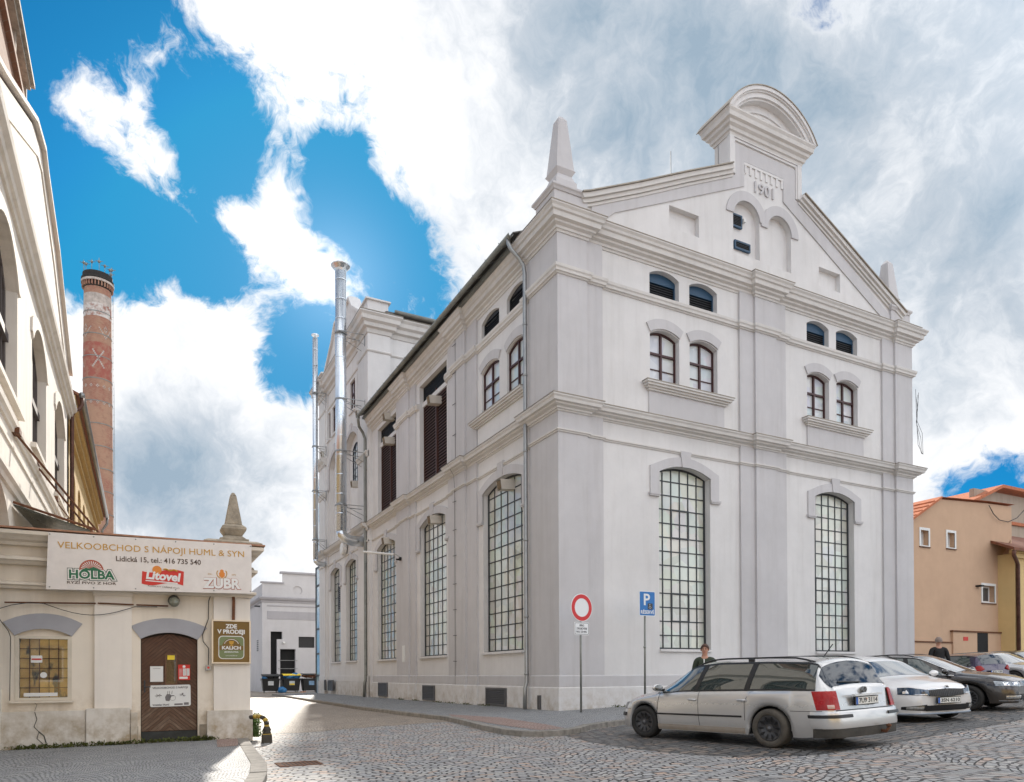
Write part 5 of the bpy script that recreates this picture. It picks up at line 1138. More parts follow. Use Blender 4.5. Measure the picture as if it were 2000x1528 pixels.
for a, c in wi:
    f = MB(LT @ Matrix.Translation((0, .24, 0))); f.prism(arch(a, c, 6.15, 8.35, 8.95), -.5, -.42, [arch(a+.12, c-.12, 6.27, 8.3, 8.83)]); f.box(((a+c)/2-.07, -.5, 6.2), ((a+c)/2+.07, -.38, 8.85)); f.box((a+.1, -.5, 7.35), (c-.1, -.36, 7.5))
    for k in (1, 2, 4, 5): u = a+(c-a)*k/6; f.box((u-.025, -.48, 6.2), (u+.025, -.42, 8.7))
    f = f.build('window', 'oldframe', LW); MB(LT).prism(arch(a, c, 6.15, 8.35, 8.95), -.24, -.23).build('pane', 'paned', f)
    MB(LT).prism([(a-.1, 8.45), (a, 8.35)]+arcline(a, c, 8.35, 8.95)[::-1][1:-1]+[(c, 8.35), (c+.2, 8.35), (c+.2, 8.75)]+arcline(a-.15, c+.15, 8.75, 9.15)+[(a-.2, 8.45)], -.01, .035).build('window_surround', 'cream3', LW)
    MB(LT).box((a-.15, -.5, 6.02), (c+.2, .1, 6.12)).build('sill', 'cream3', LW)
def lm(z, pr, name, y0=-8.5, y1=8.9, m='cream3', P=None): return MB(LT).sweep([(y0, 0), (y1, 0)], [(o, z+h) for o, h in pr], side=1).build(name, m, LW)
lm(9.42, [(-.02, 0), (.05, 0), (.07, .08), (.12, .1), (.14, .2), (.22, .26), (.24, .36), (-.02, .4)], 'string_course')
lm(5.55, [(-.02, 0), (.04, 0), (.05, .07), (.09, .1), (.1, .2), (-.02, .24)], 'string_course')
lm(5.25, [(-.02, 0), (.03, 0), (.03, .06), (-.02, .08)], 'string_course')
lm(4.45, [(-.02, 0), (.05, 0), (.07, .08), (.12, .12), (.12, .2), (-.02, .24)], 'string_course')
b = MB(LT); cl_ = [(9.1, 10.9), (4.95, 12.75), (2.35, 13.2), (1.75, 13.42), (.25, 13.06), (-3.8, 11.05), (-4.7, 10.65), (-8.6, 10.55)]
b.prism([(p[0], p[1]) for p in cl_]+[(p[0], p[1]+.1) for p in cl_[::-1]], -.5, .1); b.build('gable_coping', 'cream3', LW)
b = MB(LT); iln = [(8.0, 10.5), (4.4, 12.1), (2.1, 12.75), (1.7, 12.9), (.9, 12.75), (-3.75, 10.5), (-5, 10.0)]
b.prism(bandline(iln, -.03, .03, 0, 0), -.01, .03); b.build('gable_moulding', 'cream3', LW)
b = MB(); b.box((-13.6, -1.9, 12.0), (-13.2, 1.15, 13.75)); b.box((-13.75, -2.0, 13.75), (-13.1, 1.25, 13.88)); ch = b.build('roof_turret', 'brick', LW)
b = MB(); b.box((-13.95, -2.6, 14.5), (-12.98, 1.35, 14.6)); b.box((-13.9, -2.5, 14.38), (-13.05, 1.25, 14.5))
for yy in (-2.0, -.4, 1.15): b.box((-13.2, yy, 13.88), (-13.12, yy+.08, 14.4))
b.build('turret_roof', 'turretwood', LW)
b = MB(); b.add([(-12.95, -8.5, 10.5), (-12.95, 8.9, 10.9), (-24, 8.9, 10.9), (-24, -8.5, 10.5), (-13.4, 1.8, 13.2), (-24, 1.8, 13.2)], [(0, 4, 5, 3), (4, 1, 2, 5), (0, 1, 2, 3), (0, 1, 4), (2, 3, 5)]); b.build('roof', 'rooftile', LW)
# iron canopy on that wall, behind the shop roof
CN = thing('glass_canopy', 'rusty iron canopy with dark glass over the shop roof, fixed to the old brewery wall', 'canopy', (-12.4, -1, 4.1))
b = MB(); b.add([(-12.88, -2.5, 4.28), (-11.7, -2.5, 3.92), (-11.55, 2.6, 3.92), (-12.88, 2.6, 4.5), (-12.88, -2.5, 4.25), (-11.7, -2.5, 3.89), (-11.55, 2.6, 3.89), (-12.88, 2.6, 4.47)], [(0, 1, 2, 3), (4, 5, 6, 7), (0, 1, 5, 4), (1, 2, 6, 5), (2, 3, 7, 6), (3, 0, 4, 7)]); b.build('glazing', 'canopyglass', CN)
b = MB(); 
for q in range(6):
    y = -2.5+q*1.02; b.tube([(-12.88, y, 4.31+.04*q), (-11.6, y, 3.93)], .025, 5)
b.tube([(-11.68, -2.5, 3.93), (-11.53, 2.6, 3.93)], .03, 6); b.build('frame', 'rust', CN)
# tie rods from the wall
for i, (ya, za, e, ring) in enumerate((((-2.41), 5.6, (-10.95, 3.2, 3.75), 1), (.27, 5.76, (-11.05, 5.0, 3.8), 2), (4.3, 5.86, (-11.4, 8.4, 4.2), 0))):
    a = Vector((LX+.02, ya, za)); c = Vector(e); a2 = a+(c-a)*.0
    t = thing('tie_rod', ['rusty tie rod with an oval link, lowest anchored nearest on the old brewery wall', 'rusty tie rod with a small turnbuckle, second along the old brewery wall', 'thin rusty tie rod anchored farthest along the old brewery wall'][i], 'tie rod', a, 'iron tie rods from the old brewery wall')
    b = MB(); b.tube([a, c], .022 if i < 2 else .014, 6); b.build('rod', 'rust', t)
    MB().box(a-Vector((.06, .14, .05)), a+Vector((.1, .14, .05))).build('anchor', 'rust', t)
    if ring:
        p = a+(c-a)*.78; d = (c-a).normalized(); pts = []
        u_ = d.cross(Vector((1, 0, 0))).normalized()
        for k in range(13): an = 2*math.pi*k/12; pts.append(p+d*math.cos(an)*.3/ring+u_*math.sin(an)*.09/ring)
        b = MB(); b.tube(pts, .025, 6); b.build('link', 'rust', t)
# yellow wing beyond, with a deep eaves
YW = thing('yellow_wing', 'flaking yellow wing with a long eaves gutter beyond the old white brewery wall', 'building', (-15, 18, 0))
yh = [arch(9.5+i*2.75, 11.0+i*2.75, 6.0, 8.4, 8.7) for i in range(7)]
wall_sheet(LT, [(8.92, -.5), (29, -.5), (29, 10.3), (8.92, 10.3)], yh, .3, YW, n=-.15, m='yellow')
for i in range(7): 
    f = MB(LT).prism(yh[i], -.45, -.4, [[(9.62+i*2.75, 6.12), (10.88+i*2.75, 6.12), (10.88+i*2.75, 8.3), (9.62+i*2.75, 8.3)]]).box((10.22+i*2.75, -.44, 6.1), (10.28+i*2.75, -.36, 8.5)).box((9.6+i*2.75, -.44, 7.3), (10.9+i*2.75, -.37, 7.38)).build('window', 'oldframe', YW)
    MB(LT).prism(yh[i], -.445, -.44).build('pane', 'paned', f)
b = MB(LT); b.box((8.92, -.2, 9.5), (29, -.05, 9.62)); b.box((8.92, -.2, 9.85), (29, .06, 10.05)); b.box((8.92, -.2, 10.05), (29, .18, 10.25)); b.build('eaves_cornice', 'yellow', YW)
b = MB(); b.add([(LX+.28, 8.92, 10.25), (LX+.28, 29.2, 10.25), (LX-6, 29.2, 13.2), (LX-6, 8.92, 13.2), (LX+.28, 8.92, 10.33), (LX+.28, 29.2, 10.33), (LX-6, 29.2, 13.28), (LX-6, 8.92, 13.28)], [(0, 1, 2, 3), (4, 5, 6, 7), (0, 1, 5, 4), (1, 2, 6, 5), (3, 0, 4, 7)]); b.build('roof', 'rooftile', YW)
b = MB(); b.smooth = True; b.tube([(LX+.36, 8.9, 10.28), (LX+.36, 29.2, 10.28)], .085, 10); b.build('gutter', 'zinc', YW)
b = MB(); b.smooth = True; b.tube([(LX+.36, 9.0, 10.25), (LX+.36, 9.0, 10.0), (LX+.3, 9.0, 9.85), (LX+.15, 8.95, 9.75), (LX+.09, 8.9, 9.55), (LX+.09, 8.9, .2)], .06, 10); b.build('downpipe', 'rustpipe', YW)
b = MB(); b.smooth = True; b.tube([(LX+.36, 29, 10.25), (LX+.34, 29, 9.9), (LX+.1, 29, 9.5), (LX+.1, 29, .2)], .07, 10); b.build('downpipe', 'zinc', YW)

# ---------------------------------------------------------------- brick chimney
CH = thing('brick_chimney', 'tall round red brick factory chimney with white painted crosses', 'chimney', (-14.35, 58, -.3))
chx, chy = -14.35, 58.0; HT = 38.7
rad = lambda z: 1.42-.33*z/HT
b = MB(); b.smooth = True; b.lathe((chx, chy, -.3), [(rad(z), z) for z in range(0, 37, 2)]+[(rad(HT-1.6), HT-1.6)], 40, caps=False); b.build('shaft', 'chimneybrick', CH)
b = MB(); b.lathe((chx, chy, -.3), [(rad(HT), HT-1.7), (1.15, HT-1.6), (1.19, HT-1.1), (1.33, HT-.9), (1.33, HT-.75), (1.22, HT-.7), (1.22, HT-.3), (1.05, HT-.25)], 40); b.build('crown', 'chimneytop', CH)
b = MB()
for k in range(30):
    a = 2*math.pi*k/30; b.T = Matrix.Translation((chx, chy, 0)) @ Matrix.Rotation(a, 4, 'Z'); b.box((1.1, -.05, HT-1.9), (1.28, .05, HT-1.2))
b.build('corbels', 'chimneybrick', CH); 
b = MB(); b.lathe((chx, chy, -.3), [(1.25, HT-1.2), (1.34, HT-1.2), (1.34, HT-1.0), (1.25, HT-1.0)], 40, caps=False); b.build('white_ring', 'chimwhite', CH)
for z in [6+2.05*i for i in range(15)]:
    b = MB(); r = rad(z)+.012; b.lathe((chx, chy, -.3), [(r, z), (r+.02, z), (r+.02, z+.07), (r, z+.07)], 36, caps=False); b.build('iron_band', 'zincd', CH)
def onshaft(b, th, z, w, h, off=.012):
    r = rad(z)+off; a0 = th-w/2/r; a1 = th+w/2/r
    vs = [(chx+rr*math.cos(a), chy+rr*math.sin(a), -.3+zz_) for rr in (r-.03, r) for zz_ in (z-h/2, z+h/2) for a in (a0, a1)]
    b.add(vs, [(0, 1, 3, 2), (4, 5, 7, 6), (0, 1, 5, 4), (2, 3, 7, 6), (0, 2, 6, 4), (1, 3, 7, 5)])
fa = math.atan2(CAM.y-chy, CAM.x-chx)
for q in range(4):
    b = MB(); th0 = fa+.05+q*math.pi/2
    for k in range(-5, 6): onshaft(b, th0+k*.075, 30.4+k*.15, .13, .15); onshaft(b, th0+k*.075, 30.4-k*.15, .13, .15)
    b.build('painted_cross', 'chimwhite', CH)
    b = MB(); th0 += .55
    for k in range(-6, 7):
        onshaft(b, th0+k*.08, 32.4+abs(k)*.14, .1, .12)
        if abs(k) < 3: onshaft(b, th0+k*.07, 33.2+(2-abs(k))*.13, .09, .1); onshaft(b, th0+k*.07, 33.2-(2-abs(k))*.13, .09, .1)
    b.build('painted_diamond', 'chimwhite', CH)
b = MB()
for q in range(14):
    for rr, zz_ in ((0, 27.9), (0, 26.4)):
        th = fa+q*2*math.pi/14
        for dx, dz in ((0, .1), (0, -.1), (-.07, 0), (.07, 0)): onshaft(b, th+dx, zz_+dz, .09, .09)
b.build('painted_dots', 'chimwhite', CH)
b = MB(); b.smooth = True; b.lathe((chx, chy, -.3), [(rad(z)+.006, z) for z in (28.7, 31.9)], 40, caps=False); b.build('red_zone', 'chimred', CH)
b = MB(); b.smooth = True; b.lathe((chx, chy, -.3), [(rad(z)+.008, z) for z in (35.5, 36.4)], 40, caps=False); b.build('white_zone', 'chimwhite', CH)
b = MB(); b.smooth = True; b.lathe((chx, chy, -.3), [(rad(z)+.007, z) for z in (34.3, 35.5)], 40, caps=False); b.build('diaper_zone', 'chimdiaper', CH)
b = MB(); la = fa+1.45; lx, ly = chx+1.4*math.cos(la), chy+1.4*math.sin(la); lx2, ly2 = chx+1.12*math.cos(la), chy+1.12*math.sin(la)
b.tube([(lx+.05, ly, 0), (lx2+.05, ly2, 36.3)], .014, 4); b.tube([(lx+.16, ly-.3, 0), (lx2+.16, ly2-.3, 36.3)], .014, 4)
for k in range(60): f_ = k/60; b.tube([(lx+.05+(lx2-lx)*f_, ly+(ly2-ly)*f_, 36.3*f_), (lx+.16+(lx2-lx)*f_, ly-.3+(ly2-ly)*f_, 36.3*f_)], .01, 3)
b.build('ladder', 'zincd', CH)
b = MB()
for k, (a, h_) in enumerate(((fa-1.2, .9), (fa-.9, .5), (fa-.4, .8), (fa+.1, 1.1), (fa+.5, .6), (fa+1.0, .5), (fa+1.3, .9), (fa+2, .8))):
    x, y = chx+1.18*math.cos(a), chy+1.18*math.sin(a); b.tube([(x, y, HT-.6), (x, y, HT-.3+h_*.8)], .025, 5); b.lathe((x, y, HT-.3+h_*.5), [(0, -.12), (.12, -.06), (.14, .06), (0, .12)], 8, 'y' if k % 2 else 'x'); b.tube([(x-.3, y, HT-.2+h_*.4), (x+.3, y+.2, HT-.15+h_*.5)], .025, 4)
b.build('antennas', 'zincd', CH)

# ---------------------------------------------------------------- low annex closing the alley
AX = thing('annex_building', 'low pale grey annex with a stepped parapet and black openings closing the alley', 'building', (4, 45, -.2))
AF = Matrix(((1, 0, 0, 0), (0, -1, 0, 45), (0, 0, 1, 0), (0, 0, 0, 1))); ax0 = -1.78
dk = [(-1.1, -.15), (-.58, -.15), (-.58, 4.25), (-.15, 4.25), (-.15, 4.9), (-1.1, 4.9)]; dr_ = [(-.33, -.15), (.94, -.15), (.94, 3.42), (-.33, 3.42)]; sq_ = [(1.2, 3.55), (2.55, 3.55), (2.55, 4.5), (1.2, 4.5)]
wall_sheet(AF, [(ax0, -.8), (9, -.8), (9, 9.9), (-.15, 9.9), (-.15, 9.0), (ax0, 9.0)], [dk, dr_, sq_, [(1.12+.4*math.cos(R(a)), 8.45+.4*math.sin(R(a))) for a in range(0, 360, 20)]], .4, AX, n=0, m='annexw')
b = MB(AF); b.prism(dk, -.42, -.4); b.build('dark_panel', 'black', AX); b = MB(AF); b.prism(dr_, -.42, -.4); b.build('dark_door', 'black', AX); b = MB(AF); b.prism(sq_, -.3, -.2); b.build('vent_panel', 'blacklouvre', AX); MB(AF).lathe((1.12, -.1, 8.45), [(0, -.3), (.42, -.3), (.42, .0), (0, .0)], 24, 'y').build('roundel', 'annexw', AX)
b = MB(); b.box((ax0, 45.001, -.8), (ax0+.3, 58, 8.9)); b.box((ax0, 58, -.8), (9, 58.3, 8.9)); b.box((ax0, 45.3, 7.6), (9, 58, 7.8)); b.build('wall', 'annexw', AX)
b = MB(); APth = [(ax0, 58), (ax0, 45), (9, 45)]; b.sweep(APth, [(-.05, 7.35), (.05, 7.35), (.08, 7.5), (.2, 7.58), (.26, 7.7), (.26, 7.78), (-.05, 7.85)], side=-1); b.build('cornice', 'trimd', AX)
b = MB(AF); b.box((ax0-.1, -.4, 8.98), (-.02, .1, 9.1)); b.box((-.3, -.45, 9.86), (9, .14, 10.02)); b.build('parapet_coping', 'trimd', AX)
b = MB(AF); b.box((-1.38, -.02, 5.94), (5, .03, 6.62)); b.box((-1.38, -.02, 7.04), (5, .04, 7.12)); b.build('painted_band', 'trimd', AX)
b = MB(AF); 
for z in (2.45, 1.75): b.tube([(-.5, .06, z), (1.1, .06, z)], .025, 6)
for u in (-.45, 1.05): b.tube([(u, 0, 2.45), (u, .07, 2.45)], .03, 6); b.tube([(u, 0, 1.75), (u, .07, 1.75)], .03, 6)
b.build('door_rail', 'zinc', AX)
b = MB(AF); b.box((-.13, 0, 3.9), (.03, .15, 4.05)); b.lathe((-.05, .2, 3.95), [(.08, -.08), (.09, .08), (.05, .1)], 10, 'y'); b.build('door_lamp', 'white', AX)
b = MB(LF @ Matrix.Translation((0, -ax0, 0))); 
for k in range(6): b.box((47.2, .0, 3.3+.17*k), (48.0, .03, 3.4+.17*k))
b.build('side_grille', 'greylouvre', AX)
b = MB(LF @ Matrix.Translation((0, -ax0, 0))); b.box((45.8, .05, 7.0), (45.95, .5, 7.12)); b.build('wall_camera', 'frame', AX)
GLK = thing('glass_link', 'narrow dark framed glass bay at the far end of the white facade', 'glass bay', (.1, 32, 0))
b = MB(); b.box((.02, 31.22, -.4), (.12, 32.6, 8.6)); b.build('glazing', 'glassblue', GLK)
b = MB()
for z in (-.3, 1.1, 2.6, 4.3, 5.9, 7.3, 8.55): b.box((-.02, 31.22, z), (.14, 32.6, z+.12))
for k in range(2): b.box((-.03, 31.25+k*1.28, -.4), (.15, 31.33+k*1.28, 8.67))
b.build('frame', 'frame', GLK)
# upper glazed strip on the end of the gabled block
b = MB(); b.box((.3, 31.22, 8.7), (.4, 33.2, 15)); b.build('glazing', 'glassblue', GLK)

# ---------------------------------------------------------------- waste containers
def bag(b, c, s, seed, col=None):
    rr = random.Random(seed); n = 9; rows = []
    for i in range(n+1):
        th = math.pi*i/n; row = []
        for k in range(13):
            ph = 2*math.pi*(k % 12)/12; q = 1+.22*math.sin(3*ph+seed+i)+.12*math.sin(5*ph+i*2.+seed)
            row.append((c[0]+s[0]*math.sin(th)*math.cos(ph)*q, c[1]+s[1]*math.sin(th)*math.sin(ph)*q, c[2]+s[2]*math.cos(th)*(1+.1*math.sin(4*ph+seed))))
        rows.append(row)
    b.grid(rows)
def container(x, y, rz, label, lidm, lab):
    t = thing('waste_container', label, 'bin', (x, y, -.22), 'waste containers in the alley'); W_, D_, H_ = .66, .5, 1.12
    b = MB(); b.add([(-W_*.86, -D_*.8, .18), (W_*.86, -D_*.8, .18), (W_*.86, D_*.8, .18), (-W_*.86, D_*.8, .18), (-W_, -D_, H_), (W_, -D_, H_), (W_, D_, H_), (-W_, D_, H_)], [(0, 1, 2, 3), (0, 1, 5, 4), (1, 2, 6, 5), (2, 3, 7, 6), (3, 0, 4, 7)])
    b.add([(-W_*.84, -D_*.78, .22), (W_*.84, -D_*.78, .22), (W_*.84, D_*.78, .22), (-W_*.84, D_*.78, .22), (-W_+.03, -D_+.03, H_), (W_-.03, -D_+.03, H_), (W_-.03, D_-.03, H_), (-W_+.03, D_-.03, H_)], [(0, 1, 2, 3), (0, 1, 5, 4), (1, 2, 6, 5), (2, 3, 7, 6), (3, 0, 4, 7)])
    bb = b
    body = raw(bb, 'body', 'binblack', t)
    b = MB(); b.box((-W_-.05, -D_-.05, H_-.04), (-W_+.04, D_+.05, H_+.03)); b.box((W_-.04, -D_-.05, H_-.04), (W_+.05, D_+.05, H_+.03)); b.box((-W_, -D_-.05, H_-.04), (W_, -D_+.03, H_+.03)); b.box((-W_, D_-.03, H_-.04), (W_, D_+.05, H_+.03)); raw(b, 'rim', 'binblack', t)
    b = MB(); b.smooth = True
    rows = [[(u, -D_*.0+D_*1.0-.1+.0-1.0*(1-math.cos(a))*.9*0+(-1.02*math.sin(a))*.95+.05, H_+.2+.32*math.cos(a)*.6+.25*math.sin(a)*lidm[1]) for u in (-W_-.05, W_+.05)] for a in [math.pi*.5*k/6 for k in range(7)]]
    rows += [[(p[0], p[1], p[2]-.03) for p in r] for r in rows[::-1]]
    b.grid(rows); raw(b, 'lid', lidm[0], t)
    for sx in (-1, 1):
        for sy in (-1, 1): b = MB(); b.lathe((sx*W_*.7, sy*D_*.6, .09), [(.03, -.03), (.09, -.03), (.09, .03), (.03, .03)], 14, 'x'); raw(b, 'wheel', 'zincd', t)
        b = MB(); b.tube([(sx*(W_+.02), -.1, H_-.1), (sx*(W_+.1), -.1, H_-.1), (sx*(W_+.1), .1, H_-.1), (sx*(W_+.02), .1, H_-.1)], .02, 6); raw(b, 'handle', 'zincd', t)
    b = MB(); b.box((-.22, -D_*.97-.012, .62), (.2, -D_*.93-.03, .95)); raw(b, 'sticker', lab, t)
    if lab == 'stickyellow': b = MB(); b.box((-.2, -D_*.97-.03, .64), (.18, -D_*.97-.01, .76)); raw(b, 'sticker', 'signyellow', t)
    t.rotation_euler = (0, 0, rz)
    return t
def raw(b, name, m, parent, label=None, smooth=None):
    """mesh given in the parent's own coordinates"""
    loc = parent.location.copy(); q = parent; o = b.build(name, m, None, label, smooth=smooth); o.parent = parent; return o
t1 = container(-1.72, 41.2, R(-3), 'black waste container with a dark half-open lid, leftmost of the three', ('binblack', .1), 'sticker')
t2 = container(-.2, 41.0, R(4), 'black waste container with a yellow lid and blue bags, middle of the three', ('signyellow', .35), 'stickyellow')
t3 = container(1.28, 40.7, R(2), 'black waste container heaped with cardboard, against the white corner, rightmost of the three', ('binblack', .5), 'stickblue')
def bags(lst, name, m, label, cat='rubbish bag'):
    for i, (c, s) in enumerate(lst):
        b = MB(); b.smooth = True; bag(b, c, s, i*1.7+c[0]); o = b.build(name, m, thing(name, label if i == 0 else label, cat, c)) if False else b.build(name, m); o['label'] = label[i]; o['category'] = cat; o['group'] = name+'s by the containers'
bags([((-2.2, 40.95, 1.02), (.22, .22, .2)), ((-.35, 40.8, 1.06), (.42, .34, .22)), ((.15, 40.85, 1.12), (.34, .3, .26)), ((-.98, 40.3, .02), (.33, .3, .26))], 'rubbish_bag', 'bagblue', ['small blue bag squeezed out of the leftmost container', 'flat blue bag on the left in the yellow-lidded container', 'bulging blue bag on the right in the yellow-lidded container', 'full blue rubbish bag lying on the ground between two containers'])
bags([((-1.85, 41.05, 1.06), (.32, .3, .17)), ((-1.35, 41.1, 1.05), (.3, .3, .16))], 'black_bag', 'bagblack', ['black bag in the middle of the leftmost container', 'black bag on the right in the leftmost container'])
b = MB()
for i in range(16):
    b.T = Matrix.Translation((1.28+random.uniform(-.5, .5), 40.7+random.uniform(-.35, .3), 1.0+random.uniform(0, .25))) @ Matrix.Rotation(random.uniform(-.7, .7), 4, 'X') @ Matrix.Rotation(random.uniform(0, 3), 4, 'Z'); b.box((-.2, -.14, -.015), (.2, .14, .015))
o = b.build('cardboard', 'cardboard'); o['kind'] = 'stuff'
o = b = MB(); b.T = Matrix.Translation((.62, 40.2, -.16)) @ Matrix.Rotation(.5, 4, 'Z'); b.box((-.2, -.12, -.05), (.2, .12, .06)); tag(b.build('crumpled_box', 'cardboard'), 'small crumpled cardboard box on the ground by the containers', 'box')
# tree beyond the annex
def tree(x, y, z0, h, r, label, n=900):
    t = thing('leafy_tree', label, 'tree', (x, y, z0)); b = MB(); b.tube([(x, y, z0), (x+.2, y, z0+h*.4), (x-.1, y, z0+h*.75)], .2, 8, rads=[.28, .2, .1])
    for k in range(7): a = k*.9; b.tube([(x+.1, y, z0+h*.4+k*.25), (x+r*.7*math.cos(a), y+r*.7*math.sin(a), z0+h*.6+.3*k)], .06, 5, rads=[.08, .03])
    b.build('trunk', 'bark', t); b = MB()
    cs = [(random.gauss(0, r*.45), random.gauss(0, r*.45), h*.7+random.gauss(0, r*.35)) for _ in range(14)]
    for i in range(n):
        c = random.choice(cs); leaf(b, (x+c[0]+random.gauss(0, r*.22), y+c[1]+random.gauss(0, r*.22), z0+c[2]+random.gauss(0, r*.2)), (random.gauss(0, 1), random.gauss(0, 1), random.gauss(0, .7)), .09, .26)
    b.build('crown', 'leaf', t)
tree(3.4, 60.5, -.5, 13.5, 2.4, 'green treetop showing just above the annex parapet', 1600)
# ---------------------------------------------------------------- cars
def lerp(a, b, t): return a+(b-a)*t
def pl(pts, x):
    if x <= pts[0][0]: return pts[0][1]
    for (a, c), (d, e) in zip(pts, pts[1:]):
        if x <= d:
            t = (x-a)/(d-a); return c+(e-c)*t
    return pts[-1][1]
def gup(x, y):
    e = .3; return Vector((-(gz(x+e, y)-gz(x-e, y))/2/e, -(gz(x, y+e)-gz(x, y-e))/2/e, 1)).normalized()
class Car:
    NS = 7
    def __init__(s, name, label, x, y, head, sp, group=None, zs=.93):
        s.sp = sp; s.t = thing(name, label, 'car', (0, 0, 0), group)
        u = gup(x, y); f = Vector((math.cos(R(head)), math.sin(R(head)), 0)); f = (f-u*f.dot(u)).normalized(); l = u.cross(f)
        s.mx = Matrix((f, l, u)).transposed().to_4x4(); s.mx.translation = (x, y, gz(x, y)+.004)
        s.zs = zs; s.xf, s.xr, s.hw = sp['xf'], sp['xr'], sp['hw']
    def finish(s):
        s.t.matrix_world = s.mx @ Matrix.Diagonal((1, 1, s.zs, 1))
    def zb(s, x):
        z = s.sp['sill']
        z = pl([(s.xr, z+.06), (s.xr+.5, z), (s.xf-.5, z), (s.xf, z+.0)], x)
        for w in s.sp['wheels']:
            d = abs(x-w)
            r = s.sp.get('ar', .365)
            if d < r: z = max(z, .31+math.sqrt(r*r-d*d))
        return z
    def w(s, x):
        h = s.hw*(1-.035*((x-.0)/2.2)**2)
        return h*(1-.26*math.exp(-((s.xf-x)/.13))-.05*math.exp(-((s.xf-x)/.5)))*(1-.15*math.exp(-((x-s.xr)/.10)))
    def sec(s, x):
        h = s.w(x); top = pl(s.sp['top'], x); belt = min(pl(s.sp['belt'], x), top-.03); zb = s.zb(x); g = max(0, min(1, (top-belt)/.42))
        g = g*g*(3-2*g)
        P = [(h*.93, zb-.0), (h*.965, zb+.0)]
        for f, k in ((.06, .975), (.28, .995), (.52, 1.), (.72, .992), (.86, .975), (.95, .95)): P.append((h*k, lerp(zb, belt, f)))
        P.append((h*lerp(.915, .925, g), belt))                                  # 8 shoulder
        ry = h*lerp(.80, s.sp.get('rw', .70), g); rz = lerp(lerp(belt, top, .72), top-.075, g)
        for f in (.33, .66): P.append((lerp(P[8][0], ry, f)+.012*g, lerp(belt, rz, f)))
        P.append((ry, rz))                                                       # 11 rail
        for f in (.12, .3, .6, .85, 1.): P.append((ry*(1-f), lerp(rz, top, 1-(1-f)**2.4)))
        return P
    def warp(s, p):
        x, y, z = p; k = max(0, (x-(s.xf-.7))/.7)
        if k > 0: x -= k*k*s.sp.get('nose', .22)*max(0, z-.42)+k*k*s.sp.get('chin', .1)*max(0, .42-z)
        k = max(0, ((s.xr+.35)-x)/.35)
        if k > 0: x += k*s.sp.get('tail', .16)*max(0, z-.5)
        # plan: ends bow outwards in the middle
        a = abs(y)/s.hw
        if x > s.xf-.6: x -= .10*(a**2)*min(1, (x-(s.xf-.6))/.6)
        if x < s.xr+.4: x += .07*(a**2)*min(1, ((s.xr+.4)-x)/.4)
        return Vector((x, y, z))
    def P(s, x, t, side, off=0.):
        """point on the skin: t runs along the half section"""
        q = s.sec(x); t = max(0, min(len(q)-1-1e-6, t)); i = int(t); f = t-i
        y, z = lerp(q[i][0], q[i+1][0], f), lerp(q[i][1], q[i+1][1], f)
        if off:
            e = .02; q2 = s.sec(x+e); y2, z2 = lerp(q2[i][0], q2[i+1][0], f), lerp(q2[i][1], q2[i+1][1], f)
            a = Vector((e, y2-y, z2-z)); b = Vector((0, q[i+1][0]-q[i][0], q[i+1][1]-q[i][1]))
            n = a.cross(b)
            if n.length < 1e-9: n = Vector((0, 1, 0))
            n.normalize()
            if n.y < 0 and n.z < 0 or (abs(n.z) < .3 and n.y < 0) or (n.z < -.3): n = -n
            v = Vector((x, y, z))+n*off
        else: v = Vector((x, y, z))
        v = s.warp(v); v.y *= side; return v
    def raw(s, b, name, m, parent=None, smooth=False, auto=None):
        o = b.build(name, m, None, smooth=smooth); o.parent = parent or s.t
        if auto: autosmooth(o, auto)
        return o
    def shell(s, m):
        xs = sorted(set([round(s.xr+(s.xf-s.xr)*i/64, 4) for i in range(65)]+[round(s.xf-d, 4) for d in (.02, .05, .09, .14)]+[round(s.xr+d, 4) for d in (.02, .05, .1)]+[round(w_+q*.363, 4) for w_ in s.sp['wheels'] for q in (-1.005, -.99, -.96, -.9, -.8, .8, .9, .96, .99, 1.005)]))
        b = MB(); rows = []
        for x in xs:
            n = len(s.sec(x)); rows.append([s.P(x, t, 1) for t in range(n-1)]+[s.P(x, n-1.0001, 1)]+[s.P(x, t, -1) for t in range(n-2, -1, -1)])
        b.grid(rows); k = len(rows[0]); n = len(rows)
        b.f.append(list(range(k))); b.sm.append(False); b.f.append([(n-1)*k+i for i in range(k)]); b.sm.append(False)
        s.body = s.raw(b, 'body', m, auto=33)
        b = MB(); z0 = s.sp['sill']+.03
        b.box((s.xr+.25, -s.hw*.62, z0), (s.xf-.35, s.hw*.62, .62))
        b.box((s.xr+.12, -s.hw*.75, z0+.04), (s.xr+.5, s.hw*.75, .5)); b.box((s.sp['wheels'][0]+.38, -s.hw*.9, z0-.02), (s.sp['wheels'][1]-.38, s.hw*.9, .3))
        s.raw(b, 'underbody', 'black')
        for w_ in s.sp['wheels']:
            for sd in (1, -1):
                b = MB(); b.smooth = True; r = s.sp.get('ar', .365)+.004
                b.grid([[(w_+r*math.cos(a), sd*y, .31+r*math.sin(a)) for y in (s.hw*.55, s.w(w_)*.955)] for a in [math.pi*i/16 for i in range(-1, 18)]])
                b.smooth = False
                b.add([(w_-r, sd*s.hw*.56, .2), (w_+r, sd*s.hw*.56, .2), (w_+r, sd*s.hw*.56, .31+r), (w_-r, sd*s.hw*.56, .31+r)], [(0, 1, 2, 3)]); s.raw(b, 'wheel_arch', 'black')
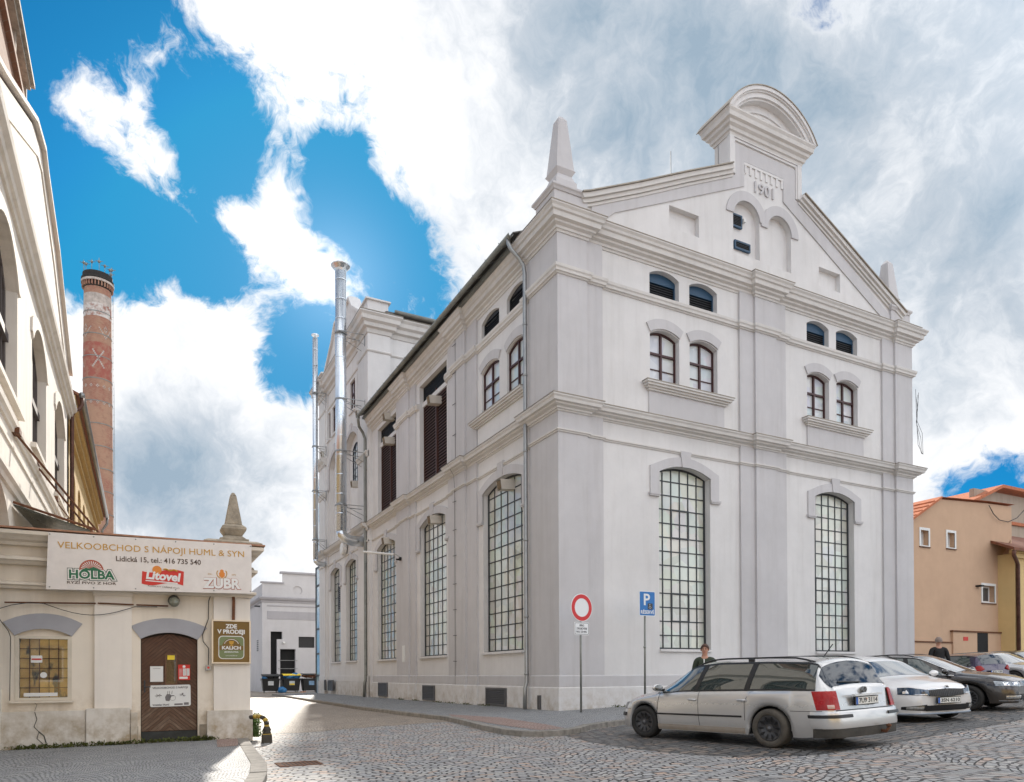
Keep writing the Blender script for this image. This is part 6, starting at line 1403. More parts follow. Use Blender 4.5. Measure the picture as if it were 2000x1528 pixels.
    def panel(s, x0, x1, t0, t1, side, off, name, m, nx=14, nt=6, parent=None, both=False):
        """x0, x1: bounds as numbers or functions of the fraction up the panel"""
        f0 = x0 if callable(x0) else (lambda v: x0); f1 = x1 if callable(x1) else (lambda v: x1)
        b = MB(); b.smooth = True
        sides = (1, -1) if both else (side,)
        if both:
            rows = []
            for i in range(nt+1):
                v = i/nt; t = lerp(t0, t1, v); rows.append([s.P(lerp(f0(v), f1(v), j/nx), t, 1, off) for j in range(nx+1)])
            rows2 = [[Vector((p.x, -p.y, p.z)) for p in r] for r in rows]
            b.grid(rows+rows2[::-1][1:] if abs(t1-len(s.sec(0))+1) < .01 else rows+rows2[::-1])
        else:
            b.grid([[s.P(lerp(f0(i/nt), f1(i/nt), j/nx), lerp(t0, t1, i/nt), side, off) for j in range(nx+1)] for i in range(nt+1)])
        return s.raw(b, name, m, parent)
    def sideY(s, x, z):
        q = s.sec(x)
        for (a, c), (d, e) in zip(q[1:9], q[2:9]):
            if c <= z <= e and e > c: return lerp(a, d, (z-c)/(e-c))
        return q[8][0] if z > q[8][1] else q[1][0]
    def rim(s, end, u, z, off):
        """point on the outline at height z; u is the signed distance round the end, from the middle"""
        xe = s.xf if end == 'f' else s.xr; sg = 1 if u >= 0 else -1; a = abs(u); e = 1 if end == 'f' else -1
        pts = [(xe, y) for y in [s.sideY(xe, z)*k/6 for k in range(7)]]; x = xe
        for d in (.02, .05, .09, .14, .2, .3, .45, .6, .9, 1.2): pts.append((xe-e*d, s.sideY(xe-e*d, z)))
        P3 = [s.warp((x, y, z)) for x, y in pts]; acc = 0
        for p, q in zip(P3, P3[1:]):
            L = (q-p).length
            if acc+L >= a or q is P3[-1]:
                f = (a-acc)/max(L, 1e-6); v = p.lerp(q, f); d = (q-p).normalized(); n = Vector((d.y, -d.x, 0)) if end == 'f' else Vector((-d.y, d.x, 0)); n = n*(-1 if (n.x*e < 0 and abs(n.x) > .2) or (n.y < 0 and abs(n.x) <= .2) else 1)
                n.normalize(); v = v+n*off; v.y *= sg; return v
            acc += L
    def feat(s, end, us, zlo, zhi, off, name, m, parent=None, n=12, inner=-.01):
        """closed raised patch on the end of the car"""
        b = MB(); rows = []
        for i in range(n+1):
            f = i/n; u = lerp(us[0], us[1], f); a = zlo(f) if callable(zlo) else zlo; c = zhi(f) if callable(zhi) else zhi
            rows.append([s.rim(end, u, a, inner), s.rim(end, u, a, off*.8), s.rim(end, u, a+(c-a)*.12, off), s.rim(end, u, a+(c-a)*.88, off), s.rim(end, u, c, off*.8), s.rim(end, u, c, inner)])
        b.grid(rows); k = 6; b.f.append(list(range(k))); b.sm.append(False); b.f.append([n*k+i for i in range(k)]); b.sm.append(False)
        return s.raw(b, name, m, parent, auto=50)
    def strip(s, x0, x1, z0, z1, side, off, name, m, n=16):
        b = MB(); rows = []
        for i in range(n+1):
            x = lerp(x0, x1, i/n); rows.append([s.warp((x, s.sideY(x, z)+o, z))*1 for z, o in ((z0, -.01), (z0, off*.7), ((z0+z1)/2, off), (z1, off*.7), (z1, -.01))])
        for r in rows:
            for p in r: p.y *= side
        b.grid(rows); b.f.append(list(range(5))); b.sm.append(False); b.f.append([n*5+i for i in range(5)]); b.sm.append(False); return s.raw(b, name, m)
    def seam(s, xs, t0, t1, side, wdt=.009):
        """dark joint that follows the skin; xs(v) gives x for the fraction up"""
        b = MB(); b.grid([[s.P(xs(v)-wdt/2, lerp(t0, t1, v), side, .0025), s.P(xs(v)+wdt/2, lerp(t0, t1, v), side, .0025)] for v in [i/20 for i in range(21)]]); return b
    def wheel(s, x, side, r=.315, cover='wheelblack', slots=10, steer=0., tyre='tyre'):
        y = (s.hw-.105)*side
        T = Matrix.Translation((x, y, r)) @ Matrix.Rotation(steer, 4, 'Z') @ Matrix.Diagonal((1, side, 1, 1))
        root = MB(T); root.smooth = True; root.lathe((0, 0, 0), [(r*.62, -.1), (r*.93, -.1), (r*.985, -.07), (r, -.03), (r, .04), (r*.985, .075), (r*.94, .098), (r*.80, .104), (r*.68, .098), (r*.66, .08)], 40, 'y', caps=False)
        w_ = s.raw(root, 'wheel', tyre)
        b = MB(T); b.smooth = True; b.lathe((0, 0, 0), [(r*.67, .075), (r*.66, .09), (r*.60, .088), (r*.45, .07), (r*.2, .075), (r*.12, .085), (0, .085)], 32, 'y'); c = s.raw(b, 'wheel_cover', cover, w_)
        b = MB(T)
        for k in range(slots):
            a = 2*math.pi*k/slots; ca, sa = math.cos(a), math.sin(a); pts = []
            for i in range(10):
                q = 2*math.pi*i/10; rr = r*(.46+.155*math.cos(q)); tt = r*.058*math.sin(q)*(1.25 if math.cos(q) > 0 else .8); pts.append((rr*ca-tt*sa, rr*sa+tt*ca))
            b.add([(px, .0905 if i < 0 else .0905-.012*(1-abs(0)), pz) for i, (px, pz) in enumerate(pts)], [tuple(range(10))])
            b.v[-10:] = [T @ Vector((px, .074+.018*((math.hypot(px, pz)/r-.3)/.32), pz)) for px, pz in pts]
        s.raw(b, 'slots', 'black', w_)
        b = MB(T); b.smooth = True; b.lathe((0, 0, 0), [(r*.12, .083), (r*.1, .094), (0, .096)], 16, 'y'); s.raw(b, 'hub_cap', 'greylouvre', w_)
        return w_
    def mirror(s, x, side, z, m):
        b = MB(); b.smooth = True; y0 = s.sideY(x, z-.05)*.93
        rows = []
        for i in range(9):
            th = math.pi*i/8; rows.append([(x+.07*math.sin(th)*math.cos(p)*(1 if math.cos(p) > 0 else .45), side*(y0+.14-.11*math.cos(th)), z+.075*math.sin(th)*math.sin(p)) for p in [2*math.pi*k/12 for k in range(13)]])
        b.grid(rows); o = s.raw(b, 'mirror', m)
        b = MB(); b.tube([(x, side*(y0-.03), z-.06), (x, side*(y0+.06), z-.04)], .025, 8); s.raw(b, 'mirror_arm', 'black', o)
        b = MB(); b.smooth = True; b.lathe((x-.034, side*(y0+.14), z), [(0, -.003), (.06, -.003), (.06, .0), (0, .0)], 14, 'x'); q = b; q.v = [Vector((v.x, (v.y-side*(y0+.14))*1.5+side*(y0+.14), v.z)) for v in q.v]; s.raw(q, 'mirror_glass', 'carglass', o)
    def handle(s, x, side, z, m):
        y = s.sideY(x, z); b = MB(); b.smooth = True; b.tube([(x-.09, side*(y-.005), z), (x-.07, side*(y+.03), z+.003), (x+.05, side*(y+.03), z+.003), (x+.08, side*(y-.0), z)], .016, 8); o = s.raw(b, 'door_handle', m)
    def rail(s, x0, x1, side, m='railblack', lift=.055, mid=True):
        b = MB(); b.smooth = True; n = 14; pts = []
        for i in range(n+1):
            x = lerp(x0, x1, i/n); p = s.P(x, 11.8, side); e = min(i, n-i); pts.append(p+Vector((0, 0, lift if e > 1 else (.03 if e == 1 else .0))))
        b.tube(pts, .015, 8)
        if mid: p = s.P((x0+x1)/2, 11.8, side); b.box(p-Vector((.05, .015, .01)), p+Vector((.05, .015, .06)))
        s.raw(b, 'roof_rail', m)
    def plate(s, end, z, txt, u=0., w=.52, h=.11, off=.02, mark='red'):
        a = s.rim(end, u-w/2, z, off); c = s.rim(end, u+w/2, z, off); mid = (a+c)/2; xx = (a.x+c.x)/2
        e = 1 if end == 'f' else -1; xx = (max if e > 0 else min)(a.x, c.x, s.rim(end, u, z, off).x)
        # plane (u, out, z): u to the reader's right
        T = Matrix(((0, e, 0, xx+e*.0), (e, 0, 0, u), (0, 0, 1, z), (0, 0, 0, 1)))
        o = MB(T).box((-w/2-.01, -.03, -h/2-.012), (w/2+.01, 0, h/2+.01)); o = s.raw(o, 'plate_holder', 'black')
        b = MB(T).box((-w/2, 0, -h/2), (w/2, .004, h/2)); p = s.raw(b, 'number_plate', 'platewhite', o)
        b = MB(T).box((-w/2, .004, -h/2), (-w/2+.045, .006, h/2)); s.raw(b, 'plate_band', 'plateblue', o)
        b = MB(); b.text(txt, T @ Matrix.Translation((.022, .004, -.002)), h*.92, .002, width=w*.83, bold=.002); s.raw(b, 'plate_lettering', 'ink', o)
        if mark: b = MB(T); b.lathe((-.012, .005, .026), [(0, -.001), (.010, -.001), (.010, .002), (0, .002)], 10, 'y'); s.raw(b, 'plate_sticker', 'signorange', o)
        return T
NX = 16
SP_W = dict(xf=2.20, xr=-2.38, hw=.87, sill=.19, wheels=(-1.35, 1.35), belt=[(-2.4, .91), (-1, .915), (.4, .90), (1.05, .86), (1.7, .74), (2.2, .58)],
            top=[(-2.38, .94), (-2.36, .985), (-2.13, 1.33), (-2.06, 1.385), (-1.9, 1.42), (-1.2, 1.455), (-.3, 1.47), (.15, 1.44), (.32, 1.39), (1.08, .965), (1.2, .93), (1.6, .86), (1.95, .77), (2.12, .69), (2.2, .62)], rw=.72, tail=.22)
def side_glass(c, side, x0, x1, pill, m='carglass'):
    """dark glass strip between shoulder and rail, with the pillars that cut it"""
    g = c.panel(x0, x1, 8.18, 10.86, side, .004, 'side_window', m, nx=40, nt=6)
    for (xa, xb, wd) in pill:
        b = MB(); b.grid([[c.P(lerp(xa, xb, v)-wd/2, lerp(8.0, 10.95, v), side, .009), c.P(lerp(xa, xb, v)+wd/2, lerp(8.0, 10.95, v), side, .009)] for v in (0, .25, .5, .75, 1)])
        c.raw(b, 'pillar', 'railblack', g)
    fr = MB(); 
    for t in (8.08, 10.93): fr.grid([[c.P(x, t-.09, side, .007), c.P(x, t+.09, side, .007)] for x in [lerp(x0(0) if callable(x0) else x0, x1(0 if t < 9 else 1) if callable(x1) else x1, i/30) for i in range(31)]])
    c.raw(fr, 'window_trim', 'railblack', g)
# 1. silver estate car, seen from its left rear corner
c1 = Car('estate_car', 'dusty silver estate car parked nose to the white wall, nearest in the row', -1.95, -8.95, 94, SP_W, 'cars parked by the white building', zs=.91)
c1.shell('silver')
for sd in (1, -1):
    side_glass(c1, sd, lambda v: lerp(-2.12, -2.05, v), lambda v: lerp(1.02, .36, v), [(.12, -.02, .1), (-.92, -1.0, .1)])
c1.panel(lambda v: .40, lambda v: 1.03, 11.15, 16, 1, .005, 'windscreen', 'carglass', nx=10, nt=8, both=True)
# rear window
c1.panel(lambda v: -2.352, lambda v: lerp(-2.13, -2.10, v), 10.0, 16, 1, .007, 'rear_window', 'rearglass', nx=14, nt=12, both=True)
b = MB(); b.tube([c1.P(-2.345, 15.9, 1, .02), c1.P(-2.33, 13.6, 1, .02), c1.P(-2.32, 12.6, 1, .025)], .011, 6); c1.raw(b, 'rear_wiper', 'railblack')
for sd in (1, -1):
    c1.rail(.25, -1.95, sd)
    c1.feat('r', (sd*.60, sd*.93) if True else 0, lambda f: .62, lambda f: .905-.0*f, .016, 'tail_light', 'tailred')
    c1.feat('r', (sd*.70, sd*.78), .64, .70, .02, 'reverse_light', 'taillight2')
    c1.mirror(.93, sd, .98, 'silver')
    c1.strip(-.86, 1.02, .475, .505, sd, .016, 'rub_strip', 'railblack')
    c1.strip(-.9, .98, .20, .30, sd, .014, 'sill_cover', 'silverdirt')
    for k, (xx) in enumerate((-.42, .0)): pass
    c1.handle(.16, sd, .76, 'silver'); c1.handle(-.86, sd, .76, 'silver')
    for fn, ta, tb in ((lambda v: 1.0-.05*v, 2, 8), (lambda v: .0+.03*math.sin(v*2), 2, 8), (lambda v: -.92-.16*max(0, v-.45)*1.6+.0*v, 3.2, 8)):
        c1.raw(c1.seam(fn, ta, tb, sd), 'door_seam', 'black')
    for x_ in (1.35, -1.35): 
        r0 = .368; b = MB(); b.smooth = True
        rows = []
        for i in range(25):
            a = math.pi*(i/24*1.04-.02); x = x_+r0*math.cos(a); z = .31+r0*math.sin(a); z = max(z, .2); yy = c1.w(x)*.968
            x2 = x_+(r0+.045)*math.cos(a); z2 = max(.2, .31+(r0+.045)*math.sin(a)); rows.append([c1.warp((x, yy-.02, z)), c1.warp((x, yy+.008, z)), c1.warp((x2, c1.sideY(x2, max(z2, c1.zb(x2)))+.004, z2))])
        for r_ in rows:
            for p in r_: p.y *= sd
        b.grid(rows); c1.raw(b, 'arch_lip', 'silver')
for x_ in (-1.35, 1.35):
    for sd in (1, -1): c1.wheel(x_, sd, cover='wheelblack', tyre='tyredusty' if x_ < 0 else 'tyre', steer=R(0 if x_ < 0 else 5)*1)
# rear: bumper, black strip, lower apron, plate, emblem, tow bar
c1.feat('r', (-1.02, 1.02), lambda f: .34, lambda f: .60, .035, 'rear_bumper', 'silver', n=24)
for sd in (1, -1): c1.feat('r', (sd*.42, sd*1.05), .50, .55, .05, 'bumper_strip', 'railblack')
c1.feat('r', (-1.0, 1.0), .20, .36, .02, 'rear_apron', 'aprondirty', n=24)
c1.feat('f', (-.95, .95), .42, .49, .02, 'bumper_strip', 'railblack', n=24)
for sd in (1, -1): c1.feat('f', (sd*.45, sd*.92), .56, .68, .008, 'headlight', 'headlamp')
for sd in (1, -1): c1.feat('r', (sd*.585, sd*.592), .64, .90, .004, 'panel_gap', 'black', n=2)
c1.feat('r', (-.66, .66), .605, .614, .006, 'panel_gap', 'black', n=16)
c1.strip(-2.25, -1.72, .598, .606, 1, .004, 'panel_gap', 'black'); c1.strip(1.72, 2.1, .56, .566, 1, .004, 'panel_gap', 'black')
c1.raw(c1.seam(lambda v: -1.99-.08*v, 8.1, 11, 1, .012), 'panel_gap', 'black'); c1.raw(c1.seam(lambda v: 1.02, 8.05, 10.2, 1), 'panel_gap', 'black')
b = MB(); b.smooth = True; b.tube([c1.P(1.5, 6.3, 1, .005)+Vector((-.03, 0, 0)), c1.P(1.5, 6.3, 1, .01)+Vector((.03, 0, 0))], .014, 8); c1.raw(b, 'side_repeater', 'signorange') if False else None
TP_ = c1.plate('r', .735, '7U9 3114', u=-.0, off=.02)
b = MB(TP_); b.box((-.32, -.02, .075), (.32, .03, .105)); c1.raw(b, 'tailgate_handle', 'silver')
def ringmark(c, T, z, x=0., r=.05, m='zinc', text=None):
    b = MB(T); b.lathe((x, .0, z), [(r*.84, -.02), (r*.84, .012), (r, .012), (r, -.02)], 24, 'y'); o = c.raw(b, 'emblem', m)
    b = MB(T); b.lathe((x, .0, z), [(0, -.02), (r*.84, -.02), (r*.84, .006), (0, .006)], 24, 'y'); c.raw(b, 'emblem_field', 'greylouvre', o)
    if text:
        b = MB()
        for i, tx in enumerate(text): b.text(tx, T @ Matrix.Translation((x, .006, z+(.016-.032*i)*r/.05)), r*.95, .006, bold=.001)
        c.raw(b, 'emblem_mark', m, o)
TPe = c1.rim('r', 0, .89, .0); ringmark(c1, TP_ @ Matrix.Translation((0, -.015-.02, 0)), .165, r=.048, text=('V', 'W'))
b = MB(); b.smooth = True; b.tube([(c1.xr+.2, -.25, .28), (c1.xr-.08, -.25, .24), (c1.xr-.12, -.25, .3)], .025, 8); b.lathe((c1.xr-.12, -.25, .33), [(0, -.035), (.035, -.01), (.035, .015), (0, .035)], 10); c1.raw(b, 'tow_bar', 'rust')
b = MB(); b.tube([c1.P(-1.7, 15.9, 1, 0), c1.P(-1.7, 15.9, 1, 0)+Vector((-.16, 0, .2))], .008, 5); c1.raw(b, 'aerial', 'railblack')
b = MB(TP_); b.box((-.75, -.06, .06), (-.7, .0, .1)); 
# seats and wheel inside are hidden by dark glass
c1.finish()
# 2. white estate, nose towards the street
SP_S = dict(xf=2.05, xr=-2.2, hw=.86, sill=.17, wheels=(-1.25, 1.25), ar=.36, belt=[(-2.2, .95), (.2, .92), (.9, .88), (1.4, .80), (2.05, .60)],
            top=[(-2.2, .95), (-2.1, 1.1), (-1.95, 1.38), (-1.2, 1.44), (-.2, 1.46), (.12, 1.42), (.28, 1.37), (.98, .99), (1.1, .95), (1.5, .89), (1.85, .82), (1.98, .75), (2.05, .68)], rw=.74, nose=.16, chin=.25)
c2 = Car('estate_car', 'white estate car with a ribbed black grille, just right of the silver one', 3.2, -7.7, 257, SP_S, 'cars parked by the white building', zs=.9)
c2.shell('carwhite')
for sd in (1, -1):
    side_glass(c2, sd, lambda v: lerp(-1.9, -1.8, v), lambda v: lerp(.95, .3, v), [(.1, -.02, .09), (-.85, -.95, .09)])
    c2.rail(.2, -1.8, sd)
    c2.feat('f', (sd*.38, sd*.96), lambda f: .575+.025*f, lambda f: .68+.07*min(1, f*1.6)-.02*max(0, f-.7), .012, 'headlight', 'headlampdark')
    c2.feat('f', (sd*.76, sd*.86), lambda f: .62, lambda f: .70, .018, 'headlight_lens', 'chrome'); c2.feat('f', (sd*.44, sd*.66), lambda f: .592, lambda f: .604, .018, 'headlight_strip', 'chrome')
    c2.feat('f', (sd*.52, sd*.82), .285, .345, .012, 'fog_lamp', 'headlamp2')
    c2.feat('f', (sd*.46, sd*.92), lambda f: .25+.03*f, lambda f: .38-.04*f, .004, 'fog_recess', 'railblack')
    c2.mirror(.86, sd, 1.0, 'carwhite'); c2.handle(-.0, sd, .78, 'carwhite')
    for x_ in (-1.25, 1.25): c2.wheel(x_, sd, r=.31, cover='zinc')
c2.panel(lambda v: .36, lambda v: .97, 11.15, 16, 1, .005, 'windscreen', 'windscreen', nx=10, nt=8, both=True)
c2.feat('f', (-.40, .40), lambda f: .53+.03*abs(2*f-1), lambda f: .68+.02*(1-abs(2*f-1)), .014, 'grille', 'railblack', n=20)
b = MB()
for k in range(-9, 10):
    p = c2.rim('f', k*.041, .555, .018); q = c2.rim('f', k*.041, .68, .014); b.tube([p, q], .006, 4)
c2.raw(b, 'grille_ribs', 'greylouvre')
c2.feat('f', (-.42, .42), lambda f: .69+.02*(1-abs(2*f-1)), lambda f: .705+.02*(1-abs(2*f-1)), .02, 'grille_frame', 'chrome', n=20)
c2.feat('f', (-.46, .46), .24, .36, .006, 'lower_grille', 'railblack', n=20)
c2.feat('f', (-.95, .95), .165, .2, .02, 'front_lip', 'chromeblue', n=24)
T2_ = c2.plate('f', .46, '3SN 6210', off=.02, mark=None)
ringmark(c2, T2_ @ Matrix.Translation((0, -.05, 0)), .27, r=.042, m='chrome')
c2.finish()
# 3. dark estate
SP_D = dict(SP_W); SP_D.update(xf=2.3, xr=-2.45, hw=.9, ar=.375, top=[(-2.45, .95), (-2.35, 1.05), (-2.05, 1.36), (-1.2, 1.46), (-.3, 1.48), (.15, 1.45), (.32, 1.41), (1.12, .99), (1.25, .96), (1.7, .90), (2.05, .82), (2.22, .74), (2.3, .66)],
            belt=[(-2.4, .97), (-1, .95), (.4, .92), (1.05, .88), (1.7, .80), (2.3, .62)])
c3 = Car('estate_car', 'dark brown estate car with chrome trim, just right of the white car', 6.1, -6.9, 283, SP_D, 'cars parked by the white building', zs=.9)
c3.shell('darkpaint')
for sd in (1, -1):
    side_glass(c3, sd, lambda v: lerp(-2.05, -1.9, v), lambda v: lerp(1.05, .36, v), [(.12, .0, .1), (-.92, -1.0, .1)], m='carglassclear')
    c3.rail(.25, -1.9, sd)
    b = MB(); b.smooth = True; b.tube([c3.P(lerp(-2., 1.08, i/20), 8.1, sd, .012) for i in range(21)], .009, 6); b.tube([c3.P(lerp(-1.95, 1.08, i/30), 11.0, sd, .01) for i in range(31)], .009, 6); c3.raw(b, 'chrome_trim', 'chrome')
    c3.feat('f', (sd*.42, sd*1.0), lambda f: .585+.03*f, lambda f: .70+.035*f, .012, 'headlight', 'headlamp')
    c3.feat('f', (sd*.55, sd*.66), lambda f: .62, lambda f: .69, .016, 'headlight_lens', 'chrome'); c3.feat('f', (sd*.74, sd*.84), lambda f: .62, lambda f: .70, .016, 'headlight_lens', 'chrome')
    c3.feat('f', (sd*.5, sd*.86), .30, .37, .012, 'fog_lamp', 'headlamp2')
    c3.feat('f', (sd*.45, sd*.98), .235, .262, .02, 'chrome_strip', 'chrome')
    c3.mirror(.93, sd, 1.0, 'darkpaint'); c3.handle(.1, sd, .78, 'darkpaint'); c3.handle(-.9, sd, .78, 'darkpaint')
    for fn, ta, tb in ((lambda v: 1.0-.05*v, 2, 8), (lambda v: .0, 2, 8)): c3.raw(c3.seam(fn, ta, tb, sd), 'door_seam', 'black')
    for x_ in (-1.35, 1.35): c3.wheel(x_, sd, r=.32, cover='wheelblack', slots=15)
c3.panel(lambda v: .42, lambda v: 1.10, 11.15, 16, 1, .005, 'windscreen', 'windscreen', nx=10, nt=8, both=True)
for k in range(4): c3.feat('f', (-.42, .42), .60+.03*k, .613+.03*k, .02, 'grille_bar', 'chrome', n=16)
c3.feat('f', (-.44, .44), .585, .715, .012, 'grille', 'railblack', n=16); c3.feat('f', (-.46, .46), .24, .38, .006, 'lower_grille', 'railblack', n=16)
c3.finish()
# 4-6. cars further back
SP_P = dict(xf=1.7, xr=-1.7, hw=.8, sill=.2, wheels=(-1.15, 1.15), belt=[(-1.7, .98), (0, .93), (.9, .86), (1.7, .6)], top=[(-1.7, 1.0), (-1.6, 1.25), (-1.45, 1.40), (-.8, 1.46), (0, 1.46), (.2, 1.40), (.95, .97), (1.4, .86), (1.7, .66)], rw=.72, tail=.1)
c4 = Car('small_car', 'small dark purple hatchback seen from behind with round red tail lights, beyond the dark car', 15.6, -2.1, 80, SP_P, 'cars parked farther along the street', zs=.9)
c4.shell('purplepaint')
for sd in (1, -1):
    side_glass(c4, sd, lambda v: lerp(-1.35, -1.2, v), lambda v: lerp(.9, .25, v), [(.0, -.1, .09)])
    c4.feat('r', (sd*.50, sd*.84), lambda f: .82-.05*math.sin(f*3.14), lambda f: .86+.12*math.sin(f*3.14), .03, 'tail_light', 'tailred'); c4.mirror(.75, sd, .98, 'railblack')
    for x_ in (-1.15, 1.15): c4.wheel(x_, sd, r=.28, cover='zinc')
c4.panel(-1.69, -1.46, 11.2, 16, 1, .006, 'rear_window', 'rearglass', nx=8, nt=6, both=True); c4.panel(.28, .93, 11.2, 16, 1, .006, 'windscreen', 'windscreen', nx=8, nt=6, both=True)
c4.feat('r', (-.95, .95), .35, .6, .05, 'rear_bumper', 'purplepaint', n=20); c4.plate('r', .72, '4U3 7150', off=.03, mark=None); c4.finish()
c5 = Car('estate_car', 'silver grey estate car with alloy wheels, nose to the street, behind the purple hatchback', 19.2, -1.6, 262, SP_D, 'cars parked farther along the street', zs=.92)
c5.shell('silver')
for sd in (1, -1):
    side_glass(c5, sd, lambda v: lerp(-2.05, -1.9, v), lambda v: lerp(1.05, .36, v), [(.12, .0, .1), (-.92, -1.0, .1)]); c5.rail(.25, -1.9, sd, m='zinc'); c5.mirror(.93, sd, 1.0, 'silver')
    c5.feat('f', (sd*.42, sd*1.0), .6, .72, .012, 'headlight', 'headlamp')
    for x_ in (-1.35, 1.35): c5.wheel(x_, sd, r=.32, cover='zinc', slots=9)
c5.panel(lambda v: .42, lambda v: 1.10, 11.15, 16, 1, .005, 'windscreen', 'windscreen', nx=10, nt=8, both=True); c5.feat('f', (-.42, .42), .6, .72, .012, 'grille', 'railblack'); c5.finish()
c6 = Car('estate_car', 'taupe estate car, last of the row and partly hidden at the right edge', 23.2, -.4, 262, SP_D, 'cars parked farther along the street', zs=.95)
c6.shell('taupepaint')
for sd in (1, -1):
    side_glass(c6, sd, lambda v: lerp(-2.05, -1.9, v), lambda v: lerp(1.05, .36, v), [(.12, .0, .1), (-.92, -1.0, .1)]); c6.mirror(.93, sd, 1.0, 'taupepaint'); c6.feat('f', (sd*.42, sd*1.0), .6, .72, .012, 'headlight', 'headlamp')
    for x_ in (-1.35, 1.35): c6.wheel(x_, sd, r=.32, cover='zinc', slots=9)
c6.panel(lambda v: .42, lambda v: 1.10, 11.15, 16, 1, .005, 'windscreen', 'windscreen', nx=10, nt=8, both=True); c6.finish()

# ---------------------------------------------------------------- traffic signs
def disc(b, c, r, n0, n1, seg=40): return b.lathe((c[0], 0, c[1]), [(0, n0), (r, n0), (r, n1), (0, n1)], seg, 'y')
ns = thing('no_entry_sign', 'round white sign with a red ring above a small text plate', 'sign', (-.12, -1.32, .13), 'traffic signs in front of the white building')
NT_ = Matrix.Translation((-.1, -1.34, 0)) @ Matrix.Rotation(R(8), 4, 'Z') @ FR
b = MB(NT_); b.smooth = True; b.tube([(0, -.03, .0), (.0, -.03, 3.2)], .03, 12); b.build('post', 'zincd', ns)
b = MB(NT_); disc(b, (0, 3.02), .385, 0, .02); fc = b.build('sign_face', 'signwhite', ns); b = MB(NT_); b.lathe((0, 0, 3.02), [(.255, .012), (.365, .012), (.365, .024), (.255, .024)], 48, 'y', caps=False); b.build('red_ring', 'signredt', fc)
def rr_(w, h, r): return [(sx*(w-r)+r*math.cos(R(a0+30*k)), sz*(h-r)+r*math.sin(R(a0+30*k))) for sx, sz, a0 in ((1, -1, -90), (1, 1, 0), (-1, 1, 90), (-1, -1, 180)) for k in range(4)]
Tt = NT_ @ Matrix.Translation((0, 0, 2.44)); b = MB(Tt); b.prism(rr_(.265, .175, .03), 0, .015); tp = b.build('text_plate', 'signwhite', ns)
b = MB(Tt); b.prism(rr_(.248, .158, .025), .014, .018, [rr_(.238, .148, .02)]); 
b.text('MIMO', Tt @ Matrix.Translation((0, .015, .085)), .085, .003, width=.16); b.text('ZÁSOBOVÁNÍ', Tt @ Matrix.Translation((0, .015, 0)), .085, .003, width=.38); b.text('MAX 30 MIN.', Tt @ Matrix.Translation((0, .015, -.09)), .085, .003, width=.38)
b.build('plate_lettering', 'ink', tp)
ps = thing('parking_sign', 'blue reserved disabled parking sign with a white P on a grey post', 'sign', (2.2, -1.2, .15), 'traffic signs in front of the white building')
PT_ = Matrix.Translation((2.27, -1.2, 0)) @ Matrix.Rotation(R(-2), 4, 'Z') @ FR
b = MB(PT_); b.smooth = True; b.tube([(-.07, -.03, 0), (-.05, -.03, 3.5)], .03, 12); b.tube([(-.065, -.03, 1.95), (-.065, -.03, 2.0)], .038, 12); b.build('post', 'zincd', ps)
Tt = PT_ @ Matrix.Translation((0, 0, 3.24)); MB(Tt).prism(rr_(.285, .365, .03), 0, .018).build('sign_face', 'signwhite', ps)
b = MB(Tt); b.prism(rr_(.265, .345, .025), .018, .021); bf = b.build('blue_field', 'signblue', ps)
MB().text('P', Tt @ Matrix.Translation((-.03, .02, .1)), .47, .004, bold=.008).build('parking_letter', 'signwhite', bf); b = MB(); b.text('RÉSERVÉ', Tt @ Matrix.Translation((0, .02, -.255)), .14, .004, width=.47, bold=.003); b.build('lettering', 'signwhite', bf)
b = MB(Tt); b.prism(rr_(.085, .085, .02), .02, .023, ()); b.T = Tt @ Matrix.Translation((.1, 0, -.08)); b2 = MB(Tt @ Matrix.Translation((.1, 0, -.08))); b2.prism(rr_(.085, .09, .015), .021, .024); pk = b2.build('pictogram_panel', 'ink', bf)
b = MB(Tt @ Matrix.Translation((.1, .026, -.08))); b.tube([(.035*math.cos(R(a))-.005, 0, -.03+.035*math.sin(R(a))) for a in range(-230, 21, 25)], .005, 4); b.tube([(-.015, 0, .035), (-.012, 0, -.01), (.025, 0, -.012), (.035, 0, -.045)], .006, 4); b.lathe((-.015, 0, .055), [(0, -.002), (.012, -.002), (.012, .002), (0, .002)], 8, 'y'); b.build('wheelchair_symbol', 'signwhite', pk)

# ---------------------------------------------------------------- houses on the right
OH = thing('orange_house', 'plain orange-brown rendered house wall with small white framed windows, far right', 'house', (25, 8, .5))
OF = Matrix(((1, 0, 0, 0), (0, -1, 0, 3), (0, 0, 1, 0), (0, 0, 0, 1)))
ow = [(21.68, 22.28, 7.18, 7.9), (23.75, 24.35, 7.24, 7.96), (26.62, 27.68, 4.72, 5.55)]
ohl = [(17.5, -.5), (28.0, -.5), (28.0, 6.7), (29.3, 8.2), (29.3, 9.78), (27.1, 9.72), (23.1, 9.5), (21.17, 8.45), (17.5, 6.3)]
wall_sheet(OF, ohl, [[(a, z0), (c, z0), (c, z1), (a, z1)] for a, c, z0, z1 in ow], .3, OH, n=0, m='orange')
b = MB(); b.box((29.2, 3.01, -.5), (29.3, 12, 9.7)); b.box((17.5, 12, -.5), (29.3, 12.2, 6.3)); b.build('wall', 'orange', OH)
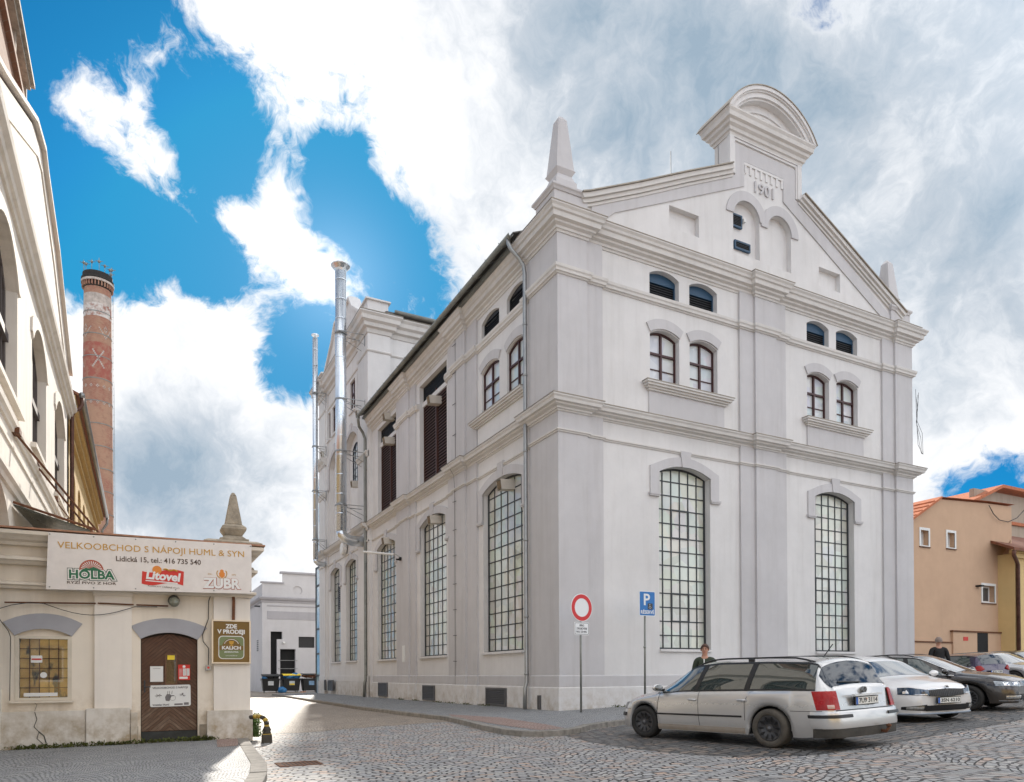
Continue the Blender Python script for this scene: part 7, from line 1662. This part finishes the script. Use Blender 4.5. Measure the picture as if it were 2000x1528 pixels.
for a, c, z0, z1 in ow:
    f = MB(OF).prism([(a-.1, z0-.05), (c+.1, z0-.05), (c+.1, z1+.12), (a-.1, z1+.12)], -.02, .03, [[(a, z0), (c, z0), (c, z1), (a, z1)]]).prism([(a, z0), (c, z0), (c, z1), (a, z1)], -.3, -.24, [[(a+.08, z0+.08), (c-.08, z0+.08), (c-.08, z1-.08), (a+.08, z1-.08)]]).build('window', 'white', OH)
    MB(OF).box((a+.04, -.27, z0+.04), (c-.04, -.26, z1-.04)).build('pane', 'paned' if c-a > .8 else 'panew', f)
    MB(OF).box((a-.1, -.02, z0-.1), (c+.1, .06, z0-.05)).build('sill', 'wood', OH)
b = MB(OF); b.box((23.97, -.1, -.4), (28.4, .12, 3.15)); b.box((17.5, -.1, -.4), (23.97, .05, 2.6)); b.build('plinth', 'orange', OH); b = MB(OF); b.box((23.9, -.1, 3.15), (28.4, .17, 3.22)); b.box((17.5, -.1, 2.6), (23.97, .1, 2.66)); b.build('plinth_ledge', 'rust', OH)
b = MB(OF); b.box((25.95, .1, .6), (26.85, .13, 3.14)); b.build('recess', 'black', OH)
tag(MB(OF).box((24.78, .12, 2.73), (25.16, .135, 2.92)).build('small_sign', 'signred'), 'small red and white plate on the orange plinth', 'sign')['label']
MB(OF).box((26.05, 0, 5.45), (26.35, .25, 5.52)).build('wall_camera', 'black', OH)
b = MB(); b.add([(17.3, 2.8, 6.25), (21.1, 2.8, 8.5), (23.1, 2.8, 9.6), (23.1, 12.3, 9.6), (21.1, 12.3, 8.5), (17.3, 12.3, 6.25), (17.3, 2.8, 6.12), (21.1, 2.8, 8.38), (23.1, 2.8, 9.5), (23.1, 12.3, 9.5), (21.1, 12.3, 8.38), (17.3, 12.3, 6.12)], [(0, 1, 4, 5), (1, 2, 3, 4), (0, 1, 7, 6), (1, 2, 8, 7), (6, 7, 10, 11), (7, 8, 9, 10), (2, 3, 9, 8)]); b.add([(23.1, 2.85, 9.58), (27.1, 2.85, 9.8), (29.35, 2.85, 9.86), (29.35, 12.3, 9.86), (27.1, 12.3, 9.8), (23.1, 12.3, 9.58)], [(0, 1, 2, 3, 4, 5)])
for k in range(12): f_ = k/12; b.tube([(17.4+3.75*f_*1.5, 2.86, 6.35+2.2*f_*1.45), (17.4+3.75*f_*1.5, 12, 6.35+2.2*f_*1.45)], .09, 6)
b.build('roof', 'redtile', OH)
b = MB(); b.lathe((26, 6, 9.7), [(.22, 0), (.22, .35), (.3, .36), (.3, .5), (0, .55)], 12); b.tube([(25, 6, 9.7), (25, 6, 10.7)], .03, 5); b.build('roof_vent', 'frame', OH)
YH = thing('yellow_house', 'pale yellow house with a brown tiled roof and brown downpipe at the right edge', 'house', (32, 7, .5))
YF = Matrix(((1, 0, 0, 0), (0, -1, 0, 2.2), (0, 0, 1, 0), (0, 0, 0, 1)))
b = MB(); b.box((28.0, 2.2, -.5), (42, 2.5, 7.15)); b.box((28.0, 2.5, -.5), (28.3, 12, 7.15)); b.build('wall', 'paleyellow', YH)
b = MB(YF); b.box((27.9, -.1, 6.9), (42, .15, 7.12)); b.box((27.7, -.1, 7.12), (42, .25, 7.3)); b.build('eaves_cornice', 'paleyellow', YH)
b = MB(); b.add([(27.0, 1.7, 7.3), (42, 1.7, 7.3), (42, 7, 9.6), (28.6, 7, 9.6), (27.0, 1.7, 7.16), (42, 1.7, 7.16), (42, 7, 9.5), (28.6, 7, 9.5)], [(0, 1, 2, 3), (4, 5, 6, 7), (0, 1, 5, 4), (0, 3, 7, 4)]); b.build('roof', 'browntile', YH)
b = MB(); b.smooth = True; b.tube([(27.1, 1.75, 7.15), (27.15, 1.8, 6.95), (27.9, 2.05, 6.7), (28.1, 2.1, 6.55), (28.1, 2.1, .2)], .09, 10); b.build('downpipe', 'rustpipe', YH)
BH = thing('plaster_house', 'taller rough plastered house with a red tiled roof edge behind the yellow house', 'house', (40, 14, .5))
b = MB(); b.box((36.6, 9, -.5), (52, 9.3, 13)); b.box((36.6, 9, -.5), (36.9, 18, 12)); b.build('wall', 'roughplaster', BH); MB().box((36.5, 8.85, 11.0), (52, 9, 11.2)).build('string_course', 'redtile', BH)
b = MB(); b.add([(34.5, 8.4, 11.6), (38.8, 8.4, 13.35), (38.8, 18, 13.35), (34.5, 18, 11.6), (34.5, 8.4, 11.4), (38.8, 8.4, 13.15), (38.8, 18, 13.15), (34.5, 18, 11.4)], [(0, 1, 2, 3), (4, 5, 6, 7), (0, 1, 5, 4), (0, 3, 7, 4)]); b.add([(38.8, 8.4, 13.35), (52, 8.4, 13.3), (52, 18, 13.3), (38.8, 18, 13.35), (38.8, 8.4, 13.15), (52, 8.4, 13.1), (52, 18, 13.1), (38.8, 18, 13.15)], [(0, 1, 2, 3), (4, 5, 6, 7), (0, 1, 5, 4)]); b.build('roof', 'redtile', BH)
tag(MB(OF).tube([(27.1, .1, 9.6), (27.5, .1, 9.2), (28.0, .1, 8.95), (28.8, .1, 8.92), (29.6, .1, 9.2), (30.6, .1, 9.9)], .02, 5).build('wire', 'cable'), 'thin wire sagging across the top corner of the orange house', 'wire')
# yellow house across the street, behind the camera: seen only in the glass
OP = thing('street_house', 'yellow two-storey house across the street, mirrored in the shop window', 'house', (-12, -34, 0))
OPF = Matrix(((-1, 0, 0, 0), (0, 1, 0, -33), (0, 0, 1, 0), (0, 0, 0, 1)))
oh_ = [[(u, z), (u+1.2, z), (u+1.2, z+1.9), (u, z+1.9)] for u in [-8+3.2*i for i in range(9)] for z in (.9, 4.6)]
wall_sheet(OPF, [(-10, -1), (22, -1), (22, 8), (-10, 8)], oh_, .2, OP, n=0, m='paleyellow')
for h in oh_:
    f = MB(OPF).prism(h, -.2, -.14, [[(h[0][0]+.1, h[0][1]+.1), (h[1][0]-.1, h[0][1]+.1), (h[1][0]-.1, h[2][1]-.1), (h[0][0]+.1, h[2][1]-.1)]]).build('window', 'white', OP); MB(OPF).prism(h, -.18, -.17).build('pane', 'paned', f)
MB().add([(-22.4, -32.5, 8), (10.4, -32.5, 8), (10.4, -40, 11), (-22.4, -40, 11)], [(0, 1, 2, 3)]).build('roof', 'redtile', OP)

# ---------------------------------------------------------------- people
def skin_mesh(name, joints, bones, m, parent, smooth=2, loc=(0, 0, 0)):
    me = bpy.data.meshes.new(name); names = list(joints); me.from_pydata([joints[k][0] for k in names], [(names.index(a), names.index(b_)) for a, b_ in bones], [])
    o = bpy.data.objects.new(name, me); C.objects.link(o)
    sk = o.modifiers.new('s', 'SKIN'); 
    for i, k in enumerate(names):
        r = joints[k][1]; r = r if isinstance(r, tuple) else (r, r); me.skin_vertices[0].data[i].radius = r
    me.skin_vertices[0].data[0].use_root = True; sk.use_smooth_shade = True; sk.branch_smoothing = .3
    ss = o.modifiers.new('u', 'SUBSURF'); ss.levels = smooth; ss.render_levels = smooth
    dg = bpy.context.evaluated_depsgraph_get(); dg.update(); m2 = bpy.data.meshes.new_from_object(o.evaluated_get(dg)); bpy.data.objects.remove(o)
    m2.materials.clear(); m2.materials.append(M[m]); m2.polygons.foreach_set('use_smooth', [True]*len(m2.polygons)); m2.name = name
    o = bpy.data.objects.new(name, m2); C.objects.link(o); o.parent = parent; return o
def person(x, y, z, rz, H, label, hair, coat, legs, ponytail, sx=1.):
    t = thing('person', label, 'person', (x, y, z)); t.rotation_euler = (0, 0, rz); k = H/1.75
    J = {}
    def j(n, p, r): J[n] = (tuple(q*k for q in p), r*k if not isinstance(r, tuple) else tuple(q*k for q in r))
    j('pel', (0, 0, .95), (.13, .10)); j('waist', (0, 0, 1.12), (.12, .09)); j('chest', (0, .0, 1.30), (.155, .105)); j('sh', (0, 0, 1.43), (.10, .08)); j('neck', (0, .005, 1.50), (.052, .052)); j('jaw', (0, .012, 1.575), (.062, .068)); j('head', (0, .0, 1.65), (.078, .092)); j('crown', (0, -.008, 1.71), (.058, .07))
    bo = [('pel', 'waist'), ('waist', 'chest'), ('chest', 'sh'), ('sh', 'neck'), ('neck', 'jaw'), ('jaw', 'head'), ('head', 'crown')]
    for s_, q in ((1, 'l'), (-1, 'r')):
        j('s'+q, (s_*.17, 0, 1.41), .062); j('e'+q, (s_*.24, -.03, 1.14), .043); j('w'+q, (s_*.25, .06, .90), .028); j('p'+q, (s_*.25, .09, .83), (.035, .02)); bo += [('sh', 's'+q), ('s'+q, 'e'+q), ('e'+q, 'w'+q), ('w'+q, 'p'+q)]
        for i in range(4):
            a = (i-1.5)*.019; j('f%d' % i+q, (s_*(.25+.004), .095+a, .775), .009); j('g%d' % i+q, (s_*(.245), .10+a, .735+.005*abs(i-1.3)), .0075); bo += [('p'+q, 'f%d' % i+q), ('f%d' % i+q, 'g%d' % i+q)]
        j('t'+q, (s_*.235, .135, .82), .010); j('u'+q, (s_*.228, .15, .785), .008); bo += [('p'+q, 't'+q), ('t'+q, 'u'+q)]
        j('h'+q, (s_*.09, 0, .88), .092); j('k'+q, (s_*.1, .01+.05*s_, .5), .06); j('a'+q, (s_*.1, -.02+.09*s_, .09), .04); j('o'+q, (s_*.11, .13+.09*s_, .035), (.04, .03)); bo += [('pel', 'h'+q), ('h'+q, 'k'+q), ('k'+q, 'a'+q), ('a'+q, 'o'+q)]
    body = skin_mesh('body', J, bo, 'skin', t)
    # clothing: slightly larger copies of the same chains
    g = 1.22; K = ['pel', 'waist', 'chest', 'sh', 'sl', 'el', 'wl', 'sr', 'er', 'wr']
    JJ = {n: (J[n][0], tuple(q*g for q in (J[n][1] if isinstance(J[n][1], tuple) else (J[n][1],)*2))) for n in K}; JJ['sh'] = ((0, 0, 1.445*k), (.095*k, .085*k)); JJ['pel'] = ((0, 0, .9*k), (.17*k, .135*k))
    skin_mesh('jacket', JJ, [('pel', 'waist'), ('waist', 'chest'), ('chest', 'sh'), ('sh', 'sl'), ('sl', 'el'), ('el', 'wl'), ('sh', 'sr'), ('sr', 'er'), ('er', 'wr')], coat, t)
    JJ = {n: (J[n][0], tuple(q*1.15 for q in (J[n][1] if isinstance(J[n][1], tuple) else (J[n][1],)*2))) for n in ['pel', 'hl', 'kl', 'al', 'hr', 'kr', 'ar']}
    skin_mesh('trousers', JJ, [('pel', 'hl'), ('hl', 'kl'), ('kl', 'al'), ('pel', 'hr'), ('hr', 'kr'), ('kr', 'ar')], legs, t)
    for s_ in (1, -1):
        b = MB(); b.smooth = True; b.lathe((0, 0, 0), [(0, -.05), (.04, -.05), (.05, -.02), (.04, .03), (0, .045)], 12); b.v = [Vector((v.x*1.0+s_*.11*k, v.y*2.9+(.06+.09*s_)*k, max(v.z+.045, .0)))for v in b.v]; raw(b, 'shoe', 'black', t)
    # face
    def blobm(c, r, name, m, n=10):
        b = MB(); b.smooth = True; rows = [[(c[0]*k+r[0]*k*math.sin(th)*math.cos(p), c[1]*k+r[1]*k*math.sin(th)*math.sin(p), c[2]*k+r[2]*k*math.cos(th)) for p in [2*math.pi*i/n for i in range(n+1)]] for th in [math.pi*i/8 for i in range(9)]]; b.grid(rows); return raw(b, name, m, t)
    blobm((0, .094, 1.628), (.013, .022, .026), 'nose', 'skin'); blobm((0, .083, 1.583), (.026, .012, .008), 'mouth', 'lips')
    for s_ in (1, -1): blobm((s_*.031, .084, 1.652), (.013, .010, .008), 'eye', 'ink'); blobm((s_*.031, .087, 1.672), (.02, .008, .005), 'eyebrow', hair); blobm((s_*.079, -.002, 1.64), (.012, .022, .032), 'ear', 'skin')
    b = MB(); b.smooth = True; rows = []
    for i in range(9):
        th = math.pi*.62*i/8; row = []
        for q in range(21):
            p = 2*math.pi*q/20; front = max(0, math.sin(p)); cut = th*(1-.50*front); row.append((.090*k*math.sin(cut)*math.cos(p), (-.008+.108*math.sin(cut)*math.sin(p))*k, (1.655+.108*math.cos(cut))*k))
        rows.append(row)
    b.grid(rows); raw(b, 'hair', hair, t)
    if ponytail:
        b = MB(); b.smooth = True; b.tube([(0, -.1*k, 1.66*k), (.02, -.15*k, 1.6*k), (.05*k, -.13*k, 1.5*k), (.08*k, -.09*k, 1.43*k)], .03, 10, rads=[.03, .036, .03, .012]); raw(b, 'ponytail', hair, t)
        b = MB(); b.tube([(.01, .1*k, 1.44*k), (0, .135*k, 1.3*k), (0, .14*k, 1.1*k)], .012, 6); raw(b, 'zip', 'paper', t)
    return t
person(-.54, -6.66, gz(-.54, -6.66)-.03, R(180-48), 1.72, 'woman with tied back brown hair and a green jacket walking behind the silver car', 'hairbrown', 'greenjacket', 'jeans', True)
person(9.3, -5.45, gz(9.3, -5.45)-.02, R(-38), 1.82, 'man with short grey hair and a black jacket seen from behind beyond the dark car', 'hairgrey', 'blackjacket', 'jeans', False)
